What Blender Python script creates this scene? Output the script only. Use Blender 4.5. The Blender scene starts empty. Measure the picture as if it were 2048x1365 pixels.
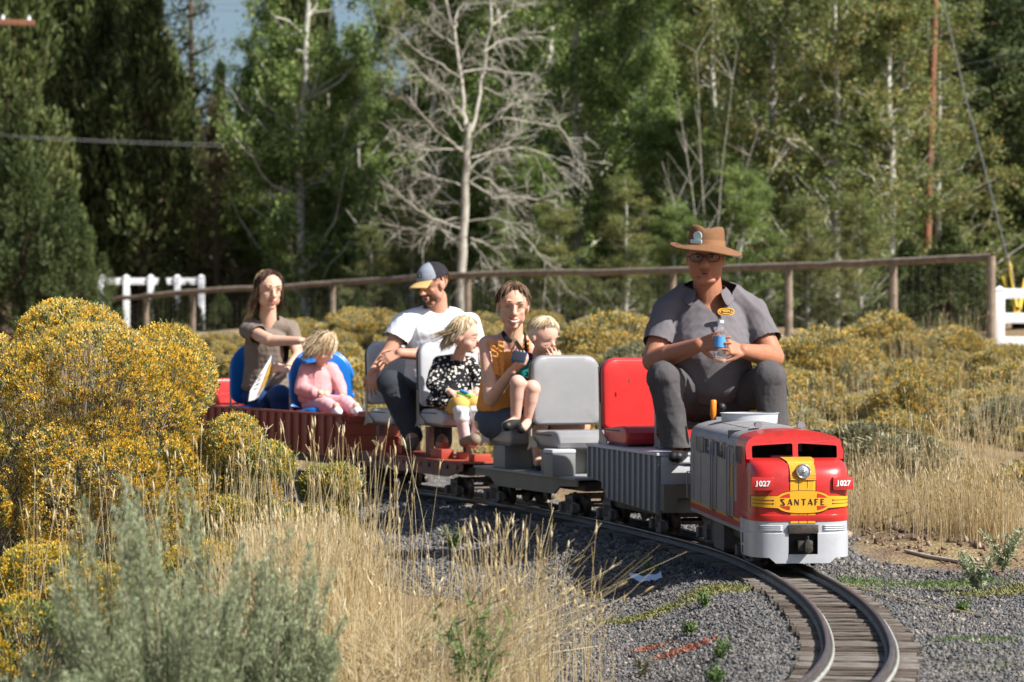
import bpy, bmesh, math, random
import numpy as np
from mathutils import Vector, Matrix, Euler, noise as mnoise

SC = bpy.context.scene
COL = SC.collection
R = math.radians
F = 5500.0      # focal length in photo pixels
HC = 1.03       # camera height above the ballast
HY = 650.0      # horizon row

# ---------------------------------------------------------------- camera
cam_d = bpy.data.cameras.new("camera")
cam = bpy.data.objects.new("camera", cam_d)
COL.objects.link(cam)
cam.location = (0, 0, HC)
cam.rotation_euler = (R(90), 0, 0)
cam_d.sensor_width = 36.0
cam_d.lens = F / 2048.0 * 36.0
cam_d.shift_y = -(682.5 - HY) / 2048.0
cam_d.clip_start = 0.1
cam_d.clip_end = 3000
cam_d.dof.use_dof = True
cam_d.dof.focus_distance = 11.2
cam_d.dof.aperture_fstop = 5.0
SC.camera = cam

# ---------------------------------------------------------------- light
SUN_AZ = 30.0     # degrees from +X (picture right) towards the camera
SUN_EL = 43.0
sdir = Vector((math.cos(R(SUN_EL)) * math.cos(R(SUN_AZ)), -math.cos(R(SUN_EL)) * math.sin(R(SUN_AZ)), math.sin(R(SUN_EL))))
sun_d = bpy.data.lights.new("sun", "SUN")
sun_d.energy = 5.0
sun_d.angle = R(0.5)
sun_d.color = (1.0, 0.97, 0.92)
sun = bpy.data.objects.new("sun", sun_d)
sun.rotation_euler = sdir.to_track_quat('Z', 'Y').to_euler()
COL.objects.link(sun)
world = bpy.data.worlds.new("World")
SC.world = world
world.use_nodes = True
wn = world.node_tree
wn.nodes.clear()
sky = wn.nodes.new("ShaderNodeTexSky")
sky.sky_type = 'NISHITA'
sky.sun_disc = False
sky.sun_elevation = R(SUN_EL)
sky.sun_rotation = math.atan2(sdir.x, sdir.y)
sky.air_density = 1.0
sky.dust_density = 2.5
sky.ozone_density = 3.5
bgn = wn.nodes.new("ShaderNodeBackground")
bgn.inputs[1].default_value = 0.07
outn = wn.nodes.new("ShaderNodeOutputWorld")
wn.links.new(sky.outputs[0], bgn.inputs[0])
wn.links.new(bgn.outputs[0], outn.inputs[0])
SC.view_settings.view_transform = 'Standard'
SC.view_settings.look = 'None'
SC.view_settings.exposure = 0.82
SC.view_settings.gamma = 1.0
SC.view_settings.use_curve_mapping = False
SC.cycles.max_bounces = 6
SC.cycles.diffuse_bounces = 3
SC.cycles.transparent_max_bounces = 8

# ---------------------------------------------------------------- helpers
rng = np.random.default_rng(7)


def at(px, py, d):
    return Vector(((px - 1024) * d / F, d, HC - (py - HY) * d / F))


def xat(px, d):
    return (px - 1024) * d / F


def tag(o, label=None, cat=None, group=None, kind=None):
    if label: o['label'] = label
    if cat: o['category'] = cat
    if group: o['group'] = group
    if kind: o['kind'] = kind
    return o


def empty(name, loc=(0, 0, 0), rz=0.0, parent=None):
    o = bpy.data.objects.new(name, None)
    o.empty_display_size = 0.1
    o.location = loc
    o.rotation_euler = (0, 0, rz)
    COL.objects.link(o)
    if parent: o.parent = parent
    return o


def link(name, me, parent=None, loc=None, rot=None, scale=None):
    o = bpy.data.objects.new(name, me)
    COL.objects.link(o)
    if parent: o.parent = parent
    if loc is not None: o.location = loc
    if rot is not None: o.rotation_euler = rot
    if scale is not None: o.scale = scale
    return o


def mesh_np(name, V, Fc, mats=None, smooth=False, midx=None):
    V = np.ascontiguousarray(V, dtype=np.float32)
    Fc = np.ascontiguousarray(Fc, dtype=np.int32)
    me = bpy.data.meshes.new(name)
    n, k = Fc.shape
    me.vertices.add(len(V))
    me.vertices.foreach_set("co", V.ravel())
    me.loops.add(n * k)
    me.loops.foreach_set("vertex_index", Fc.ravel())
    me.polygons.add(n)
    me.polygons.foreach_set("loop_start", np.arange(0, n * k, k, dtype=np.int32))
    me.polygons.foreach_set("loop_total", np.full(n, k, dtype=np.int32))
    if smooth:
        me.polygons.foreach_set("use_smooth", np.ones(n, dtype=bool))
    if mats is not None:
        for m in (mats if isinstance(mats, (list, tuple)) else [mats]):
            me.materials.append(m)
    if midx is not None:
        me.polygons.foreach_set("material_index", np.asarray(midx, dtype=np.int32))
    me.update(calc_edges=True)
    return me


def unit(a):
    return a / np.maximum(np.linalg.norm(a, axis=-1, keepdims=True), 1e-9)


def tubes_np(P, Rd, S=5, caps=False):
    """P (T,K,3) polylines, Rd (T,K) radii -> verts, quads"""
    P = np.asarray(P, float); Rd = np.asarray(Rd, float)
    T, K, _ = P.shape
    tan = np.empty_like(P)
    tan[:, 1:-1] = P[:, 2:] - P[:, :-2]
    tan[:, 0] = P[:, 1] - P[:, 0]
    tan[:, -1] = P[:, -1] - P[:, -2]
    tan = unit(tan)
    ref = np.zeros_like(P); ref[..., 0] = 0.36; ref[..., 1] = 0.93; ref[..., 2] = 0.05
    a = unit(np.cross(tan, ref)); b = np.cross(tan, a)
    ang = np.arange(S) * 2 * np.pi / S
    V = P[:, :, None, :] + Rd[:, :, None, None] * (a[:, :, None, :] * np.cos(ang)[None, None, :, None] + b[:, :, None, :] * np.sin(ang)[None, None, :, None])
    idx = np.arange(T * K * S).reshape(T, K, S)
    q = np.stack([idx[:, :-1, :], np.roll(idx[:, :-1, :], -1, 2), np.roll(idx[:, 1:, :], -1, 2), idx[:, 1:, :]], -1).reshape(-1, 4)
    return V.reshape(-1, 3), q


def merge_np(parts):
    Vs, Fs, off = [], [], 0
    for V, Fq in parts:
        Vs.append(V); Fs.append(Fq + off); off += len(V)
    return np.concatenate(Vs), np.concatenate(Fs)


def cards_np(C, D, L, W, g, curl=0.0):
    """blades: centre-base C (N,3), direction D, length L, width W -> quads tapered"""
    N = len(C)
    D = unit(D)
    s = unit(np.cross(D, g.normal(size=(N, 3))))
    L = np.broadcast_to(L, (N,))[:, None]; W = np.broadcast_to(W, (N,))[:, None]
    V = np.stack([C - s * W * .35, C + s * W * .35, C + D * L + s * W * .5, C + D * L - s * W * .5], 1)
    return V.reshape(-1, 3), np.arange(N * 4).reshape(N, 4)


def cards3_np(C, D, L, W, g):
    """the same blades as single pointed triangles"""
    N = len(C)
    D = unit(D)
    s = unit(np.cross(D, g.normal(size=(N, 3))))
    L = np.broadcast_to(L, (N,))[:, None]; W = np.broadcast_to(W, (N,))[:, None]
    V = np.stack([C, C + D * L + s * W * .85, C + D * L * .92 - s * W * .85], 1)
    return V.reshape(-1, 3), np.arange(N * 3).reshape(N, 3)


def leaves_np(C, size, g, updir=0.3):
    """random rhomb leaves"""
    N = len(C)
    a = g.normal(size=(N, 3)); a[:, 2] -= updir; a = unit(a)
    b = unit(np.cross(a, g.normal(size=(N, 3))))
    sz = np.broadcast_to(size, (N,))[:, None]
    V = np.stack([C, C + a * sz * .5 + b * sz * .38, C + a * sz, C + a * sz * .5 - b * sz * .38], 1)
    return V.reshape(-1, 3), np.arange(N * 4).reshape(N, 4)


# ---------------------------------------------------------------- materials
MATS = {}


def mat(name, col, rough=0.6, metal=0.0, var=0.12, scale=12.0, bump=0.0, bscale=60.0, spec=0.5, dirt=None, dirt_amt=0.0, dirt_scale=6.0, coat=0.0, stretch=None, sss=0.0, trans=0.0, alpha=1.0, ior=1.45):
    if name in MATS: return MATS[name]
    m = bpy.data.materials.new(name); MATS[name] = m
    m.use_nodes = True
    nt = m.node_tree; N = nt.nodes; Lk = nt.links
    b = N["Principled BSDF"]
    b.inputs["Roughness"].default_value = rough
    b.inputs["Metallic"].default_value = metal
    b.inputs["Specular IOR Level"].default_value = spec
    b.inputs["IOR"].default_value = ior
    if coat: b.inputs["Coat Weight"].default_value = coat; b.inputs["Coat Roughness"].default_value = 0.12
    if trans: b.inputs["Transmission Weight"].default_value = trans
    if alpha < 1: b.inputs["Alpha"].default_value = alpha
    if sss:
        b.inputs["Subsurface Weight"].default_value = sss
        b.inputs["Subsurface Radius"].default_value = (0.012, 0.004, 0.002)
        b.inputs["Subsurface Scale"].default_value = 1.0
    tc = N.new("ShaderNodeTexCoord")
    vec = tc.outputs["Object"]
    if stretch:
        mp = N.new("ShaderNodeMapping"); mp.inputs["Scale"].default_value = stretch
        Lk.new(vec, mp.inputs[0]); vec = mp.outputs[0]
    nz = N.new("ShaderNodeTexNoise"); nz.inputs["Scale"].default_value = scale; nz.inputs["Detail"].default_value = 5; nz.inputs["Roughness"].default_value = 0.62
    Lk.new(vec, nz.inputs["Vector"])
    rp = N.new("ShaderNodeMapRange"); rp.inputs[1].default_value = 0.3; rp.inputs[2].default_value = 0.7
    rp.inputs[3].default_value = 1 - var; rp.inputs[4].default_value = 1 + var
    Lk.new(nz.outputs["Fac"], rp.inputs[0])
    mx = N.new("ShaderNodeVectorMath"); mx.operation = 'MULTIPLY'
    mx.inputs[0].default_value = col[:3]
    Lk.new(rp.outputs[0], mx.inputs[1])
    outc = mx.outputs[0]
    if dirt is not None:
        n2 = N.new("ShaderNodeTexNoise"); n2.inputs["Scale"].default_value = dirt_scale; n2.inputs["Detail"].default_value = 7; n2.inputs["Roughness"].default_value = 0.7
        Lk.new(tc.outputs["Object"], n2.inputs["Vector"])
        r2 = N.new("ShaderNodeMapRange"); r2.inputs[1].default_value = 0.45; r2.inputs[2].default_value = 0.72; r2.inputs[4].default_value = dirt_amt
        Lk.new(n2.outputs["Fac"], r2.inputs[0])
        mm = N.new("ShaderNodeMix"); mm.data_type = 'RGBA'
        Lk.new(r2.outputs[0], mm.inputs[0]); Lk.new(outc, mm.inputs[6]); mm.inputs[7].default_value = (*dirt[:3], 1)
        outc = mm.outputs[2]
    Lk.new(outc, b.inputs["Base Color"])
    if bump:
        nb = N.new("ShaderNodeTexNoise"); nb.inputs["Scale"].default_value = bscale; nb.inputs["Detail"].default_value = 4
        Lk.new(vec, nb.inputs["Vector"])
        bp = N.new("ShaderNodeBump"); bp.inputs["Strength"].default_value = bump; bp.inputs["Distance"].default_value = 0.01
        Lk.new(nb.outputs["Fac"], bp.inputs["Height"]); Lk.new(bp.outputs[0], b.inputs["Normal"])
    return m


def leafmat(name, stops, transl=0.3, nscale=3.0, rough=0.6, namt=0.5):
    """colour per leaf from a ramp, shifted by a slow noise through the plant"""
    if name in MATS: return MATS[name]
    m = bpy.data.materials.new(name); MATS[name] = m
    m.use_nodes = True
    nt = m.node_tree; N = nt.nodes; Lk = nt.links
    N.clear()
    geo = N.new("ShaderNodeNewGeometry"); tc = N.new("ShaderNodeTexCoord")
    nz = N.new("ShaderNodeTexNoise"); nz.inputs["Scale"].default_value = nscale; nz.inputs["Detail"].default_value = 3
    Lk.new(tc.outputs["Object"], nz.inputs["Vector"])
    mr = N.new("ShaderNodeMapRange"); mr.inputs[1].default_value = 0.3; mr.inputs[2].default_value = 0.7; mr.inputs[3].default_value = -namt; mr.inputs[4].default_value = namt
    Lk.new(nz.outputs["Fac"], mr.inputs[0])
    ad = N.new("ShaderNodeMath"); ad.operation = 'ADD'; ad.use_clamp = True
    Lk.new(geo.outputs["Random Per Island"], ad.inputs[0]); Lk.new(mr.outputs[0], ad.inputs[1])
    cr = N.new("ShaderNodeValToRGB")
    e = cr.color_ramp.elements
    e[0].position = stops[0][0]; e[0].color = (*stops[0][1], 1)
    e[1].position = stops[-1][0]; e[1].color = (*stops[-1][1], 1)
    for p, c in stops[1:-1]:
        x = e.new(p); x.color = (*c, 1)
    Lk.new(ad.outputs[0], cr.inputs[0])
    pb = N.new("ShaderNodeBsdfPrincipled"); pb.inputs["Roughness"].default_value = rough; pb.inputs["Specular IOR Level"].default_value = 0.25
    Lk.new(cr.outputs[0], pb.inputs["Base Color"])
    out = N.new("ShaderNodeOutputMaterial")
    if transl > 0:
        tr = N.new("ShaderNodeBsdfTranslucent"); Lk.new(cr.outputs[0], tr.inputs[0])
        ms = N.new("ShaderNodeMixShader"); ms.inputs[0].default_value = transl
        Lk.new(pb.outputs[0], ms.inputs[1]); Lk.new(tr.outputs[0], ms.inputs[2]); Lk.new(ms.outputs[0], out.inputs[0])
    else:
        Lk.new(pb.outputs[0], out.inputs[0])
    return m


# ---------------------------------------------------------------- track line and terrain
TP = [(-3.0, 2.0), (-1.6, 3.5), (-.35, 5.0), (.30, 6.0), (.73, 7.0), (.895, 7.54), (1.03, 8.1), (1.10, 8.68), (1.155, 9.45), (1.16, 10.24), (1.125, 10.9), (1.065, 11.6), (.965, 12.22),
      (.86, 12.65), (.605, 13.66), (.165, 15.0), (-.38, 16.3), (-.88, 17.3), (-1.5, 18.5), (-2.35, 20.0), (-3.6, 22.0), (-5.2, 24.2), (-8, 27.5)]
_tx = np.array([p[0] for p in TP]); _td = np.array([p[1] for p in TP])
_dd = np.linspace(_td[0], _td[-1], 1400)
_xx = np.interp(_dd, _td, _tx)
_k = np.exp(-0.5 * (np.arange(-40, 41) / 17.0) ** 2); _k /= _k.sum()
_xx = np.convolve(np.pad(_xx, 40, mode='edge'), _k, mode='valid')
_seg = np.hypot(np.diff(_xx), np.diff(_dd)); _arc = np.concatenate([[0], np.cumsum(_seg)])


def track_at_arc(s):
    x = np.interp(s, _arc, _xx); d = np.interp(s, _arc, _dd)
    x2 = np.interp(s + .05, _arc, _xx); d2 = np.interp(s + .05, _arc, _dd)
    return x, d, math.atan2(-(x2 - x), d2 - d)


def track_x(d):
    return np.interp(d, _dd, _xx)


def arc_of_d(d):
    return float(np.interp(d, _dd, _arc))


_px = _xx[::8]; _pd = _dd[::8]


def track_dist(X, D):
    """signed distance to the track (positive = picture right)"""
    X = np.asarray(X, float); D = np.asarray(D, float)
    shp = X.shape
    x = X.ravel(); d = D.ravel()
    out = np.empty(len(x))
    for i in range(0, len(x), 20000):
        dx = x[i:i + 20000, None] - _px[None]; dd = d[i:i + 20000, None] - _pd[None]
        q = dx * dx + dd * dd
        out[i:i + 20000] = np.sqrt(q.min(1))
    sgn = np.where(x > np.interp(d, _dd, _xx), 1, -1)
    return (out * sgn).reshape(shp)


def sstep(a, b, x):
    t = np.clip((x - a) / (b - a), 0, 1)
    return t * t * (3 - 2 * t)


_g2 = np.random.default_rng(3)
_wv = [( _g2.normal(size=2) * f, _g2.uniform(0, 6.28), a) for f, a in
       [(0.25, .10), (0.5, .06), (.9, .03), (1.3, .022), (2.4, .014), (4, .009), (5.2, .008), (8, .005), (11, .004), (15, .003), (21, .0022), (30, .0018)]]


def wob(X, D):
    r = 0
    for k, ph, a in _wv:
        r = r + a * np.sin(k[0] * X + k[1] * D + ph + 1.7 * np.sin(.37 * k[1] * X - .41 * k[0] * D + ph))
    return r


def ground_z(X, D):
    X = np.asarray(X, float); D = np.asarray(D, float)
    td = track_dist(X, D)
    rise = .78 * sstep(15, 37, D) * sstep(-60, 8, D)
    side = np.clip(np.abs(td) - .30, 0, 1.0)
    left = -.11 * sstep(.30, .75, -td) - .03 * sstep(.8, 2.2, -td)
    right = .07 * sstep(.55, 1.2, td) - .05 * sstep(1.2, 2.5, td) * (D < 14)
    w = wob(X, D) * (sstep(.26, 1.6, np.abs(td)) * .8 + .06) * (.35 + .65 * sstep(1, 3, np.abs(td)))
    z = rise * sstep(.6, 4.0, np.abs(td)) + left + right + w - .004
    return z


def gz(x, d):
    return float(ground_z(np.array([x]), np.array([d]))[0])
# ================================================================ THE GROUND
def grid_axis(a, b, c, d, fine, grow):
    core = list(np.arange(b, c + 1e-6, fine))
    lo, st = [], fine
    x = b
    while x > a:
        st *= grow; x -= st; lo.append(x)
    hi, st = [], fine
    x = c
    while x < d:
        st *= grow; x += st; hi.append(x)
    return np.array(lo[::-1] + core + hi)


gx = grid_axis(-420, -2.2, 3.0, 420, .042, 1.09)
gy = grid_axis(-60, 6.6, 17.5, 900, .052, 1.07)
GX, GY = np.meshgrid(gx, gy)
GZ = ground_z(GX, GY)
GZ = GZ + 1.6 * sstep(90, 300, GY)
V = np.stack([GX, GY, GZ], -1).reshape(-1, 3)
ii = np.arange(len(gy) * len(gx)).reshape(len(gy), len(gx))
Q = np.stack([ii[:-1, :-1], ii[:-1, 1:], ii[1:, 1:], ii[1:, :-1]], -1).reshape(-1, 4)
gm = bpy.data.materials.new("ground_earth"); gm.use_nodes = True
me = mesh_np("ground", V, Q, gm, smooth=True)
TD = track_dist(GX, GY)
wl = wob(GX * 2.1, GY * 2.1) * 2.2
edgeL = 1.45 - .25 * sstep(9, 13, GY) + .1 * sstep(13, 18, GY)
mask_g = np.where(TD < 0, 1 - sstep(edgeL - .25, edgeL + .25, -TD + wl), 1 - sstep(.75, 1.05, TD + wl - 1.2 * (1 - sstep(9.3, 11.2, GY))))
at_ = me.attributes.new("gravel", 'FLOAT', 'POINT'); at_.data.foreach_set("value", mask_g.ravel().astype(np.float32))
mask_m = np.clip(1 - np.abs(np.abs(TD) - .42) / .22, 0, 1)
at_ = me.attributes.new("moss", 'FLOAT', 'POINT'); at_.data.foreach_set("value", mask_m.ravel().astype(np.float32))
ground = tag(link("ground", me), kind='structure')
nt = gm.node_tree; N = nt.nodes; Lk = nt.links; pb = N["Principled BSDF"]; pb.inputs["Roughness"].default_value = .95; pb.inputs["Specular IOR Level"].default_value = .15
tc = N.new("ShaderNodeTexCoord")


def noise_node(scale, detail=5, rough=.6, dist=0):
    n = N.new("ShaderNodeTexNoise"); n.inputs["Scale"].default_value = scale; n.inputs["Detail"].default_value = detail; n.inputs["Roughness"].default_value = rough; n.inputs["Distortion"].default_value = dist
    Lk.new(tc.outputs["Object"], n.inputs["Vector"]); return n


def ramp(src, stops):
    c = N.new("ShaderNodeValToRGB"); e = c.color_ramp.elements
    e[0].position = stops[0][0]; e[0].color = (*stops[0][1], 1); e[1].position = stops[-1][0]; e[1].color = (*stops[-1][1], 1)
    for p, cc in stops[1:-1]:
        x = e.new(p); x.color = (*cc, 1)
    Lk.new(src, c.inputs[0]); return c


def mixn(f, a, b, mode='MIX'):
    m = N.new("ShaderNodeMix"); m.data_type = 'RGBA'; m.blend_type = mode
    if isinstance(f, float): m.inputs[0].default_value = f
    else: Lk.new(f, m.inputs[0])
    for k, v in ((6, a), (7, b)):
        if isinstance(v, tuple): m.inputs[k].default_value = (*v, 1)
        else: Lk.new(v, m.inputs[k])
    return m.outputs[2]


n1 = noise_node(2.2, 8, .7); n2 = noise_node(38, 6, .75); n3 = noise_node(9, 6, .7)
soil = ramp(n3.outputs[0], [(.3, (.12, .075, .045)), (.5, (.20, .135, .085)), (.7, (.30, .22, .14))])
straw = ramp(n2.outputs[0], [(.35, (.13, .09, .05)), (.5, (.30, .22, .11)), (.66, (.44, .35, .2))])
sm = ramp(n1.outputs[0], [(.42, (0, 0, 0)), (.58, (1, 1, 1))])
soilc = mixn(sm.outputs[0], soil.outputs[0], straw.outputs[0])
vor = N.new("ShaderNodeTexVoronoi"); vor.inputs["Scale"].default_value = 62; Lk.new(tc.outputs["Object"], vor.inputs["Vector"])
sep = N.new("ShaderNodeSeparateColor"); Lk.new(vor.outputs["Color"], sep.inputs[0])
grv = ramp(sep.outputs[0], [(0, (.05, .05, .052)), (.4, (.12, .12, .125)), (.75, (.20, .195, .19)), (.95, (.36, .31, .26))])
atg = N.new("ShaderNodeAttribute"); atg.attribute_name = "gravel"
c1 = mixn(atg.outputs["Fac"], soilc, grv.outputs[0])
atm = N.new("ShaderNodeAttribute"); atm.attribute_name = "moss"
nm = noise_node(1.7, 6, .65)
mr = N.new("ShaderNodeMapRange"); mr.inputs[1].default_value = .54; mr.inputs[2].default_value = .66; Lk.new(nm.outputs[0], mr.inputs[0])
mm = N.new("ShaderNodeMath"); mm.operation = 'MULTIPLY'; Lk.new(mr.outputs[0], mm.inputs[0]); Lk.new(atm.outputs["Fac"], mm.inputs[1])
c2 = mixn(mm.outputs[0], c1, (.13, .145, .05))
Lk.new(c2, pb.inputs["Base Color"])
bp = N.new("ShaderNodeBump"); bp.inputs["Strength"].default_value = .9; bp.inputs["Distance"].default_value = .012
sb = N.new("ShaderNodeMath"); sb.operation = 'SUBTRACT'; sb.inputs[0].default_value = 1; Lk.new(vor.outputs["Distance"], sb.inputs[1])
ad = N.new("ShaderNodeMath"); ad.operation = 'ADD'; Lk.new(sb.outputs[0], ad.inputs[0]); Lk.new(n2.outputs[0], ad.inputs[1])
Lk.new(ad.outputs[0], bp.inputs["Height"]); Lk.new(bp.outputs[0], pb.inputs["Normal"])

# loose ballast stones: real geometry, one object
g = np.random.default_rng(11)


def stones(n, xr, dr, rmin, rmax, keep, dens_fn=None):
    X = g.uniform(*xr, n); D = g.uniform(*dr, n)
    px = 1024 + F * X / D
    td = track_dist(X, D)
    ok = keep(X, D, td, px)
    X, D, td = X[ok], D[ok], td[ok]
    r = g.uniform(rmin, rmax, len(X)) * (1 + .8 * sstep(10.5, 14, D)) * g.choice([1, 1, 1, 1.5, .7], len(X))
    Z = ground_z(X, D) + r * .25
    cube = np.array([[1, 0, 0], [0, 1, 0], [-1, 0, 0], [0, -1, 0], [.1, .1, 1], [-.1, 0, -1]], float) * .95
    n = len(X)
    Vc = cube[None] + g.normal(size=(n, 6, 3)) * .26
    Vc *= (r[:, None] * g.uniform(.6, 1.25, (n, 3)))[:, None, :]
    ax = unit(g.normal(size=(n, 3))); th = g.uniform(0, 6.28, n)[:, None, None]
    ax = ax[:, None, :]
    Vc = Vc * np.cos(th) + np.cross(np.broadcast_to(ax, Vc.shape), Vc) * np.sin(th) + ax * (Vc * ax).sum(-1, keepdims=True) * (1 - np.cos(th))
    Vc += np.stack([X, D, Z], -1)[:, None, :]
    fq = np.array([[0, 1, 4], [1, 2, 4], [2, 3, 4], [3, 0, 4], [1, 0, 5], [2, 1, 5], [3, 2, 5], [0, 3, 5]])
    return Vc.reshape(-1, 3), (np.arange(n)[:, None, None] * 6 + fq[None]).reshape(-1, 3)


def keep_near(X, D, td, px):
    wl = wob(X * 2.1, D * 2.1) * 2.2
    e = np.where(td < 0, 1.5 + 0 * D, .9 + 1.2 * (1 - sstep(9.3, 11.2, D)))
    thin = g.random(len(X)) < np.where(np.abs(td) < .2, .40, 1.0)
    return (px > 430) & (px < 2110) & (np.abs(td) + wl < e) & thin & (g.random(len(X)) < 1 - .6 * sstep(11.5, 14, D))


m_stone = leafmat("ballast_stone", [(0, (.045, .043, .042)), (.35, (.088, .085, .083)), (.75, (.142, .136, .130)), (.96, (.20, .18, .16)), (1, (.32, .26, .20))], transl=0, nscale=1.5, rough=.9, namt=.12)
SV, SF = stones(225000, (-2.2, 3.0), (6.9, 17.0), .0036, .0076, keep_near)
tag(link("ballast_gravel", mesh_np("ballast_gravel", SV, SF, m_stone)), "loose grey crushed stone bank beside and between the miniature rails", "gravel", kind='stuff')


def keep_dirt(X, D, td, px):
    return (px > 1500) & (px < 2110) & (td > .8) & (D > 9)


m_clod = leafmat("earth_clod", [(0, (.09, .055, .035)), (.6, (.2, .13, .085)), (1, (.34, .27, .2))], transl=0, nscale=2, rough=1, namt=.1)
SV, SF = stones(5200, (1.4, 3.6), (9.0, 17), .004, .013, keep_dirt)
tag(link("earth_clods", mesh_np("earth_clods", SV, SF, m_clod)), "crumbled brown earth and pebbles on the bare bank right of the track", "soil", kind='stuff')

# ================================================================ THE TRACK
track = tag(empty("railway_track", (float(track_x(10)), 10, 0)), "narrow miniature railway track curving away on closely set weathered sleepers", "railway track")
TL = track.location.copy()
m_rail = mat("rail_steel", (.19, .175, .17), rough=.38, metal=.75, var=.25, scale=9, dirt=(.16, .085, .05), dirt_amt=.7, dirt_scale=5, bump=.15)
m_spike = mat("galvanised_spike", (.22, .22, .2), rough=.6, metal=.3)
prof = [(-.0125, .0), (.0125, .0), (.0125, .003), (.003, .006), (.003, .020), (.0075, .023), (.0075, .029), (.005, .031), (-.005, .031), (-.0075, .029), (-.0075, .023), (-.003, .020), (-.003, .006), (-.0125, .003)]
GA = .098
s0, s1 = arc_of_d(3.2), arc_of_d(26)
RZ = .019
for sd in (-1, 1):
    ss = np.arange(s0, s1, .10)
    VV = []
    for s in ss:
        x, d, a = track_at_arc(s)
        for (u, w) in prof:
            uu = sd * GA + u
            VV.append((x + uu * math.cos(a) - TL.x, d + uu * math.sin(a) - TL.y, RZ + w))
    K = len(prof); n = len(ss)
    idx = np.arange(n * K).reshape(n, K)
    Qr = np.stack([idx[:-1], np.roll(idx[:-1], -1, 1), np.roll(idx[1:], -1, 1), idx[1:]], -1).reshape(-1, 4)
    link("rail", mesh_np("rail", VV, Qr, m_rail), track)
    # spikes on both sides of this rail, too small to pick apart
    bv = []
    cube = np.array([[-1, -1, 0], [1, -1, 0], [1, 1, 0], [-1, 1, 0], [-.8, -.8, 1], [.8, -.8, 1], [.8, .8, 1], [-.8, .8, 1]], float)
    for s in np.arange(arc_of_d(6.6), arc_of_d(15), .0335):
        x, d, a = track_at_arc(s)
        for q in (-1, 1):
            uu = sd * GA + q * .0165
            c = cube * np.array([.0052, .0048, .013 + .003 * random.random()])
            c = c + np.array([uu, 0, RZ])
            ca, sa = math.cos(a), math.sin(a)
            bv.append(np.stack([x + c[:, 0] * ca - c[:, 1] * sa - TL.x, d + c[:, 0] * sa + c[:, 1] * ca - TL.y, c[:, 2]], -1))
    fq = np.array([[4, 5, 6, 7], [0, 1, 5, 4], [1, 2, 6, 5], [2, 3, 7, 6], [3, 0, 4, 7]])
    nb = len(bv)
    o = link("rail_spikes", mesh_np("rail_spikes", np.concatenate(bv), (np.arange(nb)[:, None, None] * 8 + fq).reshape(-1, 4), m_spike), track)
    o['kind'] = 'stuff'

m_ties = []
for k, (c, dr) in enumerate([((.125, .10, .08), (.05, .04, .03)), ((.17, .145, .12), (.07, .055, .045)), ((.095, .072, .055), (.04, .03, .024)), ((.205, .18, .155), (.09, .07, .055))]):
    m_ties.append(mat(f"weathered_sleeper_{k}", c, rough=.95, var=.5, scale=22, stretch=(.35, 5, 5), dirt=dr, dirt_amt=.75, dirt_scale=14, bump=.8, bscale=30, spec=.15))
tie_me = []
for k in range(12):
    bm = bmesh.new()
    nx = 9
    L = .365 / 2; Wd = .0215 + .006 * random.random(); Ht = .045
    rows = []
    for i in range(nx):
        u = -L + 2 * L * i / (nx - 1)
        if i in (0, nx - 1): u += random.uniform(-.008, .008)
        j = [random.uniform(-.0016, .0016) for _ in range(4)]
        rows.append([bm.verts.new((u, -Wd + j[0], -Ht)), bm.verts.new((u, Wd + j[1], -Ht)), bm.verts.new((u, Wd + j[1], j[2])), bm.verts.new((u, -Wd + j[0], j[3]))])
    for i in range(nx - 1):
        for q in range(4):
            bm.faces.new((rows[i][q], rows[i][(q + 1) % 4], rows[i + 1][(q + 1) % 4], rows[i + 1][q]))
    bm.faces.new(rows[0][::-1]); bm.faces.new(rows[-1])
    me = bpy.data.meshes.new("sleeper"); bm.to_mesh(me); bm.free()
    me.materials.append(m_ties[k % 4]); tie_me.append(me)
s = arc_of_d(6.3); k = 0
while s < arc_of_d(22.5) and k < 298:
    x, d, a = track_at_arc(s)
    sh = random.gauss(0, .006)
    link("sleeper", random.choice(tie_me), track, (x + sh - TL.x, d - TL.y, .017 - random.random() * .006), (random.gauss(0, .012), random.gauss(0, .006), a + random.gauss(0, .012)))
    s += .060 + random.random() * .010 + (.045 if random.random() < .07 else 0); k += 1
# ================================================================ VEGETATION
gv = np.random.default_rng(21)
# ---- leaf materials
m_gold = leafmat("rabbitbrush_flower", [(0, (.66, .40, .045)), (.35, (.82, .52, .05)), (.72, (.88, .60, .09)), (.9, (.74, .56, .20)), (1, (.76, .66, .44))], transl=.42, nscale=2.6, namt=.30)
m_gold2 = leafmat("rabbitbrush_flower_yellow", [(0, (.58, .38, .04)), (.5, (.80, .53, .055)), (1, (.82, .63, .11))], transl=.42, nscale=3, namt=.3)
m_goldb = leafmat("rabbitbrush_flower_far", [(0, (.44, .37, .14)), (.3, (.70, .47, .08)), (.7, (.88, .55, .07)), (1, (.74, .58, .28))], transl=.40, nscale=1.5, namt=.35)
m_bleaf = leafmat("rabbitbrush_leaf", [(0, (.09, .12, .04)), (.6, (.18, .22, .07)), (1, (.28, .31, .13))], transl=.25)
m_bstem = leafmat("rabbitbrush_stem", [(0, (.13, .10, .06)), (.5, (.28, .22, .15)), (1, (.44, .40, .30))], transl=0)
m_sage = leafmat("sagebrush_leaf", [(0, (.16, .19, .10)), (.5, (.28, .32, .175)), (1, (.42, .45, .28))], transl=.22, nscale=5, namt=.3)
m_straw = leafmat("dry_grass", rough=.38, stops= [(0, (.46, .33, .15)), (.4, (.70, .55, .29)), (.8, (.80, .68, .43)), (1, (.85, .77, .57))], transl=.3, nscale=4, namt=.25)
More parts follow.
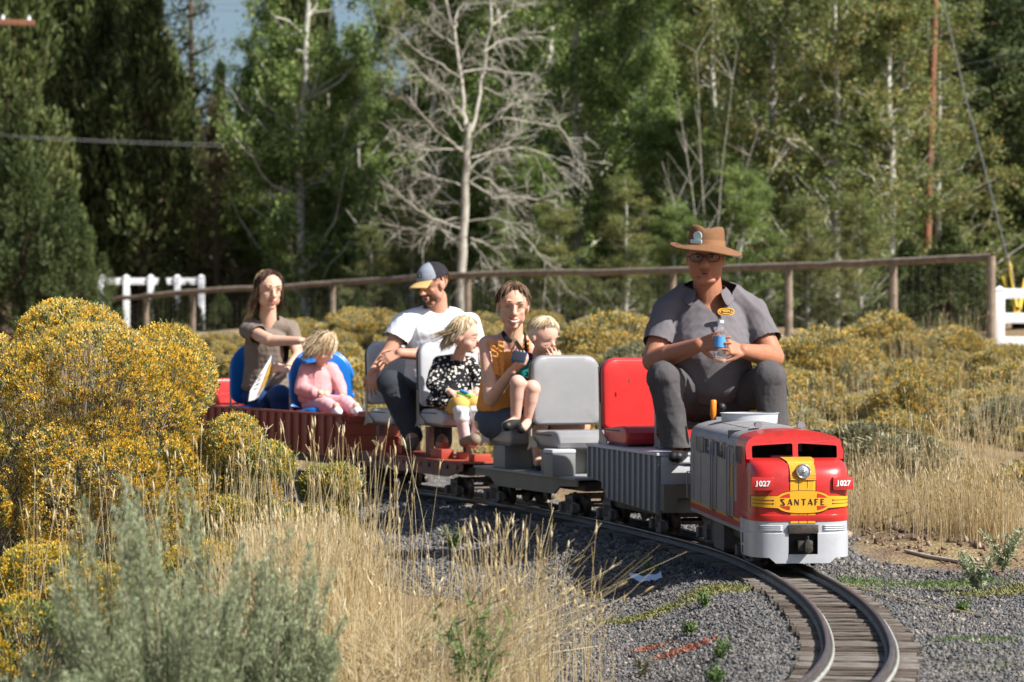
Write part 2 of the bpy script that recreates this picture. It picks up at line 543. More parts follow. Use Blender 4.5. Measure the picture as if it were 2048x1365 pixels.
m_weed = leafmat("green_weed_leaf", [(0, (.07, .12, .035)), (.6, (.13, .20, .06)), (1, (.24, .28, .11))], transl=.3)
m_redw = leafmat("red_ground_plant", [(0, (.24, .06, .04)), (.6, (.36, .13, .08)), (1, (.34, .22, .14))], transl=.2)
m_grey = leafmat("greyish_shrub_leaf", [(0, (.10, .095, .06)), (.5, (.19, .18, .12)), (1, (.28, .26, .19))], transl=.2)
m_asp = leafmat("aspen_leaf", [(0, (.08, .13, .035)), (.45, (.175, .25, .065)), (.85, (.29, .37, .11)), (1, (.40, .43, .15))], transl=.38, nscale=.6, namt=.28)
m_aspy = leafmat("aspen_leaf_turning", [(0, (.08, .12, .035)), (.45, (.18, .22, .065)), (.88, (.30, .31, .10)), (1, (.42, .31, .11))], transl=.38, nscale=.6, namt=.3)
m_jun = leafmat("juniper_spray", [(0, (.03, .042, .012)), (.5, (.075, .10, .028)), (.9, (.15, .175, .055)), (1, (.21, .20, .08))], transl=.15, nscale=.7, namt=.25)
m_pine = leafmat("pine_needle", [(0, (.025, .042, .014)), (.5, (.06, .09, .026)), (1, (.14, .16, .055))], transl=.12, nscale=.7, namt=.25)
m_cedar = leafmat("green_cedar_spray", [(0, (.028, .044, .014)), (.5, (.062, .088, .026)), (1, (.125, .15, .05))], transl=.18, nscale=.7, namt=.25)
m_browntree = leafmat("browning_foliage", [(0, (.07, .07, .03)), (.5, (.15, .12, .06)), (1, (.24, .17, .10))], transl=.2, nscale=.7, namt=.25)
m_wbark = mat("white_bark", (.46, .44, .38), rough=.85, var=.3, scale=6, dirt=(.12, .10, .08), dirt_amt=.7, dirt_scale=9)
m_dead = mat("bare_grey_wood", (.40, .37, .31), rough=.9, var=.2, scale=6, dirt=(.2, .17, .13), dirt_amt=.5, dirt_scale=4)
m_bark = mat("brown_bark", (.11, .075, .05), rough=.95, var=.4, scale=10, bump=.5, bscale=20)
m_twig = mat("grey_twig", (.20, .165, .12), rough=.95, var=.3, scale=20)


def fibo(n, g):
    v = unit(g.normal(size=(n, 3)))
    return v


def lumpy_tips(n, R_, H_, lumps, g, lump_r=.33, box=2.0):
    """points and outward directions on a cauliflower dome of radius R_, height H_"""
    L = unit(g.normal(size=(lumps, 3))); L[:, 2] = np.abs(L[:, 2]) * 1.0
    L = L / (np.abs(L) ** box).sum(1, keepdims=True) ** (1 / box)
    L = L * np.array([R_, R_, H_]) * g.uniform(.62, .80, (lumps, 1))
    L = np.vstack([L, [[0, 0, H_ * .45]]])
    lr = np.append(g.uniform(.75, 1.2, lumps) * lump_r * min(R_, H_), .62 * min(R_, H_))
    k = g.integers(0, len(L), n * 4); k[: n // 3] = g.integers(0, lumps, n // 3)
    u = unit(g.normal(size=(len(k), 3)))
    P = L[k] + u * lr[k][:, None]
    ins = np.zeros(len(k), bool)
    for j in range(len(L)):
        q = ((P - L[j]) ** 2).sum(1)
        ins |= (q < (lr[j] * .93) ** 2) & (k != j)
    ok = (~ins) & (P[:, 2] > .02) & (u[:, 2] > -.45)
    P = P[ok][:n]; u = u[ok][:n]
    rad = unit(P * np.array([1, 1, 1.0]))
    return P, unit(u * .5 + rad * .6 + np.array([0, 0, .35]))


def make_bush(R_, H_, ntips, g, lumps=26, fl=(.012, .020, .0055), nf=7, nl=4, lf=(.03, .05, .004), stems=900, mf=None, lump_r=.33, bald=.25, sw=.0014, box=2.0, crown=-.2):
    P, Dn = lumpy_tips(ntips, R_, H_, lumps, g, lump_r, box)
    nn = 0
    kk = g.normal(size=(3, 3)) * 3.2 / R_
    nv = sum(np.sin(P @ kk[i] + i * 2.1) for i in range(3)) / 3
    fl_ok = (nv + g.normal(size=len(nv)) * .22) > -1 + bald * 1.5
    fl_ok &= Dn[:, 2] + g.normal(size=len(nv)) * .10 > crown
    Pf, Df = P[fl_ok], Dn[fl_ok]
    out = {}
    # flowers: clusters of little upright heads
    m = len(Pf)
    C = np.repeat(Pf, nf, 0) + g.normal(size=(m * nf, 3)) * fl[0] * .75
    D = np.repeat(Df, nf, 0) + g.normal(size=(m * nf, 3)) * .45
    out['flowers'] = cards3_np(C, D, g.uniform(fl[0], fl[1], m * nf), g.uniform(.7, 1.3, m * nf) * fl[2], g)
    m = len(P)
    C = np.repeat(P - Dn * lf[0] * .9, nl, 0) + g.normal(size=(m * nl, 3)) * lf[0] * .45
    D = np.repeat(Dn, nl, 0) + g.normal(size=(m * nl, 3)) * .5
    out['leaves'] = cards3_np(C, D, g.uniform(lf[0], lf[1], m * nl), lf[2], g)
    ks = g.choice(m, min(stems, m), replace=False)
    e = P[ks]; b = e * np.array([.12, .12, 0]) + g.normal(size=(len(ks), 3)) * np.array([.02, .02, 0]) * R_
    t = np.linspace(0, 1, 5)[None, :, None]
    mid = b[:, None] * (1 - t) + e[:, None] * t
    mid[..., 2] = b[:, None, 2] * (1 - t[..., 0]) + e[:, None, 2] * (t[..., 0] ** .8)
    mid += g.normal(size=mid.shape) * .012 * R_ / .6
    out['stems'] = tubes_np(mid, np.linspace(sw * 2.4, sw * .8, 5)[None].repeat(len(ks), 0), 3)
    return out


def bush_object(data, loc, rz, label, group=None, mf=m_gold, name="rabbitbrush", cat="bush", scale=None):
    root = empty(name, loc, rz)
    tag(root, label, cat, group)
    link("flowers", data['fm'], root); link("leaves", data['lm'], root); link("stems", data['sm'], root)
    if scale: root.scale = scale
    return root


def bush_meshes(d, mf, ml=m_bleaf, ms=m_bstem):
    return {'fm': mesh_np("flowers", *d['flowers'], mf), 'lm': mesh_np("leaves", *d['leaves'], ml), 'sm': mesh_np("stems", *d['stems'], ms)}


# ---- foreground rabbitbrush
def fg_bush(px, d, R_, H_, n, label, seed, mf, **kw):
    g_ = np.random.default_rng(seed)
    dd = bush_meshes(make_bush(R_, H_, n, g_, **kw), mf)
    x = xat(px, d)
    return bush_object(dd, (x, d, gz(x, d) - .02), 0, label)


fg_bush(160, 11.2, .88, 1.44, 24000, "large round rabbitbrush thick with ochre flowers, tallest bush in front of the red open wagon", 1, m_gold, lumps=75, lump_r=.21, nf=9, nl=3, stems=1200, bald=.16, box=2.6, crown=.12, fl=(.008, .0135, .0040), lf=(.022, .04, .003))
fg_bush(-70, 10.9, .50, 1.20, 6000, "rabbitbrush at the picture's left edge leaning against the tallest ochre bush", 2, m_gold, lumps=30, nf=8, nl=3, stems=500, lump_r=.26, fl=(.008, .0135, .0040), lf=(.022, .04, .003))
fg_bush(430, 10.9, .36, 1.12, 6500, "small rabbitbrush tucked low at the right foot of the tallest ochre bush", 12, m_gold, lumps=22, nf=7, nl=4, stems=400, bald=.3, lump_r=.28, fl=(.007, .013, .0038), lf=(.02, .035, .003))
fg_bush(110, 9.3, .42, .64, 6500, "low mounded rabbitbrush with yellow heads below the tallest bush", 3, m_gold2, lumps=30, nf=9, nl=4, stems=500, lump_r=.24, bald=.14, crown=.2, fl=(.007, .013, .0038), lf=(.02, .035, .003))
fg_bush(395, 9.5, .36, .64, 6000, "low yellow rabbitbrush behind the grey-green sagebrush", 4, m_gold2, lumps=26, nf=9, nl=4, stems=500, lump_r=.24, bald=.14, crown=.2, fl=(.007, .013, .0038), lf=(.02, .035, .003))
fg_bush(40, 8.2, .40, .42, 5200, "broad low rabbitbrush with flowers and bare green twigs, behind the leftmost sagebrush", 5, m_gold2, lumps=24, nf=8, nl=5, stems=800, bald=.3, lump_r=.26, fl=(.007, .012, .0036), lf=(.02, .035, .003))
fg_bush(645, 11.0, .20, 1.02, 3200, "slim upright rabbitbrush with yellow-green tips in front of the brown ribbed wagon side", 6, m_gold2, lumps=10, nf=5, nl=6, stems=300, lump_r=.34, fl=(.007, .013, .0038), lf=(.02, .035, .003))
fg_bush(535, 10.6, .27, .98, 4200, "yellow-green rabbitbrush among the tall dry grass by the ribbed wagon", 7, m_gold2, lumps=12, nf=5, nl=6, stems=300, lump_r=.34, fl=(.007, .013, .0038), lf=(.02, .035, .003))
fg_bush(20, 6.3, .13, .12, 700, "tiny orange-flowered rabbitbrush in the bottom left corner", 8, m_gold, lumps=8, nf=6, nl=4, stems=80)


# ---- sagebrush: plumes
def sage(px, d, R_, H_, nst, label, seed, lean=0.0, lpp=600, zoff=0.0):
    g_ = np.random.default_rng(seed)
    th = g_.uniform(0, 2 * np.pi, nst); sp = g_.uniform(0, 1, nst) ** .6
    tip = np.stack([np.cos(th) * sp * R_ + lean * H_, np.sin(th) * sp * R_, H_ * (1 - .35 * sp ** 2) * g_.uniform(.55, 1.04, nst)], -1)
    b = np.stack([np.cos(th) * .05, np.sin(th) * .05, np.zeros(nst)], -1) * R_ / .35 + g_.normal(size=(nst, 3)) * np.array([.03, .03, 0])
    t = np.linspace(0, 1, 9)[None, :, None]
    pl = b[:, None] * (1 - t) + tip[:, None] * t
    bow = (t * (1 - t))[..., 0] * .28
    pl[..., 0] += -np.cos(th)[:, None] * bow * R_ * -.6; pl[..., 1] += np.sin(th)[:, None] * bow * R_ * .6
    stem = tubes_np(pl, np.linspace(.0042, .0012, 9)[None].repeat(nst, 0), 4)
    u = g_.uniform(.30, 1.0, (nst, lpp)); seg = u * 8; i0 = np.minimum(seg.astype(int), 7); fr = (seg - i0)[..., None]
    ar = np.arange(nst)[:, None]
    C = pl[ar, i0] * (1 - fr) + pl[ar, i0 + 1] * fr
    axd = unit(pl[ar, i0 + 1] - pl[ar, i0])
    # side sprigs: leaves spread round the stem, closer near the tip
    spread = (.022 * (1.1 - u) + .004)[..., None]
    C = C + g_.normal(size=C.shape) * spread
    C = C.reshape(-1, 3); A = axd.reshape(-1, 3)
    Dv = A * .9 + g_.normal(size=A.shape) * .42
    leaf = cards3_np(C, Dv, g_.uniform(.010, .022, len(C)), .0019, g_)
    x = xat(px, d)
    root = tag(empty("sagebrush", (x, d, gz(x, d) + zoff)), label, "bush")
    link("stems", mesh_np("stems", *stem, m_twig), root)
    link("leaves", mesh_np("leaves", *leaf, m_sage), root)


sage(330, 6.7, .30, .78, 75, "tall feathery grey-green sagebrush in the near foreground, biggest of the sage", 31, -.05)
sage(530, 7.1, .18, .66, 55, "grey-green sagebrush leaning over the dry grass beside the biggest sage", 32, .06, lpp=520)
sage(40, 6.6, .22, .40, 60, "low sparse sagebrush in the lower left corner", 33, .05)
sage(215, 6.1, .20, .40, 60, "short sagebrush sprouting at the foot of the biggest sage", 34, -.1)
sage(440, 6.2, .24, .32, 70, "low spreading sagebrush at the bottom edge between the sage and the dry grass", 35, .12, lpp=500)


# ---- grass clumps
def grass_blades(n, basefn, hr, g_, lean=.25, w=.0016, heads=.35, K=5, leand=(0, 0)):
    B = basefn(n)
    h = g_.uniform(*hr, n)
    th = g_.uniform(0, 2 * np.pi, n); ln = np.abs(g_.normal(0, lean, n))
    dx = (np.cos(th) * ln + leand[0]) * h; dy = (np.sin(th) * ln + leand[1]) * h
    t = np.linspace(0, 1, K)[None, :]
    kk = g_.uniform(1.2, 2.4, n)[:, None]
    P = np.stack([B[:, 0:1] + dx[:, None] * t ** kk, B[:, 1:2] + dy[:, None] * t ** kk, B[:, 2:3] + h[:, None] * (t - .25 * (ln[:, None] * t) ** 2)], -1)
    rr = np.linspace(1, .45, K)[None] * w * g_.uniform(.6, 1.25, n)[:, None]
    parts = [tubes_np(P, rr, 3)]
    m = int(n * heads)
    if m:
        k = g_.choice(n, m, replace=False)
        tip = P[k, -1]; dr = unit(P[k, -1] - P[k, -2])
        hl = g_.uniform(.018, .045, m)[:, None]
        tt = np.linspace(0, 1, 4)[None, :, None]
        HP = tip[:, None] + dr[:, None] * hl[:, None] * tt
        parts.append(tubes_np(HP, np.array([[.0012, .0042, .0036, .0008]]).repeat(m, 0) * g_.uniform(.7, 1.2, m)[:, None], 3))
        # awns
        C = np.repeat(tip + dr * hl * .5, 3, 0); Dd = np.repeat(dr, 3, 0) + g_.normal(size=(m * 3, 3)) * .3
        parts.append(cards_np(C, Dd, g_.uniform(.018, .04, m * 3), .0012, g_))
    return merge_np(parts)


def clump(px, d, rx, ry, n, hr, label, seed, heads=.3, lean=.22, leand=(0, 0), w=.0016, mat_=None, name="dry_grass_tuft", cat="grass", kind=None, group=None):
    g_ = np.random.default_rng(seed)
    x = xat(px, d)

    def bf(k):
        q = g_.normal(size=(k, 2)) * .5
        X = x + q[:, 0] * rx; D = d + q[:, 1] * ry
        return np.stack([X - x, D - d, ground_z(X, D) - gz(x, d)], -1)
    V_, F_ = grass_blades(n, bf, hr, g_, lean, w, heads, leand=leand)
    o = link(name, mesh_np(name, V_, F_, mat_ or m_straw), None, (x, d, gz(x, d)))
    return tag(o, label, cat, group, 'stuff')


clump(575, 8.8, .24, .42, 2300, (.24, .60), "dense tall stand of straw-coloured dry grass left of the gravel", 41, heads=.10, lean=.16)
clump(625, 9.5, .26, .35, 1500, (.22, .58), "golden dry grass thick between the sagebrush and the ballast", 142, heads=.12, lean=.16)
clump(700, 9.3, .22, .40, 150, (.40, .85), "thin dry grass stalks with seed heads rising in front of the brown flat wagon", 42, heads=.55, lean=.13)
clump(500, 9.9, .25, .30, 130, (.45, .88), "tall pale grass stalks with seed heads beside the yellow-green rabbitbrush", 49, heads=.5, lean=.13)
clump(760, 8.3, .28, .50, 700, (.10, .46), "tangled broken dry grass at the edge of the ballast", 43, heads=.1, lean=.8)
clump(1010, 8.5, .17, .30, 240, (.25, .56), "upright straw clump with nodding seed heads standing on the gravel", 44, heads=.35, lean=.18)
clump(930, 8.1, .26, .30, 130, (.20, .50), "straw leaning over to the right across the gravel", 45, heads=.3, lean=.3, leand=(.7, 0))
clump(880, 7.7, .30, .30, 600, (.05, .22), "flattened short straw at the bottom of the gravel slope", 46, heads=0, lean=1.2)
clump(1170, 8.7, .10, .25, 26, (.22, .34), "few lone grass stalks on the gravel below the paper scrap", 47, heads=.6, lean=.18)
clump(640, 7.3, .36, .4, 1200, (.04, .20), "short dry grass and litter at the bottom edge", 48, heads=0, lean=.9)
clump(250, 8.8, .50, .40, 70, (.55, .85), "scattered pale grass stalks rising among the low rabbitbrush", 50, heads=.5, lean=.14)
clump(300, 6.0, .7, .5, 700, (.03, .18), "withered grass under the sagebrush at the bottom edge", 51, heads=0, lean=.9)

# right bank grass
clump(1790, 13.6, .40, .6, 620, (.10, .30), "pale dry grass on the bank behind the engine's nose", 61, heads=.25, lean=.16)
clump(1985, 12.8, .30, .55, 900, (.14, .34), "thick straw-coloured grass on the bank at the right edge", 62, heads=.2, lean=.18)
clump(1890, 13.3, .30, .5, 110, (.32, .52), "tallest seeded grass stalks on the right bank", 63, heads=.5, lean=.14)
clump(1735, 14.2, .20, .5, 260, (.14, .36), "straw tuft close beside the engine's right flank", 64, heads=.3, lean=.16)
clump(1870, 16.3, .9, .9, 240, (.2, .45), "dry grass patch among the rabbitbrush on the slope", 65, heads=.2, lean=.18)
clump(1990, 19, .7, 1.2, 260, (.25, .5), "pale grass patch high on the slope by the right edge", 66, heads=.2, lean=.16, w=.002)
clump(900, 19.5, 2.2, 1.2, 3000, (.12, .34), "bleached grass on the ground behind the passenger wagons", 67, heads=.1, lean=.4, w=.002)

for i, (px_, d_, n_, hr_) in enumerate([(1640, 17, 70, (.25, .5)), (1700, 20, 60, (.3, .55)), (1960, 16, 120, (.3, .6)), (2030, 22, 90, (.3, .6)), (1830, 24, 80, (.3, .6)), (1240, 19, 90, (.25, .5)), (1100, 22, 80, (.3, .5)), (1010, 19.5, 120, (.2, .45)), (1900, 29, 90, (.3, .6)), (700, 22, 90, (.3, .5))]):
    clump(px_, d_, .35, .5, n_, hr_, "pale dry grass tuft among the rabbitbrush on the slope " + ["right above the engine roof", "beside the engine's nose", "near the right edge, low down", "at the right edge, high up", "below the white fence", "behind the red seat", "behind the empty grey seat", "behind the woman in orange", "just below the white fence", "behind the girl in pink"][i], 400 + i, heads=.3, lean=.2, w=.0022)

# weeds
def weed(px, py, d, h, n, label, seed, mat_=m_weed, spread=.5, name="green_weed", group=None, leaf=(.012, .028)):
    g_ = np.random.default_rng(seed)
    x = xat(px, d)
    th = g_.uniform(0, 6.28, n); hh = g_.uniform(.5, 1, n) * h
    t = np.linspace(0, 1, 5)[None]
    P = np.stack([np.cos(th)[:, None] * t ** 1.4 * spread * hh[:, None], np.sin(th)[:, None] * t ** 1.4 * spread * hh[:, None], hh[:, None] * t], -1)
    st = tubes_np(P, np.full((n, 5), .0012), 3)
    C = P[:, 1:].reshape(-1, 3).repeat(4, 0) + g_.normal(size=(n * 16, 3)) * .006
    lf = cards_np(C, g_.normal(size=C.shape) + np.array([0, 0, .6]), g_.uniform(*leaf, len(C)), .006, g_)
    V_, F_ = merge_np([st, lf])
    o = link(name, mesh_np(name, V_, F_, mat_), None, (x, d, gz(x, d)))
    return tag(o, label, "plant", group)


weed(950, 1300, 7.9, .34, 22, "leafy green weed growing through the straw at the bottom edge", 71, spread=.35, leaf=(.02, .045))
weed(790, 1340, 7.6, .12, 16, "low dark green weed near the bottom edge left of the tall leafy weed", 72)
weed(1300, 1135, 11.6, .10, 6, "thin green sprig growing beside the paper scrap", 73)
weed(1285, 1290, 8.9, .05, 9, "small grey-green weed just below the red ground plants", 74, m_grey)
weed(1440, 1300, 8.7, .05, 8, "small green weed on the gravel left of the sleepers", 75)
weed(1430, 1350, 8.0, .05, 10, "green weed tuft on the gravel at the bottom edge", 76)
weed(1410, 1190, 10.3, .05, 7, "tiny weed on the gravel left of the engine's shadow edge", 77)
weed(1955, 1185, 10.6, .15, 36, "spiky grey-green seedling on the verge right of the track", 78, m_sage)
weed(2005, 1165, 11.2, .17, 30, "second grey-green seedling, nearer the right edge", 79, m_sage)
weed(1925, 1235, 9.9, .035, 8, "flat green weed on the right-hand gravel", 80)
weed(1380, 1215, 9.7, .035, 8, "flat green weed on gravel above the lower red plant patch", 81)
weed(905, 1020, 14.0, .12, 20, "dark green weed in the wagons' shadow", 82)
weed(850, 1170, 9.9, .10, 30, "olive weed standing in the loose straw", 83)


def mat_patch(px, d, rx, ry, n, label, seed, m_, h=(.004, .018)):
    g_ = np.random.default_rng(seed)
    x = xat(px, d)
    q = g_.normal(size=(n, 2)) * .45
    X = x + q[:, 0] * rx; D = d + q[:, 1] * ry
    C = np.stack([X - x, D - d, ground_z(X, D) - gz(x, d) + .004], -1)
    V_, F_ = cards_np(C, g_.normal(size=(n, 3)) * np.array([1, 1, .3]) + np.array([0, 0, .8]), g_.uniform(*h, n), .0045, g_)
    o = link("ground_cover", mesh_np("ground_cover", V_, F_, m_), None, (x, d, gz(x, d)))
    return tag(o, label, "ground cover", kind='stuff')


mat_patch(1365, 9.28, .11, .07, 600, "red-leaved creeping plant, the lower red patch on the gravel", 91, m_redw)
mat_patch(1300, 9.62, .07, .05, 260, "red-leaved creeping plant, the upper red patch on the gravel", 92, m_redw)
mat_patch(1085, 8.25, .09, .06, 500, "faded red creeping plant beside the straw near the bottom edge", 93, m_redw)
mat_patch(1440, 10.75, .14, .14, 2600, "olive moss strip at the foot of the sleepers left of the track", 94, leafmat("olive_moss", [(0, (.12, .13, .04)), (1, (.24, .22, .08))], .1))
mat_patch(1290, 10.6, .22, .10, 1800, "olive moss strip on the gravel under the paper scrap", 95, MATS["olive_moss"])
mat_patch(1720, 11.0, .16, .30, 900, "green moss strip beside the right rail", 96, m_weed, (.004, .014))
mat_patch(1900, 10.9, .26, .16, 1300, "low green growth on the right verge", 97, m_weed, (.004, .02))
mat_patch(2030, 10.5, .25, .16, 1800, "olive growth on the verge at the right edge", 98, MATS["olive_moss"], (.004, .02))
mat_patch(1960, 9.0, .18, .08, 500, "thin green streak on the right-hand gravel", 99, m_weed, (.003, .012))

# long fallen straw on the right gravel
pl = [at(1690, 1152, 10.9), at(1780, 1180, 10.4), at(1860, 1202, 10.05), at(1965, 1228, 9.7)]
pl = np.array([[p.x, p.y, gz(p.x, p.y) + .012] for p in pl])
tag(link("fallen_straw", mesh_np("fallen_straw", *tubes_np(pl[None], np.full((1, 4), .0022), 5), m_straw)), "single long straw lying on the gravel right of the track", "straw")
tw = np.array([[at(px, 0, d).x, d, gz(at(px, 0, d).x, d) + z] for px, d, z in [(1765, 13.6, .02), (1800, 13.5, .05), (1835, 13.4, .09), (1815, 13.35, .05)]])
tag(link("fallen_branch", mesh_np("fallen_branch", *tubes_np(tw[None], np.array([[.008, .007, .005, .003]]), 5), m_twig)), "thin dark dead branch lying on the bank behind the engine", "branch")
tw = np.array([[at(px, 0, d).x, d, gz(at(px, 0, d).x, d) + .008] for px, d in [(1810, 12.3), (1860, 12.0), (1905, 11.8), (1965, 11.5)]])
tag(link("fallen_branch", mesh_np("fallen_branch", *tubes_np(tw[None], np.array([[.006, .009, .008, .004]]), 5), m_dead)), "pale weathered stick lying on the bare dirt right of the engine", "branch")

# ---- field of rabbitbrush beyond the train
bgv = []
for k in range(6):
    g_ = np.random.default_rng(200 + k)
    mf = [m_goldb, m_goldb, m_goldb, m_goldb, m_grey, m_goldb][k]
    bgv.append(bush_meshes(make_bush(.60, .50, 3600, g_, lumps=34, fl=(.014, .026, .008), nf=5, nl=4, lf=(.04, .08, .006), stems=500, bald=[.05, .2, .12, .3, .1, .5][k], crown=.46, lump_r=.24, sw=.003), mf, ml=leafmat("field_bush_leaf", [(0, (.16, .165, .07)), (.6, (.29, .28, .14)), (1, (.40, .38, .24))], .2)))
g_ = np.random.default_rng(77)
taken = []
FIELD = []
cnt = 0
for tr in range(4000):
    d = 14.5 + 21.5 * g_.random() ** .8
    px = g_.uniform(340, 2110)
    x = xat(px, d)
    td = float(track_dist(np.array([x]), np.array([d]))[0])
    if td < 1.25 or (px < 760 and d < 23) or (px < 200 and d < 24): continue
    if px < 1650 and d < 17.5: continue
    sc = g_.uniform(.45, .95) * (1 if d < 24 else .8)
    if any((x - a) ** 2 + (d - b) ** 2 < (.42 * (sc + c)) ** 2 for a, b, c in taken): continue
    if d > 33.5 or (px > 1900 and d > 27): continue
    taken.append((x, d, sc))
    k = int(g_.choice(6, p=[.25, .2, .2, .15, .1, .1]))
    grey = k == 4
    o_ = bush_object(bgv[k], (x, d, gz(x, d) - .03), g_.uniform(0, 6.28), None, None, scale=(sc * g_.uniform(.75, 1.4), sc * g_.uniform(.75, 1.3), sc * g_.uniform(.6, 1.25)))
    o_.rotation_euler = (g_.normal() * .07, g_.normal() * .09, o_.rotation_euler[2])
    FIELD.append((px, d, sc, grey, o_))
    cnt += 1
    if cnt >= 190: break
ORD = ["leftmost", "second", "third", "fourth", "fifth", "sixth", "seventh", "eighth", "ninth", "tenth", "eleventh", "twelfth", "thirteenth", "fourteenth", "fifteenth", "sixteenth", "seventeenth", "eighteenth", "nineteenth", "twentieth", "twenty-first", "twenty-second", "twenty-third", "twenty-fourth", "twenty-fifth", "twenty-sixth"]


def name_by_place(items, phrase, cat, group):
    """items: (px, bin text, object); labels count from the left within each bin"""
    bins = {}
    for it in items: bins.setdefault(it[1], []).append(it)
    for key, L_ in bins.items():
        L_.sort(key=lambda q: q[0])
        for i, (px_, _, o_) in enumerate(L_):
            w_ = "" if len(L_) == 1 else (ORD[i] + " " if i < len(ORD) else "")
            tag(o_, (phrase + " " + key if not w_ else w_ + phrase + " " + (key if i == 0 else "from the left " + key)), cat, group)


def landmark(px_):
    for lim, t_ in ((620, "behind the last wagons"), (800, "behind the girl in pink"), (1000, "behind the man in the cap"), (1240, "behind the empty grey seat"), (1560, "behind the driver"), (1720, "above the engine's nose"), (1880, "left of the white fence"), (9000, "at the right edge")):
        if px_ < lim: return t_


for grey in (True, False):
    its = [(p, (("low" if d_ < 20 else ("mid" if d_ < 27 else "high")) + " on the slope " + landmark(p)), o_) for p, d_, s_, g__, o_ in FIELD if g__ == grey]
    name_by_place(its, "grey shrub" if grey else "ochre rabbitbrush", "bush", "grey shrubs on the slope" if grey else "rabbitbrush on the slope beyond the train")
for px, d, sc, lab in [(1225, 27, 1.3, "tallest rabbitbrush, spreading just left of the driver beyond the train"), (1770, 30, 1.2, "tall yellow rabbitbrush standing in front of the fence post right of the driver"),
                       (760, 24, .9, "rabbitbrush mound between the two parents' heads beyond the train"), (1640, 24, 1.1, "rabbitbrush mound just right of the driver's shoulder"), (2020, 25, .8, "rabbitbrush mound below the white fence at the right edge")]:
    x = xat(px, d)
    bush_object(bgv[0], (x, d, gz(x, d) - .05), px, lab, None, scale=(sc, sc, sc * .95))
# ================================================================ TREES
def aspen_meshes(seed, H_=9.0, W_=1.7, nl=20000, leaf=(.05, .085), lm=None, low=.10):
    g_ = np.random.default_rng(seed)
    K = 14
    t = np.linspace(0, 1, K)
    tr = np.stack([np.cumsum(g_.normal(0, .035, K)), np.cumsum(g_.normal(0, .035, K)), t * H_], -1); tr[0, :2] = 0
    rad = .085 * (1 - t) ** .8 + .012
    parts = [tubes_np(tr[None], rad[None], 7)]
    nb = 70
    u = g_.uniform(low, .97, nb); th = g_.uniform(0, 6.28, nb)
    base = np.stack([np.interp(u, t, tr[:, i]) for i in range(3)], -1)
    ln = W_ * (1.15 - .85 * u) * g_.uniform(.55, 1.1, nb)
    tt = np.linspace(0, 1, 7)[None, :]
    up = g_.uniform(.35, 1.1, nb)[:, None]
    P = np.stack([base[:, 0:1] + np.cos(th)[:, None] * ln[:, None] * tt, base[:, 1:2] + np.sin(th)[:, None] * ln[:, None] * tt, base[:, 2:3] + ln[:, None] * up * tt ** 1.4], -1)
    P[:, 1:] += g_.normal(size=P[:, 1:].shape) * .05
    parts.append(tubes_np(P, (np.linspace(.024, .006, 7)[None] * (1.2 - u)[:, None] * 1.3), 4))
    # twigs
    kb = g_.integers(0, nb, nb * 6); ks = g_.integers(2, 7, nb * 6)
    b2 = P[kb, ks]; d2 = unit(g_.normal(size=(nb * 6, 3)) + np.array([0, 0, .5])); l2 = g_.uniform(.2, .6, nb * 6)
    P2 = b2[:, None] + d2[:, None] * l2[:, None, None] * np.linspace(0, 1, 4)[None, :, None]
    parts.append(tubes_np(P2, np.full((nb * 6, 4), .005), 3))
    wood = merge_np(parts)
    j = g_.integers(0, nb * 6, nl); f = g_.uniform(.2, 1.1, nl)[:, None]
    C = b2[j] + d2[j] * l2[j][:, None] * f + g_.normal(size=(nl, 3)) * .085
    lf = leaves_np(C, g_.uniform(*leaf, nl), g_, .5)
    return mesh_np("trunk", *wood, m_wbark, smooth=True), mesh_np("crown", *lf, lm or m_asp)


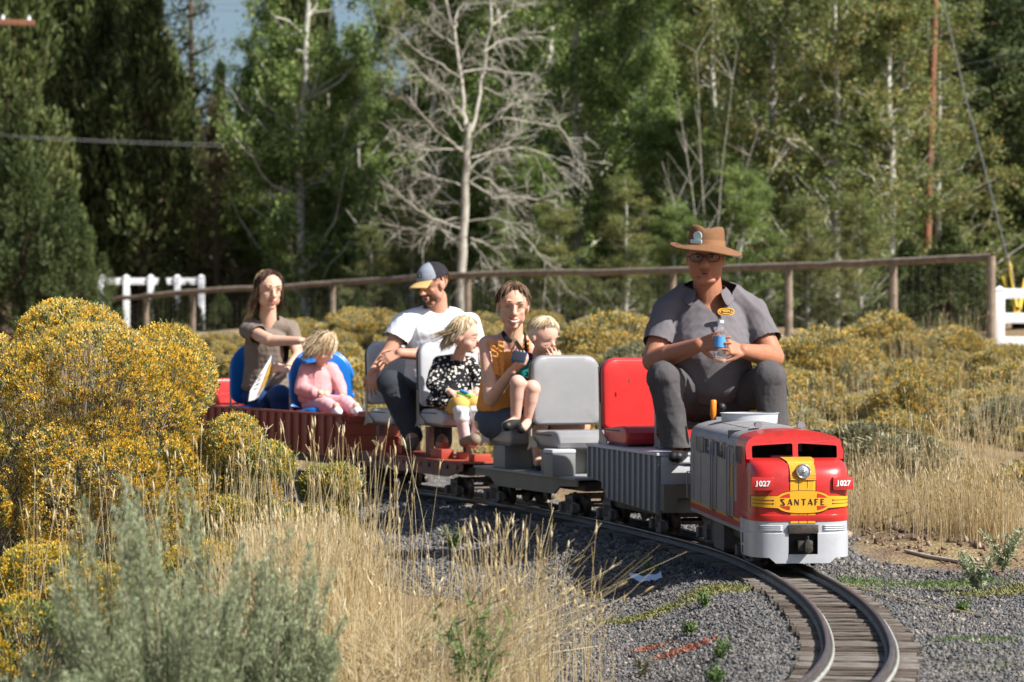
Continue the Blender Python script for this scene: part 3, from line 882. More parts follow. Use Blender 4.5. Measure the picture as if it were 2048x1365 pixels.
def conifer_meshes(seed, H_=9, W_=1.6, n=20000, kind='juniper', lm=None):
    g_ = np.random.default_rng(seed)
    t = np.linspace(0, 1, 8)
    tr = np.stack([np.cumsum(g_.normal(0, .03, 8)), np.cumsum(g_.normal(0, .03, 8)), t * H_ * .97], -1); tr[0, :2] = 0
    parts = [tubes_np(tr[None], (.14 * (1 - t) + .015)[None], 7)]
    if kind == 'juniper':
        # many upright flame-shaped tongues
        nt = 190
        hz = g_.uniform(0, 1, nt) ** .85
        rr = W_ * (1 - hz ** 1.4) * g_.uniform(.35, 1.15, nt); th = g_.uniform(0, 6.28, nt)
        hb = hz * H_ * .80; hl = g_.uniform(.7, 1.6, nt) * (H_ / 9)
        k = g_.integers(0, nt, n); u = g_.uniform(0, 1, n)
        w = .25 * np.sin(np.pi * np.clip(u * .85 + .12, 0, 1)) ** .8 * (H_ / 9) * g_.uniform(.7, 1.2, nt)[k]
        a = g_.uniform(0, 6.28, n)
        q = np.sqrt(g_.uniform(.35, 1, n))
        C = np.stack([np.cos(th[k]) * rr[k] + np.cos(a) * w * q, np.sin(th[k]) * rr[k] + np.sin(a) * w * q, hb[k] + u * hl[k]], -1)
        D = np.stack([np.cos(a) * .35, np.sin(a) * .35, np.ones(n)], -1) + g_.normal(size=(n, 3)) * .3
        lf = cards_np(C, D, g_.uniform(.09, .20, n), g_.uniform(.03, .055, n), g_)
        bs = np.stack([np.zeros(nt), np.zeros(nt), hb * .7], -1); e = np.stack([np.cos(th) * rr, np.sin(th) * rr, hb + hl * .4], -1)
        P = bs[:, None] + (e - bs)[:, None] * np.linspace(0, 1, 5)[None, :, None]
        parts.append(tubes_np(P, np.linspace(.04, .01, 5)[None].repeat(nt, 0), 4))
    else:
        nb = 95
        u = np.sort(g_.uniform(.06, .99, nb)); th = g_.uniform(0, 6.28, nb)
        ln = W_ * (1.08 - u) ** .7 * g_.uniform(.6, 1.1, nb)
        tt = np.linspace(0, 1, 6)[None]
        P = np.stack([np.cos(th)[:, None] * ln[:, None] * tt, np.sin(th)[:, None] * ln[:, None] * tt, (u * H_)[:, None] + ln[:, None] * (-.12 * tt + .35 * tt ** 2)], -1)
        parts.append(tubes_np(P, np.linspace(.035, .008, 6)[None].repeat(nb, 0), 4))
        k = g_.integers(0, nb, n); s = g_.uniform(.25, 1, n) * 5; i0 = np.minimum(s.astype(int), 4); fr = (s - i0)[:, None]
        C = P[k, i0] * (1 - fr) + P[k, i0 + 1] * fr
        cl = g_.integers(0, 14, n)
        off = unit(g_.normal(size=(nb, 14, 3))) * .26
        C = C + off[k, cl] * g_.uniform(.5, 1.1, (n, 1)) + g_.normal(size=(n, 3)) * .07
        D = g_.normal(size=(n, 3)) + np.array([0, 0, .5])
        lf = cards_np(C, D, g_.uniform(.09, .17, n), g_.uniform(.022, .04, n), g_)
    wood = merge_np(parts)
    return mesh_np("trunk", *wood, m_bark, smooth=True), mesh_np("crown", *lf, lm or m_jun)


ASP = [aspen_meshes(301, lm=m_asp, nl=34000, low=.03), aspen_meshes(302, W_=2.0, lm=m_asp, nl=36000, low=.03), aspen_meshes(303, W_=1.6, lm=m_aspy, nl=24000, low=.08), aspen_meshes(304, W_=1.9, lm=m_aspy, nl=26000, low=.05)]
JUN = [conifer_meshes(311, W_=1.5, n=26000), conifer_meshes(312, W_=1.8, n=26000), conifer_meshes(313, W_=1.1, n=20000)]
PIN = [conifer_meshes(321, W_=2.3, n=24000, kind='pine', lm=m_pine), conifer_meshes(322, W_=2.0, n=22000, kind='pine', lm=m_pine)]
CED = conifer_meshes(331, H_=9, W_=2.2, n=26000, lm=m_cedar)
BRT = conifer_meshes(332, H_=9, W_=1.7, n=9000, kind='pine', lm=m_browntree)
SPN = conifer_meshes(333, H_=9, W_=1.6, n=7000, kind='pine', lm=m_jun)


def tree(name, ms, px, d, sc, label, rz=0, group=None, wide=1.0, cat="tree", keep=None):
    x = xat(px, d)
    root = tag(empty(name, (x, d, gz(x, d) - .05), rz), label, cat, group)
    if keep and -70 < px < 2150: keep[0].append((keep[1], keep[2], root))
    elif keep: tag(root, "dark wood continuing past the edge of the picture", kind='stuff')
    root.scale = (sc * wide, sc * wide, sc)
    link("trunk", ms[0], root); link("crown", ms[1], root)
    return root


# named individuals the photograph lets one find
tree("aspen_tree", ASP[1], 612, 60, 1.32, "leafy aspen with pale trunk above the woman in the grey-brown shirt", .4, wide=.85)
tree("aspen_tree", ASP[0], 505, 68, .84, "lower bushy aspen standing in front of the dark junipers", 2.2)
tree("aspen_tree", ASP[0], 715, 60, .72, "aspen between the pale-trunked one and the bare tree", 5)
tree("aspen_tree", ASP[2], 782, 70, 1.05, "thin-trunked tree standing against the sky gap left of the bare tree", 1, wide=.8)
tree("aspen_tree", ASP[0], 850, 58, .98, "green aspen directly behind the bare tree's left branches", 3)
tree("aspen_tree", ASP[1], 1010, 57, 1.1, "green aspen directly behind the bare tree's right branches", 2)
tree("aspen_tree", ASP[0], 1165, 52, 1.12, "aspen with mottled trunk above the blond boy", 1.4)
tree("aspen_tree", ASP[1], 1203, 55, 1.05, "aspen with white-blotched trunk beside the mottled one", 4.1, wide=.8)
tree("aspen_tree", ASP[0], 1300, 51, .88, "slender white-stemmed aspen left of the driver's hat", .9, wide=.8)
tree("aspen_tree", ASP[2], 1545, 49, 1.24, "tall aspen with bright white trunk right of the driver's hat", 1.1, wide=.85)
tree("aspen_tree", ASP[3], 1420, 53, .95, "olive-leaved aspen above the driver's hat", 2.6)
tree("aspen_tree", ASP[3], 1668, 47, .84, "aspen with browning leaves and forked white trunk near the leaning utility pole", 3.3, wide=1.05)
tree("aspen_tree", ASP[2], 1790, 47, .74, "low browning aspen in front of the leaning utility pole", 5.2, wide=1.3)
tree("aspen_tree", ASP[3], 1880, 50, .66, "shortest browning aspen reaching over to the guy wire", .2, wide=1.3)
tree("aspen_tree", ASP[1], 1090, 63, 1.2, "tall green aspen behind the mottled-trunk aspen", 5.5)
tree("aspen_tree", ASP[0], 930, 66, 1.15, "tall green aspen far behind the bare tree", 1.9)
tree("juniper_tree", JUN[0], 10, 60, 1.22, "dark juniper at the left edge behind the wooden crossarm", .3)
tree("juniper_tree", JUN[1], 95, 64, 1.05, "dark juniper whose top shows against the first sky gap", 1.3, wide=.9)
tree("juniper_tree", JUN[0], 190, 64, 1.2, "tall pointed dark juniper right of the first sky gap", 2.3)
tree("juniper_tree", JUN[1], 285, 63, 1.08, "broad dark juniper crossed by the sagging double wire", 3.3)
tree("pine_tree", SPN, 372, 68, 1.35, "sparse pine with open crown against the sky", 1, wide=.7)
tree("juniper_tree", JUN[2], 440, 72, .84, "narrow juniper spire in the middle of the sky gap", 1, wide=.7)
tree("juniper_tree", JUN[2], 490, 70, .80, "second narrow juniper spire, right of the middle of the sky gap", 4, wide=.7)
tree("juniper_tree", JUN[0], 590, 66, 1.2, "tall dark juniper behind the leafy pale-trunked aspen", 2, wide=.7)
tree("juniper_tree", JUN[0], 640, 70, 1.18, "dark juniper right of the tall one behind the leafy aspen", 5, wide=.55)
tree("pine_tree", BRT, 435, 62, .60, "brownish thinning conifer below the narrow spires", 3, wide=1.1)
tree("cedar_tree", CED, 40, 51, .55, "fresh green cedar at the left edge above the tallest ochre bush", 1.2)
tree("cedar_tree", CED, 135, 50, .36, "small rounded green cedar left of the white fence", 2.4, wide=1.2)
tree("cedar_tree", CED, 1900, 41, .20, "low green cedar just behind the end of the rail fence", .5, wide=2.2)
tree("cedar_tree", CED, 1815, 43, .18, "low green cedar behind the last bay but one of the rail fence", 2.5, wide=2.3)
PL, JL, SL, UL = [], [], [], []
BL = []
for i, (px, d, s) in enumerate([(470, 76, .62), (560, 80, .85), (660, 66, .62), (880, 72, 1.15), (960, 74, 1.2), (1050, 72, 1.2), (1130, 68, 1.15), (1250, 64, 1.0), (1370, 60, .95), (1460, 62, 1.0), (1600, 58, .9), (1710, 56, .75), (340, 70, .45), (230, 68, .34), (300, 66, .36), (420, 66, .40), (500, 64, .42), (600, 66, .46), (690, 62, .42), (770, 62, .46), (850, 60, .46), (930, 60, .5), (1000, 58, .48), (1080, 58, .5), (1150, 56, .46), (1220, 55, .46), (1290, 55, .46), (1370, 54, .44), (1440, 54, .46), (1510, 53, .42), (1590, 52, .42), (1680, 52, .42), (1760, 51, .40)]):
    tree('aspen_tree', ASP[i % 2], px, d, s, None, i * 1.1, wide=1.15 if s > .55 else 1.7, keep=(BL, px, 'in the back row ' + ('left of the bare tree' if px < 900 else ('right of the bare tree' if px < 1300 else 'behind the driver'))))
for i, (px, d, s) in enumerate([(2220, 66, 1.3), (2350, 70, 1.35), (2480, 66, 1.3), (2620, 70, 1.3), (2760, 66, 1.3), (1230, 76, 1.35), (1330, 72, 1.3), (1440, 78, 1.4), (1560, 70, 1.3), (1650, 78, 1.42), (1750, 68, 1.3), (1850, 74, 1.4), (1950, 64, 1.3), (2040, 70, 1.4), (2110, 60, 1.3), (1700, 60, .9), (1980, 55, 1.05), (2080, 52, .95), (1800, 58, .95), (1900, 60, 1.1)]):
    tree("pine_tree", PIN[i % 2], px, d, s, None, i * 1.3, wide=1.05, keep=(PL, px, "in the wood behind the turning aspens" if px < 2090 else "beyond the right edge"))
for i, (px, d, s) in enumerate([(-900, 70, 1.2), (-760, 74, 1.3), (-620, 70, 1.1), (-480, 74, 1.3), (-340, 70, 1.2), (-200, 74, 1.25), (-60, 72, 1.3), (60, 76, 1.3), (160, 74, 1.2), (250, 72, 1.15), (340, 66, .85), (420, 80, .72), (510, 82, .74), (600, 76, 1.1), (690, 84, .80), (760, 82, .74), (850, 80, 1.05), (920, 84, 1.3), (1010, 78, 1.3), (1100, 82, 1.4), (1170, 76, 1.3), (390, 74, .62), (330, 76, .62), (260, 72, .5)]):
    tree("juniper_tree", JUN[i % 2], px, d, s, None, i * .9, wide=1.15, keep=(JL, px, "in the back row " + ("outside the left edge" if px < -50 else "behind the white fence" if px < 450 else ("behind the pale-trunked aspen" if px < 800 else "behind the bare tree"))))
for i, (px, d, s) in enumerate([(560, 64, .38), (680, 60, .36), (740, 56, .28), (830, 53, .33), (985, 49, .24), (1060, 48, .34), (1120, 47, .26), (1250, 47, .30), (1340, 45, .26), (1480, 44, .30), (1610, 43, .26), (1720, 42, .24), (440, 70, .34), (1380, 50, .45), (650, 62, .6), (1000, 60, .5), (1500, 52, .5), (1230, 58, .7)]):
    tree("aspen_sapling", ASP[i % 4], px, d, s, None, i * 2.1, wide=1.7, keep=(SL, px, "behind the rail fence " + landmark(px).replace("behind", "above")))

name_by_place(BL, "green aspen", "tree", "aspens in the back row of the wood")
name_by_place(PL, "dark pine", "tree", "dark pines of the wood on the right")
name_by_place(JL, "dark juniper", "tree", "dark junipers at the back of the wood")
name_by_place(SL, "young aspen", "tree", "young aspens behind the rail fence")
for i, (px, d, s) in enumerate([(325, 55.8, .16), (375, 55.6, .14), (440, 54.6, .12), (505, 54.2, .11), (575, 53.5, .12), (640, 53, .10), (715, 51.5, .12), (800, 50.5, .10), (880, 50, .12)]):
    tree("shrub", (CED, JUN[1])[i % 2], px, d, s, None, i * 1.7, wide=1.5, cat="bush", keep=(UL, px, "at the rail fence " + ("below the white fence" if px < 480 else landmark(px).replace("behind", "above"))))
name_by_place(UL, "dark shrub", "bush", "dark shrubs along the rail fence")

# ---- the bare tree
D0 = 46.8
cs = 1 / 2.437
BR = [([(595, 1520), (597, 1330), (600, 1100), (615, 900), (617, 750), (630, 600)], .085, .05), ([(618, 640), (605, 560), (595, 400), (570, 200), (540, 100), (500, -60)], .038, .018), ([(630, 680), (650, 600), (690, 420), (710, 220), (745, 120), (730, -60)], .036, .017)]
for pl_ in [[(600, 740), (520, 680), (440, 620), (370, 520), (330, 480)], [(600, 720), (480, 740), (380, 730), (280, 710)], [(595, 560), (520, 450), (420, 390), (340, 310)], [(590, 380), (480, 310), (400, 270), (330, 200), (250, 110)],
            [(600, 910), (520, 880), (400, 850), (310, 790), (280, 720)], [(640, 770), (780, 720), (900, 710), (1020, 740), (1150, 790)], [(645, 670), (770, 550), (880, 590), (1000, 605), (1090, 600), (1130, 700), (1145, 780)],
            [(770, 550), (860, 500), (960, 400)], [(630, 890), (720, 840), (770, 720)], [(640, 830), (740, 880), (800, 960), (850, 1010)], [(630, 890), (740, 970), (850, 960), (980, 980), (1060, 940)],
            [(600, 1120), (430, 1060), (340, 1000), (280, 930)], [(595, 1160), (440, 1100), (340, 1120), (200, 1080)], [(630, 1080), (760, 1060), (860, 1110), (940, 1220), (1020, 1300)], [(630, 1160), (720, 1190), (830, 1290)],
            [(640, 1180), (740, 1310), (760, 1380)], [(600, 350), (700, 330), (800, 345), (950, 350)], [(745, 120), (820, 50), (890, 0)], [(560, 150), (570, 60), (600, 0)], [(600, 500), (470, 590), (300, 630)], [(700, 430), (780, 470), (900, 480), (950, 520)],
            [(590, 1010), (500, 930), (440, 870), (340, 840)], [(600, 640), (540, 560), (500, 500), (470, 420)], [(700, 250), (820, 180), (900, 170)], [(570, 220), (470, 160), (400, 60)], [(590, 1060), (480, 1090), (380, 1180)], [(610, 850), (700, 760), (820, 690), (900, 620)]]:
    BR.append((pl_, .017, .006))
g_ = np.random.default_rng(55)
segs = []
for pl_, r0, r1 in BR:
    pts = []
    dd = 0; dr = g_.uniform(-.30, .30)
    for i, (cx, cy) in enumerate(pl_):
        p = at(680 + cx * cs, cy * cs, D0)
        pts.append([p.x, D0 + (dr * i if r0 < .05 else 0), p.z])
    pts = np.array(pts)
    u = np.linspace(0, 1, len(pts)); v = np.linspace(0, 1, 15)
    q = np.stack([np.interp(v, u, pts[:, k]) for k in range(3)], -1)
    kk = np.array([.25, .5, .25])
    for _ in range(2):
        q[1:-1] = q[:-2] * .25 + q[1:-1] * .5 + q[2:] * .25
    q[1:-1] += g_.normal(size=(13, 3)) * .012
    segs.append((q, np.linspace(r0, r1, 15)))
tw = []
for q, rr in segs:
    nn = 13 if rr[0] < .03 else 8
    for _ in range(nn):
        i = g_.integers(3 if rr[0] < .03 else 6, 14)
        tdir = unit(q[i] - q[i - 1]); dv = unit(tdir * .7 + g_.normal(size=3) * .6 + np.array([0, 0, .1])); ln = g_.uniform(.25, .85)
        v = np.linspace(0, 1, 8)[:, None]
        sag = g_.uniform(-.35, .15)
        c = q[i] + dv * ln * v + np.array([0, 0, 1]) * sag * ln * v ** 2 + np.cumsum(g_.normal(size=(8, 3)) * .012, 0)
        tw.append(c)
        for _ in range(3):
            j = g_.integers(2, 7); dv2 = unit(dv + g_.normal(size=3) * .7); c2 = c[j] + dv2 * ln * .45 * v + np.array([0, 0, 1]) * sag * .4 * v ** 2
            tw.append(c2)
bt = tag(empty("bare_tree", (xat(925, D0), D0, gz(xat(925, D0), D0))), "leafless pale grey tree with arching bare branches behind the man in the cap", "tree")
o0 = np.array(bt.location)
link("trunk", mesh_np("trunk", *tubes_np(np.array([s[0] for s in segs[:3]]) - o0, np.array([s[1] for s in segs[:3]]), 9), m_dead, smooth=True), bt)
for q, rr in segs[3:]:
    link("branch", mesh_np("branch", *tubes_np(q[None] - o0, rr[None], 6), m_dead, smooth=True), bt)
tag(link("twigs", mesh_np("twigs", *tubes_np(np.array(tw) - o0, np.linspace(.0062, .0028, 8)[None].repeat(len(tw), 0), 3), m_dead), bt), kind='stuff')

# second, thin bare tree left of the driver's hat
tw = []
bx = xat(1415, 46)
root = tag(empty("bare_sapling", (bx, 46, gz(bx, 46))), "thin bare sapling with forked grey stems just above the driver's hat", "tree")
for a, h in [(-.12, 4.2), (-.03, 4.8), (.1, 4.4), (.25, 3.6), (.4, 2.9), (-.25, 3.0)]:
    v = np.linspace(0, 1, 9)
    c = np.stack([a * h * v ** 1.3, g_.normal(0, .2) * v * h * .3, h * v], -1) + np.cumsum(g_.normal(size=(9, 3)) * .02, 0) * v[:, None]
    tw.append((c, .014))
    for _ in range(7):
        i = g_.integers(3, 9); dv = unit(np.array([g_.normal() * .7, g_.normal() * .7, .8])); tw.append((c[i] + dv * g_.uniform(.3, .9) * v[:, None], .006))
link("stems", mesh_np("stems", *tubes_np(np.array([c for c, r in tw]), np.array([np.linspace(r, r * .3, 9) for c, r in tw]), 5), m_dead), root)

# ================================================================ FENCES
m_log = mat("weathered_log", (.24, .185, .135), rough=.9, var=.35, scale=8, stretch=(1, 1, 1), dirt=(.12, .08, .06), dirt_amt=.6, dirt_scale=3)
m_wire = mat("fence_wire", (.20, .19, .17), rough=.5, metal=.5)
FP = [(1982, 515, 35.0), (1786, 524, 36.6), (1577, 533, 38.5), (1345, 541, 40.8), (935, 551, 46.0), (665, 567, 50.5), (385, 584, 53.0), (292, 592, 54.0), (215, 599, 55)]
fence = tag(empty("rail_fence", (xat(1982, 35), 35, gz(xat(1982, 35), 35))), "long weathered log rail fence with wire mesh across the whole background", "fence")
fo = np.array(fence.location)
tops = []
for px, py, d in FP:
    p = at(px, py, d); tops.append(np.array(p))
    zb = gz(p.x, p.y)
    pts = np.array([[p.x, p.y, zb - .1], [p.x + .004, p.y, (zb + p.z) / 2], [p.x, p.y, p.z + (.02 if px > 1900 else -.03)]]) - fo
    V_, F_ = tubes_np(pts[None], np.array([[.062, .058, .055]]), 10)
    V_ = np.vstack([V_, pts[-1:]]); cap = [[20 + i, 20 + (i + 1) % 10, 30, 30] for i in range(10)]
    me = bpy.data.meshes.new("post"); me.from_pydata(V_.tolist(), [], F_.tolist() + [[20 + i, 20 + (i + 1) % 10, 30] for i in range(10)]); me.materials.append(m_log)
    link("post", me, fence)
for a, b in zip(tops[:-1], tops[1:]):
    q = np.linspace(0, 1, 7)[:, None]
    c = a + (b - a) * (q * 1.02 - .01); c[1:-1, 2] += g_.normal(size=5) * .008
    link("rail", mesh_np("rail", *tubes_np(c[None] - fo, np.full((1, 7), .05) * g_.uniform(.85, 1.1), 8), m_log, smooth=True), fence)
wp = []
for a, b in zip(tops[:-1], tops[1:]):
    L_ = np.linalg.norm(b - a); za, zb_ = gz(a[0], a[1]), gz(b[0], b[1])
    for f in np.linspace(.06, .93, 9):
        p0 = a.copy(); p1 = b.copy(); p0[2] = za + (a[2] - za) * f; p1[2] = zb_ + (b[2] - zb_) * f
        wp.append(np.linspace(p0, p1, 3))
    for s_ in np.arange(0, L_, .15):
        p = a + (b - a) * s_ / L_; zl = za + (zb_ - za) * s_ / L_; q = p.copy(); q[2] = zl + .03
        wp.append(np.linspace(q, p, 3))
tag(link("wire_mesh", mesh_np("wire_mesh", *tubes_np(np.array(wp) - fo, np.full((len(wp), 3), .0019), 3), m_wire), fence), kind='stuff')

m_vinyl = mat("white_vinyl", (.80, .80, .80), rough=.45, var=.03, dirt=(.45, .43, .38), dirt_amt=.35, dirt_scale=3)


def box_me(name, sx, sy, sz, m, bev=.0, z0=0.0, seg=2):
    bm = bmesh.new(); bmesh.ops.create_cube(bm, size=1)
    for v in bm.verts: v.co = Vector((v.co.x * sx, v.co.y * sy, v.co.z * sz + z0))
    if bev: bmesh.ops.bevel(bm, geom=list(bm.edges), offset=bev, segments=seg, profile=.6, affect='EDGES')
    me = bpy.data.meshes.new(name); bm.to_mesh(me); bm.free(); me.materials.append(m)
    if bev:
        for p in me.polygons: p.use_smooth = True
        try: me.set_sharp_from_angle(angle=R(35))
        except Exception: pass
    return me


def vinyl_fence(pts, top, rails, label):
    root = tag(empty("vinyl_fence", (pts[0][0], pts[0][1], gz(*pts[0]))), label, "fence")
    o = Vector(root.location)
    for (x, d) in pts:
        zb = gz(x, d) - .05
        link("post", box_me("post", .125, .125, top - zb, m_vinyl, .006), root, Vector((x, d, (top + zb) / 2)) - o)
        bm = bmesh.new(); bmesh.ops.create_cone(bm, cap_ends=True, segments=4, radius1=.105, radius2=.02, depth=.05)
        bmesh.ops.rotate(bm, verts=bm.verts, matrix=Matrix.Rotation(R(45), 3, 'Z'))
        me = bpy.data.meshes.new("post_cap"); bm.to_mesh(me); bm.free(); me.materials.append(m_vinyl)
        link("post_cap", me, root, Vector((x, d, top + .025)) - o)
    for (a, b) in zip(pts[:-1], pts[1:]):
        v = Vector((b[0] - a[0], b[1] - a[1], 0))
        for z in rails:
            link("rail", box_me("rail", v.length - .12, .04, .14, m_vinyl, .005), root, Vector(((a[0] + b[0]) / 2, (a[1] + b[1]) / 2, z)) - o, (0, 0, math.atan2(v.y, v.x)))
    return root


vinyl_fence([(xat(p, 57), 57.0) for p in (203, 253, 302, 355, 403)], 2.02, (1.93,), "white vinyl rail fence among the trees on the left")
vinyl_fence([(xat(1999, 37), 37.0), (xat(1999, 37) + 1.9, 37.2), (xat(1999, 37) + 3.8, 37.4)], 1.50, (1.45, 1.12, .80), "white three-rail fence at the right edge beyond the rail fence's end")

# ================================================================ POLES AND WIRES
m_pole = mat("creosoted_pole", (.20, .085, .045), rough=.85, var=.3, scale=3, stretch=(6, 6, .6))
m_cable = mat("grey_cable", (.12, .12, .12), rough=.5)
m_guard = mat("yellow_plastic", (.72, .48, .05), rough=.45)
m_ins = mat("porcelain_insulator", (.65, .66, .68), rough=.25)
pa, pb_ = at(1852, 560, 49), at(1878, -260, 49)
pole = tag(empty("utility_pole", (pa.x, 49, gz(pa.x, 49))), "reddish brown wooden utility pole leaning slightly among the turning aspens", "utility pole")
o = Vector(pole.location)
pts = np.array([[pa.x, 49, o.z - .2], list(pa), list(pb_)]) - np.array(o)
link("pole", mesh_np("pole", *tubes_np(pts[None], np.array([[.078, .075, .062]]), 14), m_pole, smooth=True), pole)


def cable(name, pts, r, label, m=None, n=16, sag=0, cat="wire"):
    P = np.array([list(p) for p in pts]); t = np.linspace(0, 1, n)
    q = np.stack([np.interp(t, np.linspace(0, 1, len(P)), P[:, k]) for k in range(3)], -1); q[:, 2] -= sag * 4 * t * (1 - t)
    return tag(link(name, mesh_np(name, *tubes_np(q[None], np.full((1, n), r), 6), m or m_cable, smooth=True)), label, cat)


cable("guy_wire", [at(1872, -60, 48.8), at(1925, 170, 47), at(1975, 360, 45), at(2019, 530, 42.5), at(2045, 640, 40.0)], .012, "taut grey guy wire slanting down from the leaning utility pole")
for a, b, l in [((2018, 528, 43.4), (2034, 618, 41), "upper yellow plastic guard on the guy wire above the white fence"), ((2006, 556, 43), (2030, 632, 41), "yellow guard strip leaning to the guy wire, nearer the fence post"), ((2050, 560, 43), (2036, 632, 41), "yellow guard strip at the picture's right edge behind the white fence")]:
    cable("wire_guard", [at(*a), at(*b)], .034, l, m_guard, 3, cat="guy wire guard")
cable("overhead_wire", [at(1815, 152, 50), at(2120, 92, 46)], .012, "thin overhead wire crossing the leaning pole, upper of the pair")
cable("overhead_wire", [at(1640, 195, 51), at(2120, 100, 46)], .010, "thin overhead wire crossing the leaning pole, lower of the pair", sag=.1)
cable("overhead_wire", [at(-60, 258, 50), at(50, 266, 50), at(450, 288, 52)], .0045, "upper of two sagging wires across the dark junipers", sag=.06)
cable("overhead_wire", [at(-60, 262, 50), at(50, 270, 50), at(450, 294, 52)], .0045, "lower of two sagging wires across the dark junipers", sag=.06)
for i in range(3):
    cable("overhead_wire", [at(-60, 20 + i * 4, 78), at(620, 22 - i * 18, 90)], .012, ["lowest", "middle", "highest"][i] + " of three faint wires across the sky gap")
# pole with crossarm, mostly outside the picture
xp = xat(-70, 55)
pole2 = tag(empty("utility_pole", (xp, 55, gz(xp, 55))), "utility pole at the left edge of which only the red-brown wooden crossarm shows", "utility pole")
link("pole", mesh_np("pole", *tubes_np(np.array([[[0, 0, -.2], [0, 0, 4], [0, 0, 8.2]]]), np.array([[.14, .12, .1]]), 14), m_pole, smooth=True), pole2)
za = at(0, 44, 55).z - pole2.location.z
arm = link("crossarm", box_me("crossarm", 2.84, .10, .115, m_pole, .008), pole2, (0, -.14, za), (0, R(1.8), 0))
for u in (-1.3, -.7, .78, 1.3):
    bm = bmesh.new(); bmesh.ops.create_cone(bm, cap_ends=True, segments=10, radius1=.045, radius2=.022, depth=.09)
    me = bpy.data.meshes.new("insulator"); bm.to_mesh(me); bm.free(); me.materials.append(m_ins)
    link("insulator", me, arm, (u, 0, .10))
# ================================================================ THE TRAIN
m_red = mat("red_enamel", (.56, .026, .022), rough=.32, var=.06, scale=5, coat=.35, dirt=(.20, .032, .026), dirt_amt=.7, dirt_scale=11, bump=.05, bscale=18)
m_silver = mat("silver_paint", (.30, .295, .305), rough=.42, metal=.35, var=.10, scale=7, dirt=(.20, .17, .15), dirt_amt=.6, dirt_scale=5, bump=.06, bscale=14)
m_pilot = mat("pilot_silver", (.50, .51, .54), rough=.38, metal=.25, var=.05, scale=6, dirt=(.30, .28, .26), dirt_amt=.35, dirt_scale=8)
m_roof = mat("dusty_grey_roof", (.27, .26, .26), rough=.55, metal=.2, var=.15, scale=7, dirt=(.40, .37, .33), dirt_amt=.6, dirt_scale=10)
m_yel = mat("warbonnet_yellow", (.75, .36, .018), rough=.38, var=.05, coat=.25, dirt=(.5, .25, .03), dirt_amt=.25)
m_yelg = mat("grille_yellow", (.62, .30, .025), rough=.45, var=.07)
m_blk = mat("black_paint", (.012, .012, .013), rough=.5, var=.2)
m_blkl = mat("lettering_black", (.015, .012, .012), rough=.5)
m_wht = mat("lettering_white", (.80, .79, .76), rough=.5, var=.03)
m_iron = mat("greasy_iron", (.055, .050, .045), rough=.55, metal=.4, var=.35, scale=14, dirt=(.14, .075, .04), dirt_amt=.7, dirt_scale=12, bump=.3)
m_truck = mat("dusty_truck_grey", (.10, .095, .09), rough=.6, metal=.3, var=.3, scale=14, dirt=(.20, .16, .12), dirt_amt=.6, dirt_scale=12)
m_chrome = mat("chrome", (.75, .75, .75), rough=.12, metal=1, var=.02)
m_lens = mat("headlight_glass", (.5, .52, .54), rough=.08, metal=.6, var=.25, scale=80, bump=.4, bscale=120)
m_dglass = mat("dark_side_window", (.035, .04, .045), rough=.15, spec=.6, var=.1)
m_boxgrey = mat("box_car_grey", (.20, .205, .205), rough=.5, metal=.15, var=.10, dirt=(.12, .11, .10), dirt_amt=.4)
m_boxlid = mat("box_lid_grey", (.48, .50, .53), rough=.45, var=.06, dirt=(.3, .28, .25), dirt_amt=.3)
m_flat = mat("olive_grey_frame", (.17, .155, .12), rough=.6, var=.12, dirt=(.10, .08, .06), dirt_amt=.5)
m_deckg = mat("flat_car_deck", (.27, .27, .26), rough=.6, var=.12, dirt=(.15, .13, .1), dirt_amt=.5)
m_oxide = mat("oxide_red_paint", (.30, .060, .030), rough=.55, var=.12, scale=6, dirt=(.13, .05, .03), dirt_amt=.6, dirt_scale=6, bump=.05)
m_oxl = mat("pale_oxide_frame", (.17, .085, .06), rough=.7, var=.2, dirt=(.22, .15, .11), dirt_amt=.6)
m_oran = mat("orange_red_block", (.36, .05, .025), rough=.5, var=.08)
m_vgrey = mat("grey_vinyl", (.235, .235, .24), rough=.38, var=.06, scale=9, dirt=(.24, .23, .215), dirt_amt=.35, dirt_scale=8, coat=.1, bump=.05, bscale=20)
m_vwhite = mat("pale_grey_vinyl", (.44, .44, .46), rough=.38, var=.06, scale=9, dirt=(.34, .33, .31), dirt_amt=.35, dirt_scale=7, coat=.1, bump=.05, bscale=20)
m_vred = mat("red_vinyl", (.52, .028, .026), rough=.30, var=.06, dirt=(.42, .035, .03), dirt_amt=.4, coat=.2, bump=.05, bscale=20)
m_blue = mat("blue_plastic", (.008, .14, .46), rough=.28, var=.06, dirt=(.02, .12, .33), dirt_amt=.3, coat=.2)
m_shell = mat("grey_seat_shell", (.16, .165, .17), rough=.45, var=.08)
m_brkt = mat("tan_seat_bracket", (.36, .335, .29), rough=.45, metal=.3, var=.1)
m_pipe = mat("dark_piping", (.05, .05, .05), rough=.6)
m_tool = mat("amber_plastic", (.70, .22, .02), rough=.2, var=.05)

_dg = bpy.context.evaluated_depsgraph_get


def eval_mesh(o, name):
    dg = _dg()
    me = bpy.data.meshes.new_from_object(o.evaluated_get(dg), preserve_all_data_layers=False, depsgraph=dg)
    me.name = name
    return me


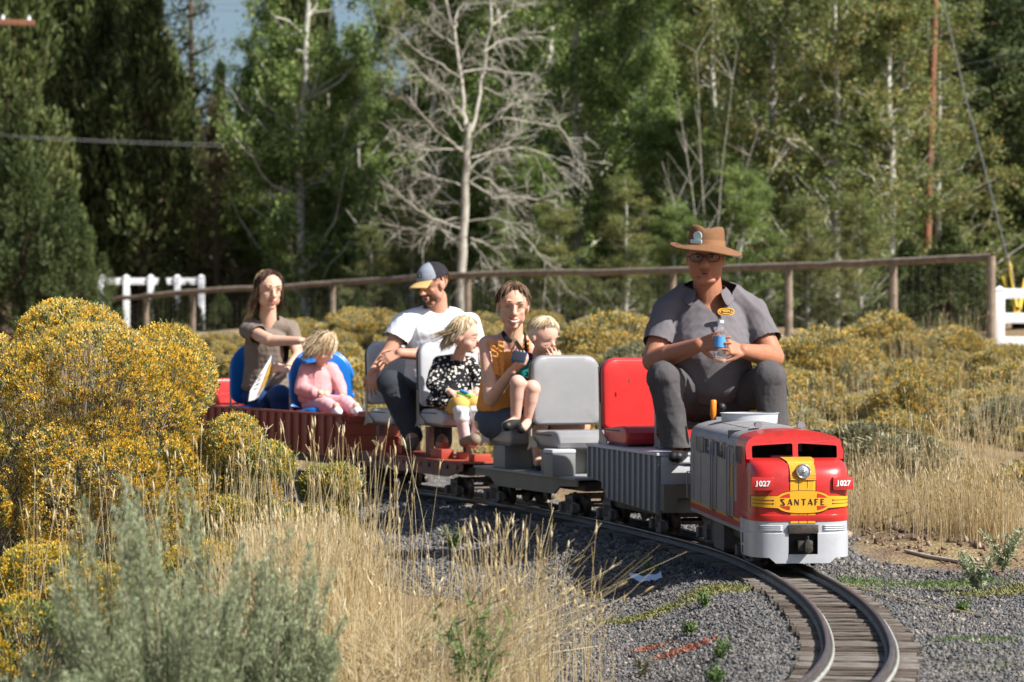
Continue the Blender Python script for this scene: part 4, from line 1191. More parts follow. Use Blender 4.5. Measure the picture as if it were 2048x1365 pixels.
def plate(name, outlines, t, m, xf=None):
    """filled 2-D outlines (first outer, others holes or islands) of thickness t -> mesh; xf maps (x, y, z) of each vertex"""
    cu = bpy.data.curves.new("tmp", 'CURVE'); cu.dimensions = '2D'; cu.fill_mode = 'BOTH'; cu.extrude = t / 2
    for o_ in outlines:
        sp = cu.splines.new('POLY'); sp.points.add(len(o_) - 1)
        for i, (x, y) in enumerate(o_): sp.points[i].co = (x, y, 0, 1)
        sp.use_cyclic_u = True
    ob = bpy.data.objects.new("tmp", cu); COL.objects.link(ob)
    me = eval_mesh(ob, name)
    bpy.data.objects.remove(ob); bpy.data.curves.remove(cu)
    me.materials.clear(); me.materials.append(m)
    if xf:
        for v in me.vertices: v.co = xf(*v.co)
    return me


def text_me(name, s, size, t, m, xf, bold=0.0, cx=True):
    cu = bpy.data.curves.new("tmp", 'FONT'); cu.body = s; cu.size = size; cu.extrude = t / 2; cu.offset = bold
    cu.align_x = 'CENTER'; cu.align_y = 'CENTER'; cu.resolution_u = 4
    ob = bpy.data.objects.new("tmp", cu); COL.objects.link(ob)
    me = eval_mesh(ob, name)
    bpy.data.objects.remove(ob); bpy.data.curves.remove(cu)
    me.materials.clear(); me.materials.append(m)
    for v in me.vertices: v.co = xf(*v.co)
    return me


def rr(x0, y0, x1, y1, r, n=5):
    out = []
    rs = r if isinstance(r, (list, tuple)) else [r] * 4
    for (cx, cy, a0, q) in ((x1 - rs[0], y1 - rs[0], 0, rs[0]), (x0 + rs[1], y1 - rs[1], 90, rs[1]), (x0 + rs[2], y0 + rs[2], 180, rs[2]), (x1 - rs[3], y0 + rs[3], 270, rs[3])):
        for i in range(n + 1):
            a = R(a0 + 90 * i / n); out.append((cx + q * math.cos(a), cy + q * math.sin(a)))
    return out


def bm_me(name, bm, mats_, smooth=True, ang=35):
    bmesh.ops.recalc_face_normals(bm, faces=bm.faces)
    me = bpy.data.meshes.new(name); bm.to_mesh(me); bm.free()
    for m in (mats_ if isinstance(mats_, (list, tuple)) else [mats_]): me.materials.append(m)
    if smooth:
        for p in me.polygons: p.use_smooth = True
        try: me.set_sharp_from_angle(angle=R(ang))
        except Exception: pass
    return me


def prism(name, outline, y0, y1, m, bev=0.0, seg=2, axis='y', smooth=True):
    """outline (a,b) extruded: axis 'y': a->x b->z ; axis 'x': a->y b->z"""
    bm = bmesh.new()
    def mk(a, b, c): return (a, c, b) if axis == 'y' else (c, a, b)
    v0 = [bm.verts.new(mk(a, b, y0)) for a, b in outline]; v1 = [bm.verts.new(mk(a, b, y1)) for a, b in outline]
    f0 = bm.faces.new(v0); f1 = bm.faces.new(v1[::-1])
    n = len(outline)
    for i in range(n): bm.faces.new((v0[i], v0[(i + 1) % n], v1[(i + 1) % n], v1[i]))
    if bev:
        es = list(f0.edges) + list(f1.edges)
        bmesh.ops.bevel(bm, geom=es, offset=bev, segments=seg, profile=.55, affect='EDGES')
    return bm_me(name, bm, m, smooth)


def cyl_me(name, r, h, m, seg=20, r2=None, axis='z'):
    bm = bmesh.new(); bmesh.ops.create_cone(bm, cap_ends=True, segments=seg, radius1=r, radius2=r if r2 is None else r2, depth=h)
    if axis == 'x': bmesh.ops.rotate(bm, verts=bm.verts, matrix=Matrix.Rotation(R(90), 3, 'Y'))
    if axis == 'y': bmesh.ops.rotate(bm, verts=bm.verts, matrix=Matrix.Rotation(R(90), 3, 'X'))
    return bm_me(name, bm, m)


def tube_me(name, pts, r, m, S=8, closed=False):
    P = np.array([list(p) for p in pts], float)
    rad = np.full((1, len(P)), r) if np.isscalar(r) else np.array([r])
    V_, F_ = tubes_np(P[None], rad, S)
    n = len(P)
    me = bpy.data.meshes.new(name)
    me.from_pydata(V_.tolist(), [], F_.tolist() + [list(range(S))[::-1], list(range((n - 1) * S, n * S))])
    for p in me.polygons: p.use_smooth = len(p.vertices) == 4
    me.materials.append(m)
    return me


def car_root(name, front, rear, label, cat="train wagon", **kw):
    th = math.atan2(-(rear[0] - front[0]), rear[1] - front[1])
    return tag(empty(name, (front[0], front[1], 0), th), label, cat, **kw), math.hypot(rear[0] - front[0], rear[1] - front[1])


def to_local(root, P, rz=None):
    M = Matrix.Translation(root.location) @ Matrix.Rotation(root.rotation_euler.z, 4, 'Z')
    q = M.inverted() @ Vector(P)
    return q if rz is None else (q, rz - root.rotation_euler.z)


# ---- wheel sets
_wheel = None


def wheel_me():
    global _wheel
    if _wheel is None:
        bm = bmesh.new()
        pr = [(.0, -.014), (.052, -.014), (.052, .010), (.060, .012), (.060, .017), (.0, .017)]
        rings = []
        S = 22
        for r_, x_ in pr:
            if r_ == 0: rings.append([bm.verts.new((x_, 0, 0))])
            else: rings.append([bm.verts.new((x_, r_ * math.cos(2 * math.pi * i / S), r_ * math.sin(2 * math.pi * i / S))) for i in range(S)])
        for a, b in zip(rings[:-1], rings[1:]):
            for i in range(S):
                j = (i + 1) % S
                if len(a) == 1: bm.faces.new((a[0], b[i], b[j]))
                elif len(b) == 1: bm.faces.new((a[i], b[0], a[j]))
                else: bm.faces.new((a[i], b[i], b[j], a[j]))
        _wheel = bm_me("wheel", bm, m_iron)
    return _wheel


_frames = {}


def truck(root, v, n=2, base=.20, m=m_truck, rot=0.0, scale=1.0):
    """a bogie under a car: two side frames, springs, axle boxes, wheels on the rails"""
    key = (n, base, m.name)
    L = base * (n - 1)
    if key not in _frames:
        ol = [(-L / 2 - .045, .075), (-L / 2 - .03, .112), (-L / 2 + .03, .118), (-.055, .150), (.055, .150), (L / 2 - .03, .118), (L / 2 + .03, .112), (L / 2 + .045, .075), (L / 2 + .02, .062), (L / 2 - .045, .068), (.05, .052), (-.05, .052), (-L / 2 + .045, .068), (-L / 2 - .02, .062)]
        hole = [(-.035, .075), (.035, .075), (.035, .13), (-.035, .13)]
        fm = plate("side_frame", [ol, hole], .016, m, lambda x, y, z: Vector((z, x, y)))
        _frames[key] = (fm, cyl_me("spring", .011, .052, m_iron, 10), box_me("axle_box", .03, .04, .045, m, .006), cyl_me("axle", .010, .30, m_iron, 10, axis='x'), box_me("bolster", .27, .05, .03, m, .004))
    fm, sp, ab, ax, bo = _frames[key]
    t = link("truck", bo, root, (0, v, .145), (0, 0, rot))
    for sd in (-1, 1):
        link("side_frame", fm, t, (sd * .145, 0, -.145))
        for dv in (-.020, .004, .028): link("spring", sp, t, (sd * .147, dv - .004, -.040))
        for i in range(n):
            y = -L / 2 + i * base
            link("axle_box", ab, t, (sd * .157, y, -.058))
            link("wheel", wheel_me(), t, (sd * .098 + (0), y, -.043), (0, 0, 0 if sd < 0 else math.pi))
    for i in range(n): link("axle", ax, t, (0, -L / 2 + i * base, -.043))
    return t


# ---- the locomotive
loco, LL = car_root("miniature_locomotive", (1.164, 11.0), (1.018, 12.6), "red and silver ride-on diesel locomotive with yellow nose emblem leading the train", "locomotive")
W = .203


def nose_vf(z):
    return float(np.interp(z, [.0, .40, .43, .452, .468, .480, .4865, .490], [.0, .0, .006, .018, .036, .068, .11, .165]))


def nose_a(z):
    return float(np.interp(z, [.0, .44, .465, .480, .490], [W, W, W - .004, W - .014, W - .03]))


def nose_v(u, z, off=0.0):
    a = nose_a(z); q = min(abs(u) / a, 1.0); v0 = .20; vf = nose_vf(z)
    return v0 - (v0 - vf) * (1 - q ** 4.2) ** (1 / 4.2) - off


us = sorted(set([0, .0295, .0515, .0595, .080, .11, .135, .155, .170, .182, .190, .196, .200, .2022, W]))
us = [-x for x in us[::-1] if x > 0] + us


def nose_grid(name, zs, mfun, mats_, off=0.0, skip=None, zmap=None):
    bm = bmesh.new(); rows = []
    for z in zs:
        row = []
        a = nose_a(z)
        for u in us:
            uu = u * a / W
            o_ = off(z) if callable(off) else off
            q = abs(uu) / a
            vv = nose_v(uu, z) - o_ * (1 - q ** 8)
            row.append(bm.verts.new((uu + o_ * (q ** 8) * (1 if u > 0 else -1), vv, zmap(uu, z) if zmap else z)))
        # carry on along the side
        lft = bm.verts.new((row[0].co.x, .235, row[0].co.z)); rgt = bm.verts.new((row[-1].co.x, .235, row[-1].co.z))
        rows.append([lft] + row + [rgt])
    uu = [-W - .01] + us + [W + .01]
    for i in range(len(zs) - 1):
        for j in range(len(uu) - 1):
            um = (uu[j] + uu[j + 1]) / 2; zm = (zs[i] + zs[i + 1]) / 2
            if skip and skip(um, zm): continue
            f = bm.faces.new((rows[i][j], rows[i][j + 1], rows[i + 1][j + 1], rows[i + 1][j])); f.material_index = mfun(um, zm)
    return bm_me(name, bm, mats_, True, 50)


zs = [.2435, .255, .262, .268, .2705, .29, .32, .35, .38, .40, .415, .43, .442, .452, .460, .468, .475, .480, .4838, .4865, .4885, .490]
offl = lambda z: float(np.interp(z, [.24, .25, .262, .268, .2705], [.0015, .005, .0055, .0055, 0]))
nose = link("nose", nose_grid("nose", zs, lambda u, z: 0, [m_red], offl), loco)
pz = [.076, .10, .112, .150, .194, .1945, .1965, .1975, .205, .2075, .210, .2125, .2175, .220, .2225, .225, .230, .2435]


def rib(z):
    return .0035 if any(abs(z - c) < .0016 for c in (.2075, .2105, .2195, .2235)) else 0


pilot = link("pilot", nose_grid("pilot", pz, lambda u, z: 0, [m_pilot], lambda z: .004 if z < .196 else 0.0, skip=lambda u, z: abs(u) < .058 and .111 < z < .194, zmap=lambda u, z: z if z > .09 else z + .022 * sstep(.115, .13, abs(u))), loco)
for sd in (-1, 1):
    for zc in (.2085, .2165, .2245):
        pts = [(sd * x, nose_v(sd * x, zc, .0015), zc) for x in np.linspace(.082, .175, 9)]
        o_ = link("pilot_rib", tube_me("pilot_rib", pts, .0032, m_pilot, 8), pilot)
    for zc, h in ((.165, .042), (.118, .032)):
        link("pilot_slot", box_me("pilot_slot", .004, .028, h, m_blk, .001), pilot, (sd * (W + .0028), .212, zc))
bm = bmesh.new()
link("coupler_pocket", prism("coupler_pocket", [(-.064, .107), (.064, .107), (.064, .198), (-.064, .198)], .045, .055, m_blk), loco)
link("buffer_beam", box_me("buffer_beam", .122, .014, .034, m_iron, .003), loco, (0, -.006, .2135))
for s_ in (-.0595, .0595): link("pocket_side", box_me("pocket_side", .003, .05, .085, m_blk), loco, (s_, .022, .152))
cp = link("coupler", prism("coupler", rr(-.024, .128, .022, .166, .006), -.03, .05, m_iron, .003), loco)
link("coupler_knuckle", prism("coupler_knuckle", rr(.000, .122, .030, .172, .010), -.052, -.012, m_iron, .004), cp)
link("coupler_pin", cyl_me("coupler_pin", .0045, .07, m_iron, 8), cp, (.014, -.03, .152))

# body shell: cross-section run back from the windscreen
sec = [(-W, .182), (-W, .198), (-W, .222), (-W, .2225), (-W, .232), (-W, .2325), (-W, .30), (-W, .40), (-W, .50), (-W, .525), (-W + .004, .545), (-W + .014, .562), (-W + .035, .577), (-.12, .590), (-.06, .599), (0, .602)]
sec = sec + [(-a, b) for a, b in sec[-2::-1]]
vs = [.172, .23, .30, .34, .38, .44, .60, .80, 1.0, 1.2, 1.4, 1.6]
bm = bmesh.new(); rows = []
for v in vs:
    row = []
    for (a, b) in sec:
        row.append(bm.verts.new((a, v + (.012 if v == .172 and b > .55 else 0), b if (v > .24 or b > .47) else b)))
    rows.append(row)
for i in range(len(vs) - 1):
    for j in range(len(sec) - 1):
        zm = (sec[j][1] + sec[j + 1][1]) / 2; vm = (vs[i] + vs[i + 1]) / 2
        if vm < .23 and zm < .40: continue
        redlim = .42 if zm > .55 else (.385 if zm > .3 else .44)
        k = 0 if vm < redlim else (2 if zm > .56 else 1)
        if .222 < zm < .2325: k = 3
        elif .198 < zm < .222: k = 0
        elif zm < .198: k = 1
        f = bm.faces.new((rows[i][j], rows[i][j + 1], rows[i + 1][j + 1], rows[i + 1][j])); f.material_index = k
bm.faces.new(rows[-1])
body = link("body", bm_me("body", bm, [m_red, m_silver, m_roof, m_yel], True, 30), loco)
for sd in (-1, 1):
    # end of the nose skirt
    link("nose_skirt", prism("nose_skirt", [(.20, .10), (.262, .10), (.285, .19), (.285, .243), (.20, .243)], sd * W - .0015, sd * W + .0015, m_pilot, axis='x', smooth=False), loco)
link("cab_floor", box_me("cab_floor", .38, .40, .008, m_blk), loco, (0, .40, .462))
link("cab_bulkhead", box_me("cab_bulkhead", .395, .006, .13, m_blk), loco, (0, .62, .52))
link("cab_console", box_me("cab_console", .12, .06, .03, m_red, .004), loco, (-.02, .30, .48))
link("cab_console", box_me("cab_console", .10, .03, .02, m_boxgrey, .004), loco, (.02, .25, .475))
# windscreen surround with two rounded openings
ws = [(-W + .004, .484), (-W + .001, .525), (-W + .005, .545), (-W + .014, .562), (-W + .035, .577), (-.12, .590), (-.06, .599), (0, .602)]
ws = ws + [(-a, b) for a, b in ws[-2::-1]]
h1 = rr(-.176, .4905, -.009, .549, .008); h2 = rr(.013, .4905, .174, .549, .008)
h1 = [(x, y - .010 * (1 - (x + .176) / .167) * (1 if y > .52 else .3)) for x, y in h1]
h2 = [(x, y - .010 * ((x - .013) / .161) * (1 if y > .52 else .3)) for x, y in h2]
tilt = lambda x, y, z: Vector((x, .168 + z + (y - .485) * .14 + .10 * x * x, y))
wsf = plate("windscreen_surround", [ws, h1, h2], .006, m_red, tilt)
link("windscreen_surround", wsf, loco)
for x in (.06, .105, .15):
    link("cab_notice", box_me("cab_notice", .024, .002, .034, [m_boxgrey, m_wht, m_oran][int((x - .06) / .045 + .5)], 0), loco, (x - .03 + .03, .61, .512))

# yellow nose stripe, grille, emblem
def conform(me, off, dz=0.0):
    bm = bmesh.new(); bm.from_mesh(me)
    for k in range(-20, 21):
        bmesh.ops.bisect_plane(bm, geom=bm.verts[:] + bm.edges[:] + bm.faces[:], plane_co=(k * .01 + .0005, 0, 0), plane_no=(1, 0, 0))
    for v in bm.verts:
        v.co = Vector((v.co.x, nose_v(v.co.x, v.co.z) - off - v.co.y, v.co.z))
    bm.to_mesh(me); bm.free()
    return me


flatxf = lambda x, y, z: Vector((x, z, y))
link("nose_stripe", conform(plate("nose_stripe", [[(-.0515, .236), (.0515, .236), (.0515, .414), (-.0515, .414)]], .0022, m_yel, flatxf), .0018), loco)
for x in (-.0175, .0175, -.0525, .0525):
    link("stripe_line", conform(plate("stripe_line", [[(x - .001, .237), (x + .001, .237), (x + .001, .413), (x - .001, .413)]], .001, m_blkl, flatxf), .0034), loco)
# grille panel follows the crown of the nose up to the windscreen
bm = bmesh.new(); rows = []
gz_ = list(np.linspace(.410, .490, 57))
for i, z in enumerate(gz_):
    wd = .0515 + .012 * sstep(.470, .490, z)
    o_ = .006 + (.0018 if (i // 2) % 2 == 0 and z < .462 else 0)
    rows.append([bm.verts.new((x * wd, nose_v(x * wd, z) - o_ * (1 if abs(x) < .99 else .99), z + (.004 if z > .475 else 0))) for x in (-1, -.5, 0, .5, 1)] + [])
    rows[-1] = [bm.verts.new((-wd, nose_v(wd, z) + .002, rows[-1][0].co.z))] + rows[-1] + [bm.verts.new((wd, nose_v(wd, z) + .002, rows[-1][0].co.z))]
for a, b in zip(rows[:-1], rows[1:]):
    for j in range(6): bm.faces.new((a[j], a[j + 1], b[j + 1], b[j]))
bm.faces.new(rows[0])
grille = link("headlight_grille", bm_me("headlight_grille", bm, m_yelg, False), loco)
hz = .444
hl = link("headlight", cyl_me("headlight", .0285, .035, m_yelg, 32, axis='y'), loco, (0, nose_v(0, hz) - .006, hz))
ring = tube_me("headlight_rim", [(math.cos(a) * .0265, 0, math.sin(a) * .0265) for a in np.linspace(0, 2 * math.pi, 33)], .0032, m_chrome, 8)
link("headlight_rim", ring, hl, (0, -.0185, 0))
bm = bmesh.new(); bmesh.ops.create_uvsphere(bm, u_segments=24, v_segments=12, radius=.0245)
for v in bm.verts: v.co.y *= .35
link("headlight_lens", bm_me("headlight_lens", bm, m_lens), hl, (0, -.0155, 0))
bm = bmesh.new(); bmesh.ops.create_uvsphere(bm, u_segments=12, v_segments=8, radius=.007)
link("headlight_bulb", bm_me("headlight_bulb", bm, m_chrome), hl, (0, -.0245, 0))


def oval(hw, hh, n=40, p=2.6):
    return [(hw * math.copysign(abs(math.cos(a)) ** (2 / p), math.cos(a)), hh * math.copysign(abs(math.sin(a)) ** (2 / p), math.sin(a))) for a in np.linspace(0, 2 * math.pi, n, endpoint=False)]


EZ = .3215


def shift(ol, dx=0, dz=EZ): return [(x + dx, y + dz) for x, y in ol]


# emblem silhouette: arms + oval, with red cut-outs
def emb(h, hw, hh, arm):
    ov = oval(hw, hh)
    top = [p for p in ov if p[1] > h]
    top = sorted(top, key=lambda p: -p[0])
    bot = sorted([p for p in ov if p[1] < -h], key=lambda p: p[0])
    return [(arm, -h), (arm, h)] + top + [(-arm, h), (-arm, -h)] + bot


cut = []
for sx in (-1, 1):
    for sy in (-1, 1):
        ov = [(x, y) for x, y in oval(.1040, .0385, 160, 2.3)]
        reg = [(x * sx, y * sy) for x, y in ov if x > .0540 and y > .0165]
        reg = sorted(reg, key=lambda p: p[0] * sx)
        cut.append([(.0540 * sx, .0165 * sy)] + reg)
link("emblem_outline", conform(plate("emblem_outline", [shift(emb(.0225, .1135, .0465, .199))] + [shift(c) for c in []], .0016, m_blkl, flatxf), .0040), loco)
E = link("emblem", conform(plate("emblem", [shift(emb(.0205, .1115, .0445, .1975))] + [shift(c) for c in cut], .0016, m_yel, flatxf), .0060), loco)
# fill behind the cut-outs so they read red, not black
for c in cut:
    cc = [(x, y) for x, y in c]
    mx, my = sum(p[0] for p in cc) / len(cc), sum(p[1] for p in cc) / len(cc)
    link("emblem_inset", conform(plate("emblem_inset", [shift([(mx + (x - mx) * .93, my + (y - my) * .9) for x, y in cc])], .001, m_red, flatxf), .0056), E)
for sx in (-1, 1):
    for sy in (-1, 1):
        z = EZ + sy * .0068
        link("emblem_line", conform(plate("emblem_line", [[(sx * .121, z - .0011), (sx * .194, z - .0011), (sx * .194, z + .0011), (sx * .121, z + .0011)]], .001, m_blkl, flatxf), .0072), E)
        link("emblem_dot", conform(plate("emblem_dot", [[(sx * .1215 + .0032 * math.cos(a), z + .0032 * math.sin(a)) for a in np.linspace(0, 6.283, 10, endpoint=False)]], .001, m_blkl, flatxf), .0074), E)
# the lettering, drawn as thick and thin strokes
def st(x0, y0, x1, y1, w):
    dx, dy = x1 - x0, y1 - y0; L = math.hypot(dx, dy); nx, ny = -dy / L * w / 2, dx / L * w / 2
    return [(x0 + nx, y0 + ny), (x1 + nx, y1 + ny), (x1 - nx, y1 - ny), (x0 - nx, y0 - ny)]


GL = {'S': [st(0, 1, .80, 1, .13), st(.02, .97, .82, .04, .24), st(.0, 0, .86, 0, .13)],
      'A': [st(0, -.05, .44, 1.03, .10), st(.44, 1.03, .86, -.05, .26), st(.2, .27, .64, .27, .10)],
      'N': [st(.05, -.05, .05, 1.05, .10), st(.05, 1.0, .78, 0, .24), st(.80, -.05, .80, 1.05, .10)],
      'T': [st(-.05, .99, .83, .99, .13), st(.40, 1.0, .40, -.05, .25)],
      'F': [st(.10, 1.05, .10, -.05, .25), st(.1, .99, .68, .99, .13), st(.1, .52, .56, .52, .11)],
      'E': [st(.10, 1.05, .10, -.05, .25), st(.1, .99, .70, .99, .13), st(.1, .52, .58, .52, .11), st(.1, .01, .72, .01, .13)]}
x = -.0915; hh = .0225; adv = {'S': .0285, 'A': .0275, 'N': .0290, 'T': .0255, 'F': .0245, 'E': .0245}
for ch in "SANTAFE":
    ps = []
    me_parts = []
    for i, s_ in enumerate(GL[ch]):
        me_parts.append(plate("t", [[(x + a * .0200, EZ - hh / 2 + b * hh) for a, b in s_]], .0010 + i * .00007, m_blkl, flatxf))
    bm = bmesh.new()
    for mp in me_parts: bm.from_mesh(mp)
    mm_ = bpy.data.meshes.new("lettering"); bm.to_mesh(mm_); bm.free(); mm_.materials.append(m_blkl)
    link("lettering", conform(mm_, .0078), E)
    x += adv[ch]

# number boards
for sd in (-1, 1):
    nb = link("number_board", prism("number_board", rr(-.043, -.0255, .043, .0255, .004), -.02, .045, m_red, .002), loco, (sd * .161, .012 if sd < 0 else .022, .3945), (0, 0, R(10 * sd)))
    def xf(x, y, z): return Vector((x, -.0212 - z, y))
    tm = text_me("number", "1027", .030, .0012, m_wht, xf, bold=.0009)
    link("number", tm, nb)
    bm = bmesh.new()
    for (cx, ww) in ((-.0262, .0085),):
        for zz in (-.0098,):
            bmesh.ops.create_cube(bm, size=1, matrix=Matrix.Translation((cx, -.0214, zz)) @ Matrix.Diagonal((ww, .0012, .0022, 1)))
    link("number_serif", bm_me("number_serif", bm, m_wht, False), nb)

# cab side and windows, doors, handrails (both sides)
for sd in (-1, 1):
    X = sd * (W + .0005)
    for a, b, m_ in [(.275, .385, m_blk), (.66, .86, m_dglass), (.95, 1.17, m_dglass), (1.22, 1.42, mat("greenish_side_screen", (.14, .15, .13), rough=.4))]:
        w_ = link("side_window", box_me("side_window", .003, b - a, .066, m_, .001), loco, (X, (a + b) / 2, .497))
        fr = [(X, a, .464), (X, b, .464), (X, b, .530), (X, a, .530), (X, a, .464)]
        link("window_frame", tube_me("window_frame", [tuple(Vector(p) - Vector((X, (a + b) / 2, .497)) + Vector((sd * .002, 0, 0))) for p in fr], .0028, m_silver, 6), w_)
    for vv in (.47, .54, .90, .955):
        link("handrail", tube_me("handrail", [(X, vv, .225), (X + sd * .014, vv, .235), (X + sd * .014, vv, .515), (X, vv, .525)], .0036, m_silver, 8), loco)
    for vv in (.445, .57, .88, .985, 1.30, 1.50):
        link("panel_seam", box_me("panel_seam", .0014, .003, .26, m_blk), loco, (X, vv, .365))
    link("panel_batten", box_me("panel_batten", .003, 1.0, .004, m_silver), loco, (X, 1.05, .335))
    link("panel_batten", box_me("panel_batten", .004, 1.2, .006, m_silver), loco, (X, 1.0, .4525))
    link("cab_side_reflection", box_me("cab_side_reflection", .002, .05, .13, m_yelg), loco, (X, .505, .38))  # brown-yellow reflection on the cab side, painted as a thin yellow panel
    link("grab_iron", tube_me("grab_iron", [(X, 1.585, .36), (X + sd * .015, 1.6, .36), (X + sd * .015, 1.6, .24), (X, 1.585, .24)], .0036, m_silver, 8), loco)
# roof fittings
bm = bmesh.new(); S = 36
pr = [(.122, -.01), (.126, .032), (.131, .034), (.131, .036), (.118, .036), (.116, -.01)]
rings = [[bm.verts.new((r_ * 1.02 * math.cos(2 * math.pi * i / S), r_ * .8 * math.sin(2 * math.pi * i / S), z_)) for i in range(S)] for r_, z_ in pr]
for a, b in zip(rings[:-1], rings[1:]):
    for i in range(S): bm.faces.new((a[i], a[(i + 1) % S], b[(i + 1) % S], b[i]))
link("roof_collar", bm_me("roof_collar", bm, m_boxlid), loco, (.02, 1.32, .600))
for vv in (.50, .66, .82, .98, 1.14): link("roof_panel", prism("roof_panel", [(-.11, .5935), (-.06, .6018), (0, .6048), (.06, .6018), (.11, .5935), (0, .59)], vv, vv + .13, m_roof, .001), loco)
for sd in (-1, 1): link("horn", cyl_me("horn", .009, .07, m_silver, 12, r2=.015, axis='y'), loco, (sd * .09, .52, .612))
link("underframe", box_me("underframe", .30, 1.45, .07, m_iron, .004), loco, (0, .88, .165))
for sd in (-1, 1):
    link("fuel_tank", prism("fuel_tank", rr(-.14, .06, .14, .175, .02), sd * .10, sd * .185, m_truck, axis='x'), loco, (0, .93, 0))
truck(loco, .40, 3, .145, rot=R(3)); truck(loco, 1.40, 3, .145, rot=R(6))


# ---- seats
def seat_shape(rw, rh, t, r, bend=.5, belly=.012):
    ol = rr(-rw / 2, 0, rw / 2, rh, r, 8)
    bm = bmesh.new()
    v0 = [bm.verts.new((a, -t / 2, b)) for a, b in ol]; v1 = [bm.verts.new((a, t / 2, b)) for a, b in ol]
    n = len(ol)
    # inset rings give the puffed face
    def ringset(vs_, ysign):
        prev = vs_
        for k, (f, dy) in enumerate([(.93, .45), (.8, .8), (.5, 1.0)]):
            nv = []
            for a, b in ol:
                nv.append(bm.verts.new((a * f, ysign * (t / 2 + belly * dy), rh / 2 + (b - rh / 2) * f)))
            for i in range(n): bm.faces.new((prev[i], prev[(i + 1) % n], nv[(i + 1) % n], nv[i]))
            prev = nv
        bm.faces.new(prev)
    ringset(v0, -1); ringset(v1, 1)
    for i in range(n): bm.faces.new((v0[i], v0[(i + 1) % n], v1[(i + 1) % n], v1[i]))
    es = [e for e in bm.edges if (e.verts[0] in v0 and e.verts[1] in v0) or (e.verts[0] in v1 and e.verts[1] in v1)]
    bmesh.ops.bevel(bm, geom=es, offset=t * .3, segments=3, profile=.5, affect='EDGES')
    for v in bm.verts: v.co.y += -bend * v.co.x ** 2 + .06 * v.co.z
    return bm


def seat(root, px, d, rz, z0, mb, mc=None, blue=False, lo=.115, hi=.475, wd=.385, label=None, shell=None, bk=True):
    mc = mc or mb
    P, lrz = to_local(root, (xat(px, d), d, z0), R(rz))
    pan = prism("seat", rr(-wd * .42, .0, wd * .42, .018, .006), -.30, 0, m_shell, .003)
    s_ = link("seat", pan, root, P, (0, 0, lrz))
    if label: s_['label'] = label
    if blue:
        bm = seat_shape(wd * 1.06, hi - lo + .02, .035, [.185, .185, .08, .08], .9, .006)
        link("backrest", bm_me("backrest", bm, mb, True, 60), s_, (0, .02, lo))
        rim = tube_me("backrest_rim", [(a, -.0 - .9 * a * a + .06 * b - .006, b) for a, b in rr(-wd * .53, 0, wd * .53, hi - lo + .02, [.185, .185, .08, .08], 10)], .013, mb, 8)
        link("backrest_rim", rim, s_, (0, .02, lo))
        bm = seat_shape(wd, .36, .05, .10, .0, .008)
        me = bm_me("cushion", bm, mb, True, 60)
        link("cushion", me, s_, (0, -.36, .045), (R(-90), 0, 0))
        for v in me.vertices: v.co = Vector((v.co.x, v.co.y, v.co.z))
    else:
        bm = seat_shape(wd, hi - lo, .042, [.075, .075, .035, .035], .35, .013)
        link("backrest", bm_me("backrest", bm, mb, True, 60), s_, (0, .02, lo))
        # shell behind the padding
        bm = seat_shape(wd * 1.01, (hi - lo) * .98, .012, [.075, .075, .035, .035], .35, .002)
        link("backrest_shell", bm_me("backrest_shell", bm, shell or m_shell, True, 60), s_, (0, .055, lo))
        pr = [(.0, .018), (.0, .085), (-.03, .100), (-.12, .092), (-.22, .100), (-.30, .106), (-.345, .098), (-.372, .074), (-.378, .045), (-.365, .020), (-.33, .012)]
        pts = []
        for i in range(len(pr)):
            pts.append(pr[i])
        cm = prism("cushion", pts, -wd * .49, wd * .49, mc, .016, 3, axis='x')
        link("cushion", cm, s_)
        # piping seam across the front roll
        pp = [(-wd * .485, -.02, .078), (-wd * .492, -.22, .080), (-wd * .47, -.345, .082), (-wd * .25, -.366, .074), (0, -.369, .070), (wd * .25, -.366, .074), (wd * .47, -.345, .082), (wd * .492, -.22, .080), (wd * .485, -.02, .078)]
        link("piping", tube_me("piping", pp, .0035, m_pipe, 6), s_)
        ol2 = rr(-wd / 2 - .001, 0, wd / 2 + .001, hi - lo, [.075, .075, .035, .035], 8)
        link("backrest_seam", tube_me("backrest_seam", [(a, .014 - .35 * a * a + .06 * b, b) for a, b in ol2 + ol2[:1]], .0022, m_pipe, 5), s_, (0, .02, lo))
    if bk:
        for sd in (-1, 1):
            br = [(-.02, 0), (-.10, .0), (-.10, .02), (-.01, .06), (-.005, .20), (.025, .20), (.02, .02), (.05, -.02)]
            link("hinge_bracket", prism("hinge_bracket", br, sd * wd * .5 - .002, sd * wd * .5 + .004, m_brkt, axis='x', smooth=False), s_, (sd * .004, .02, .01))
    return s_


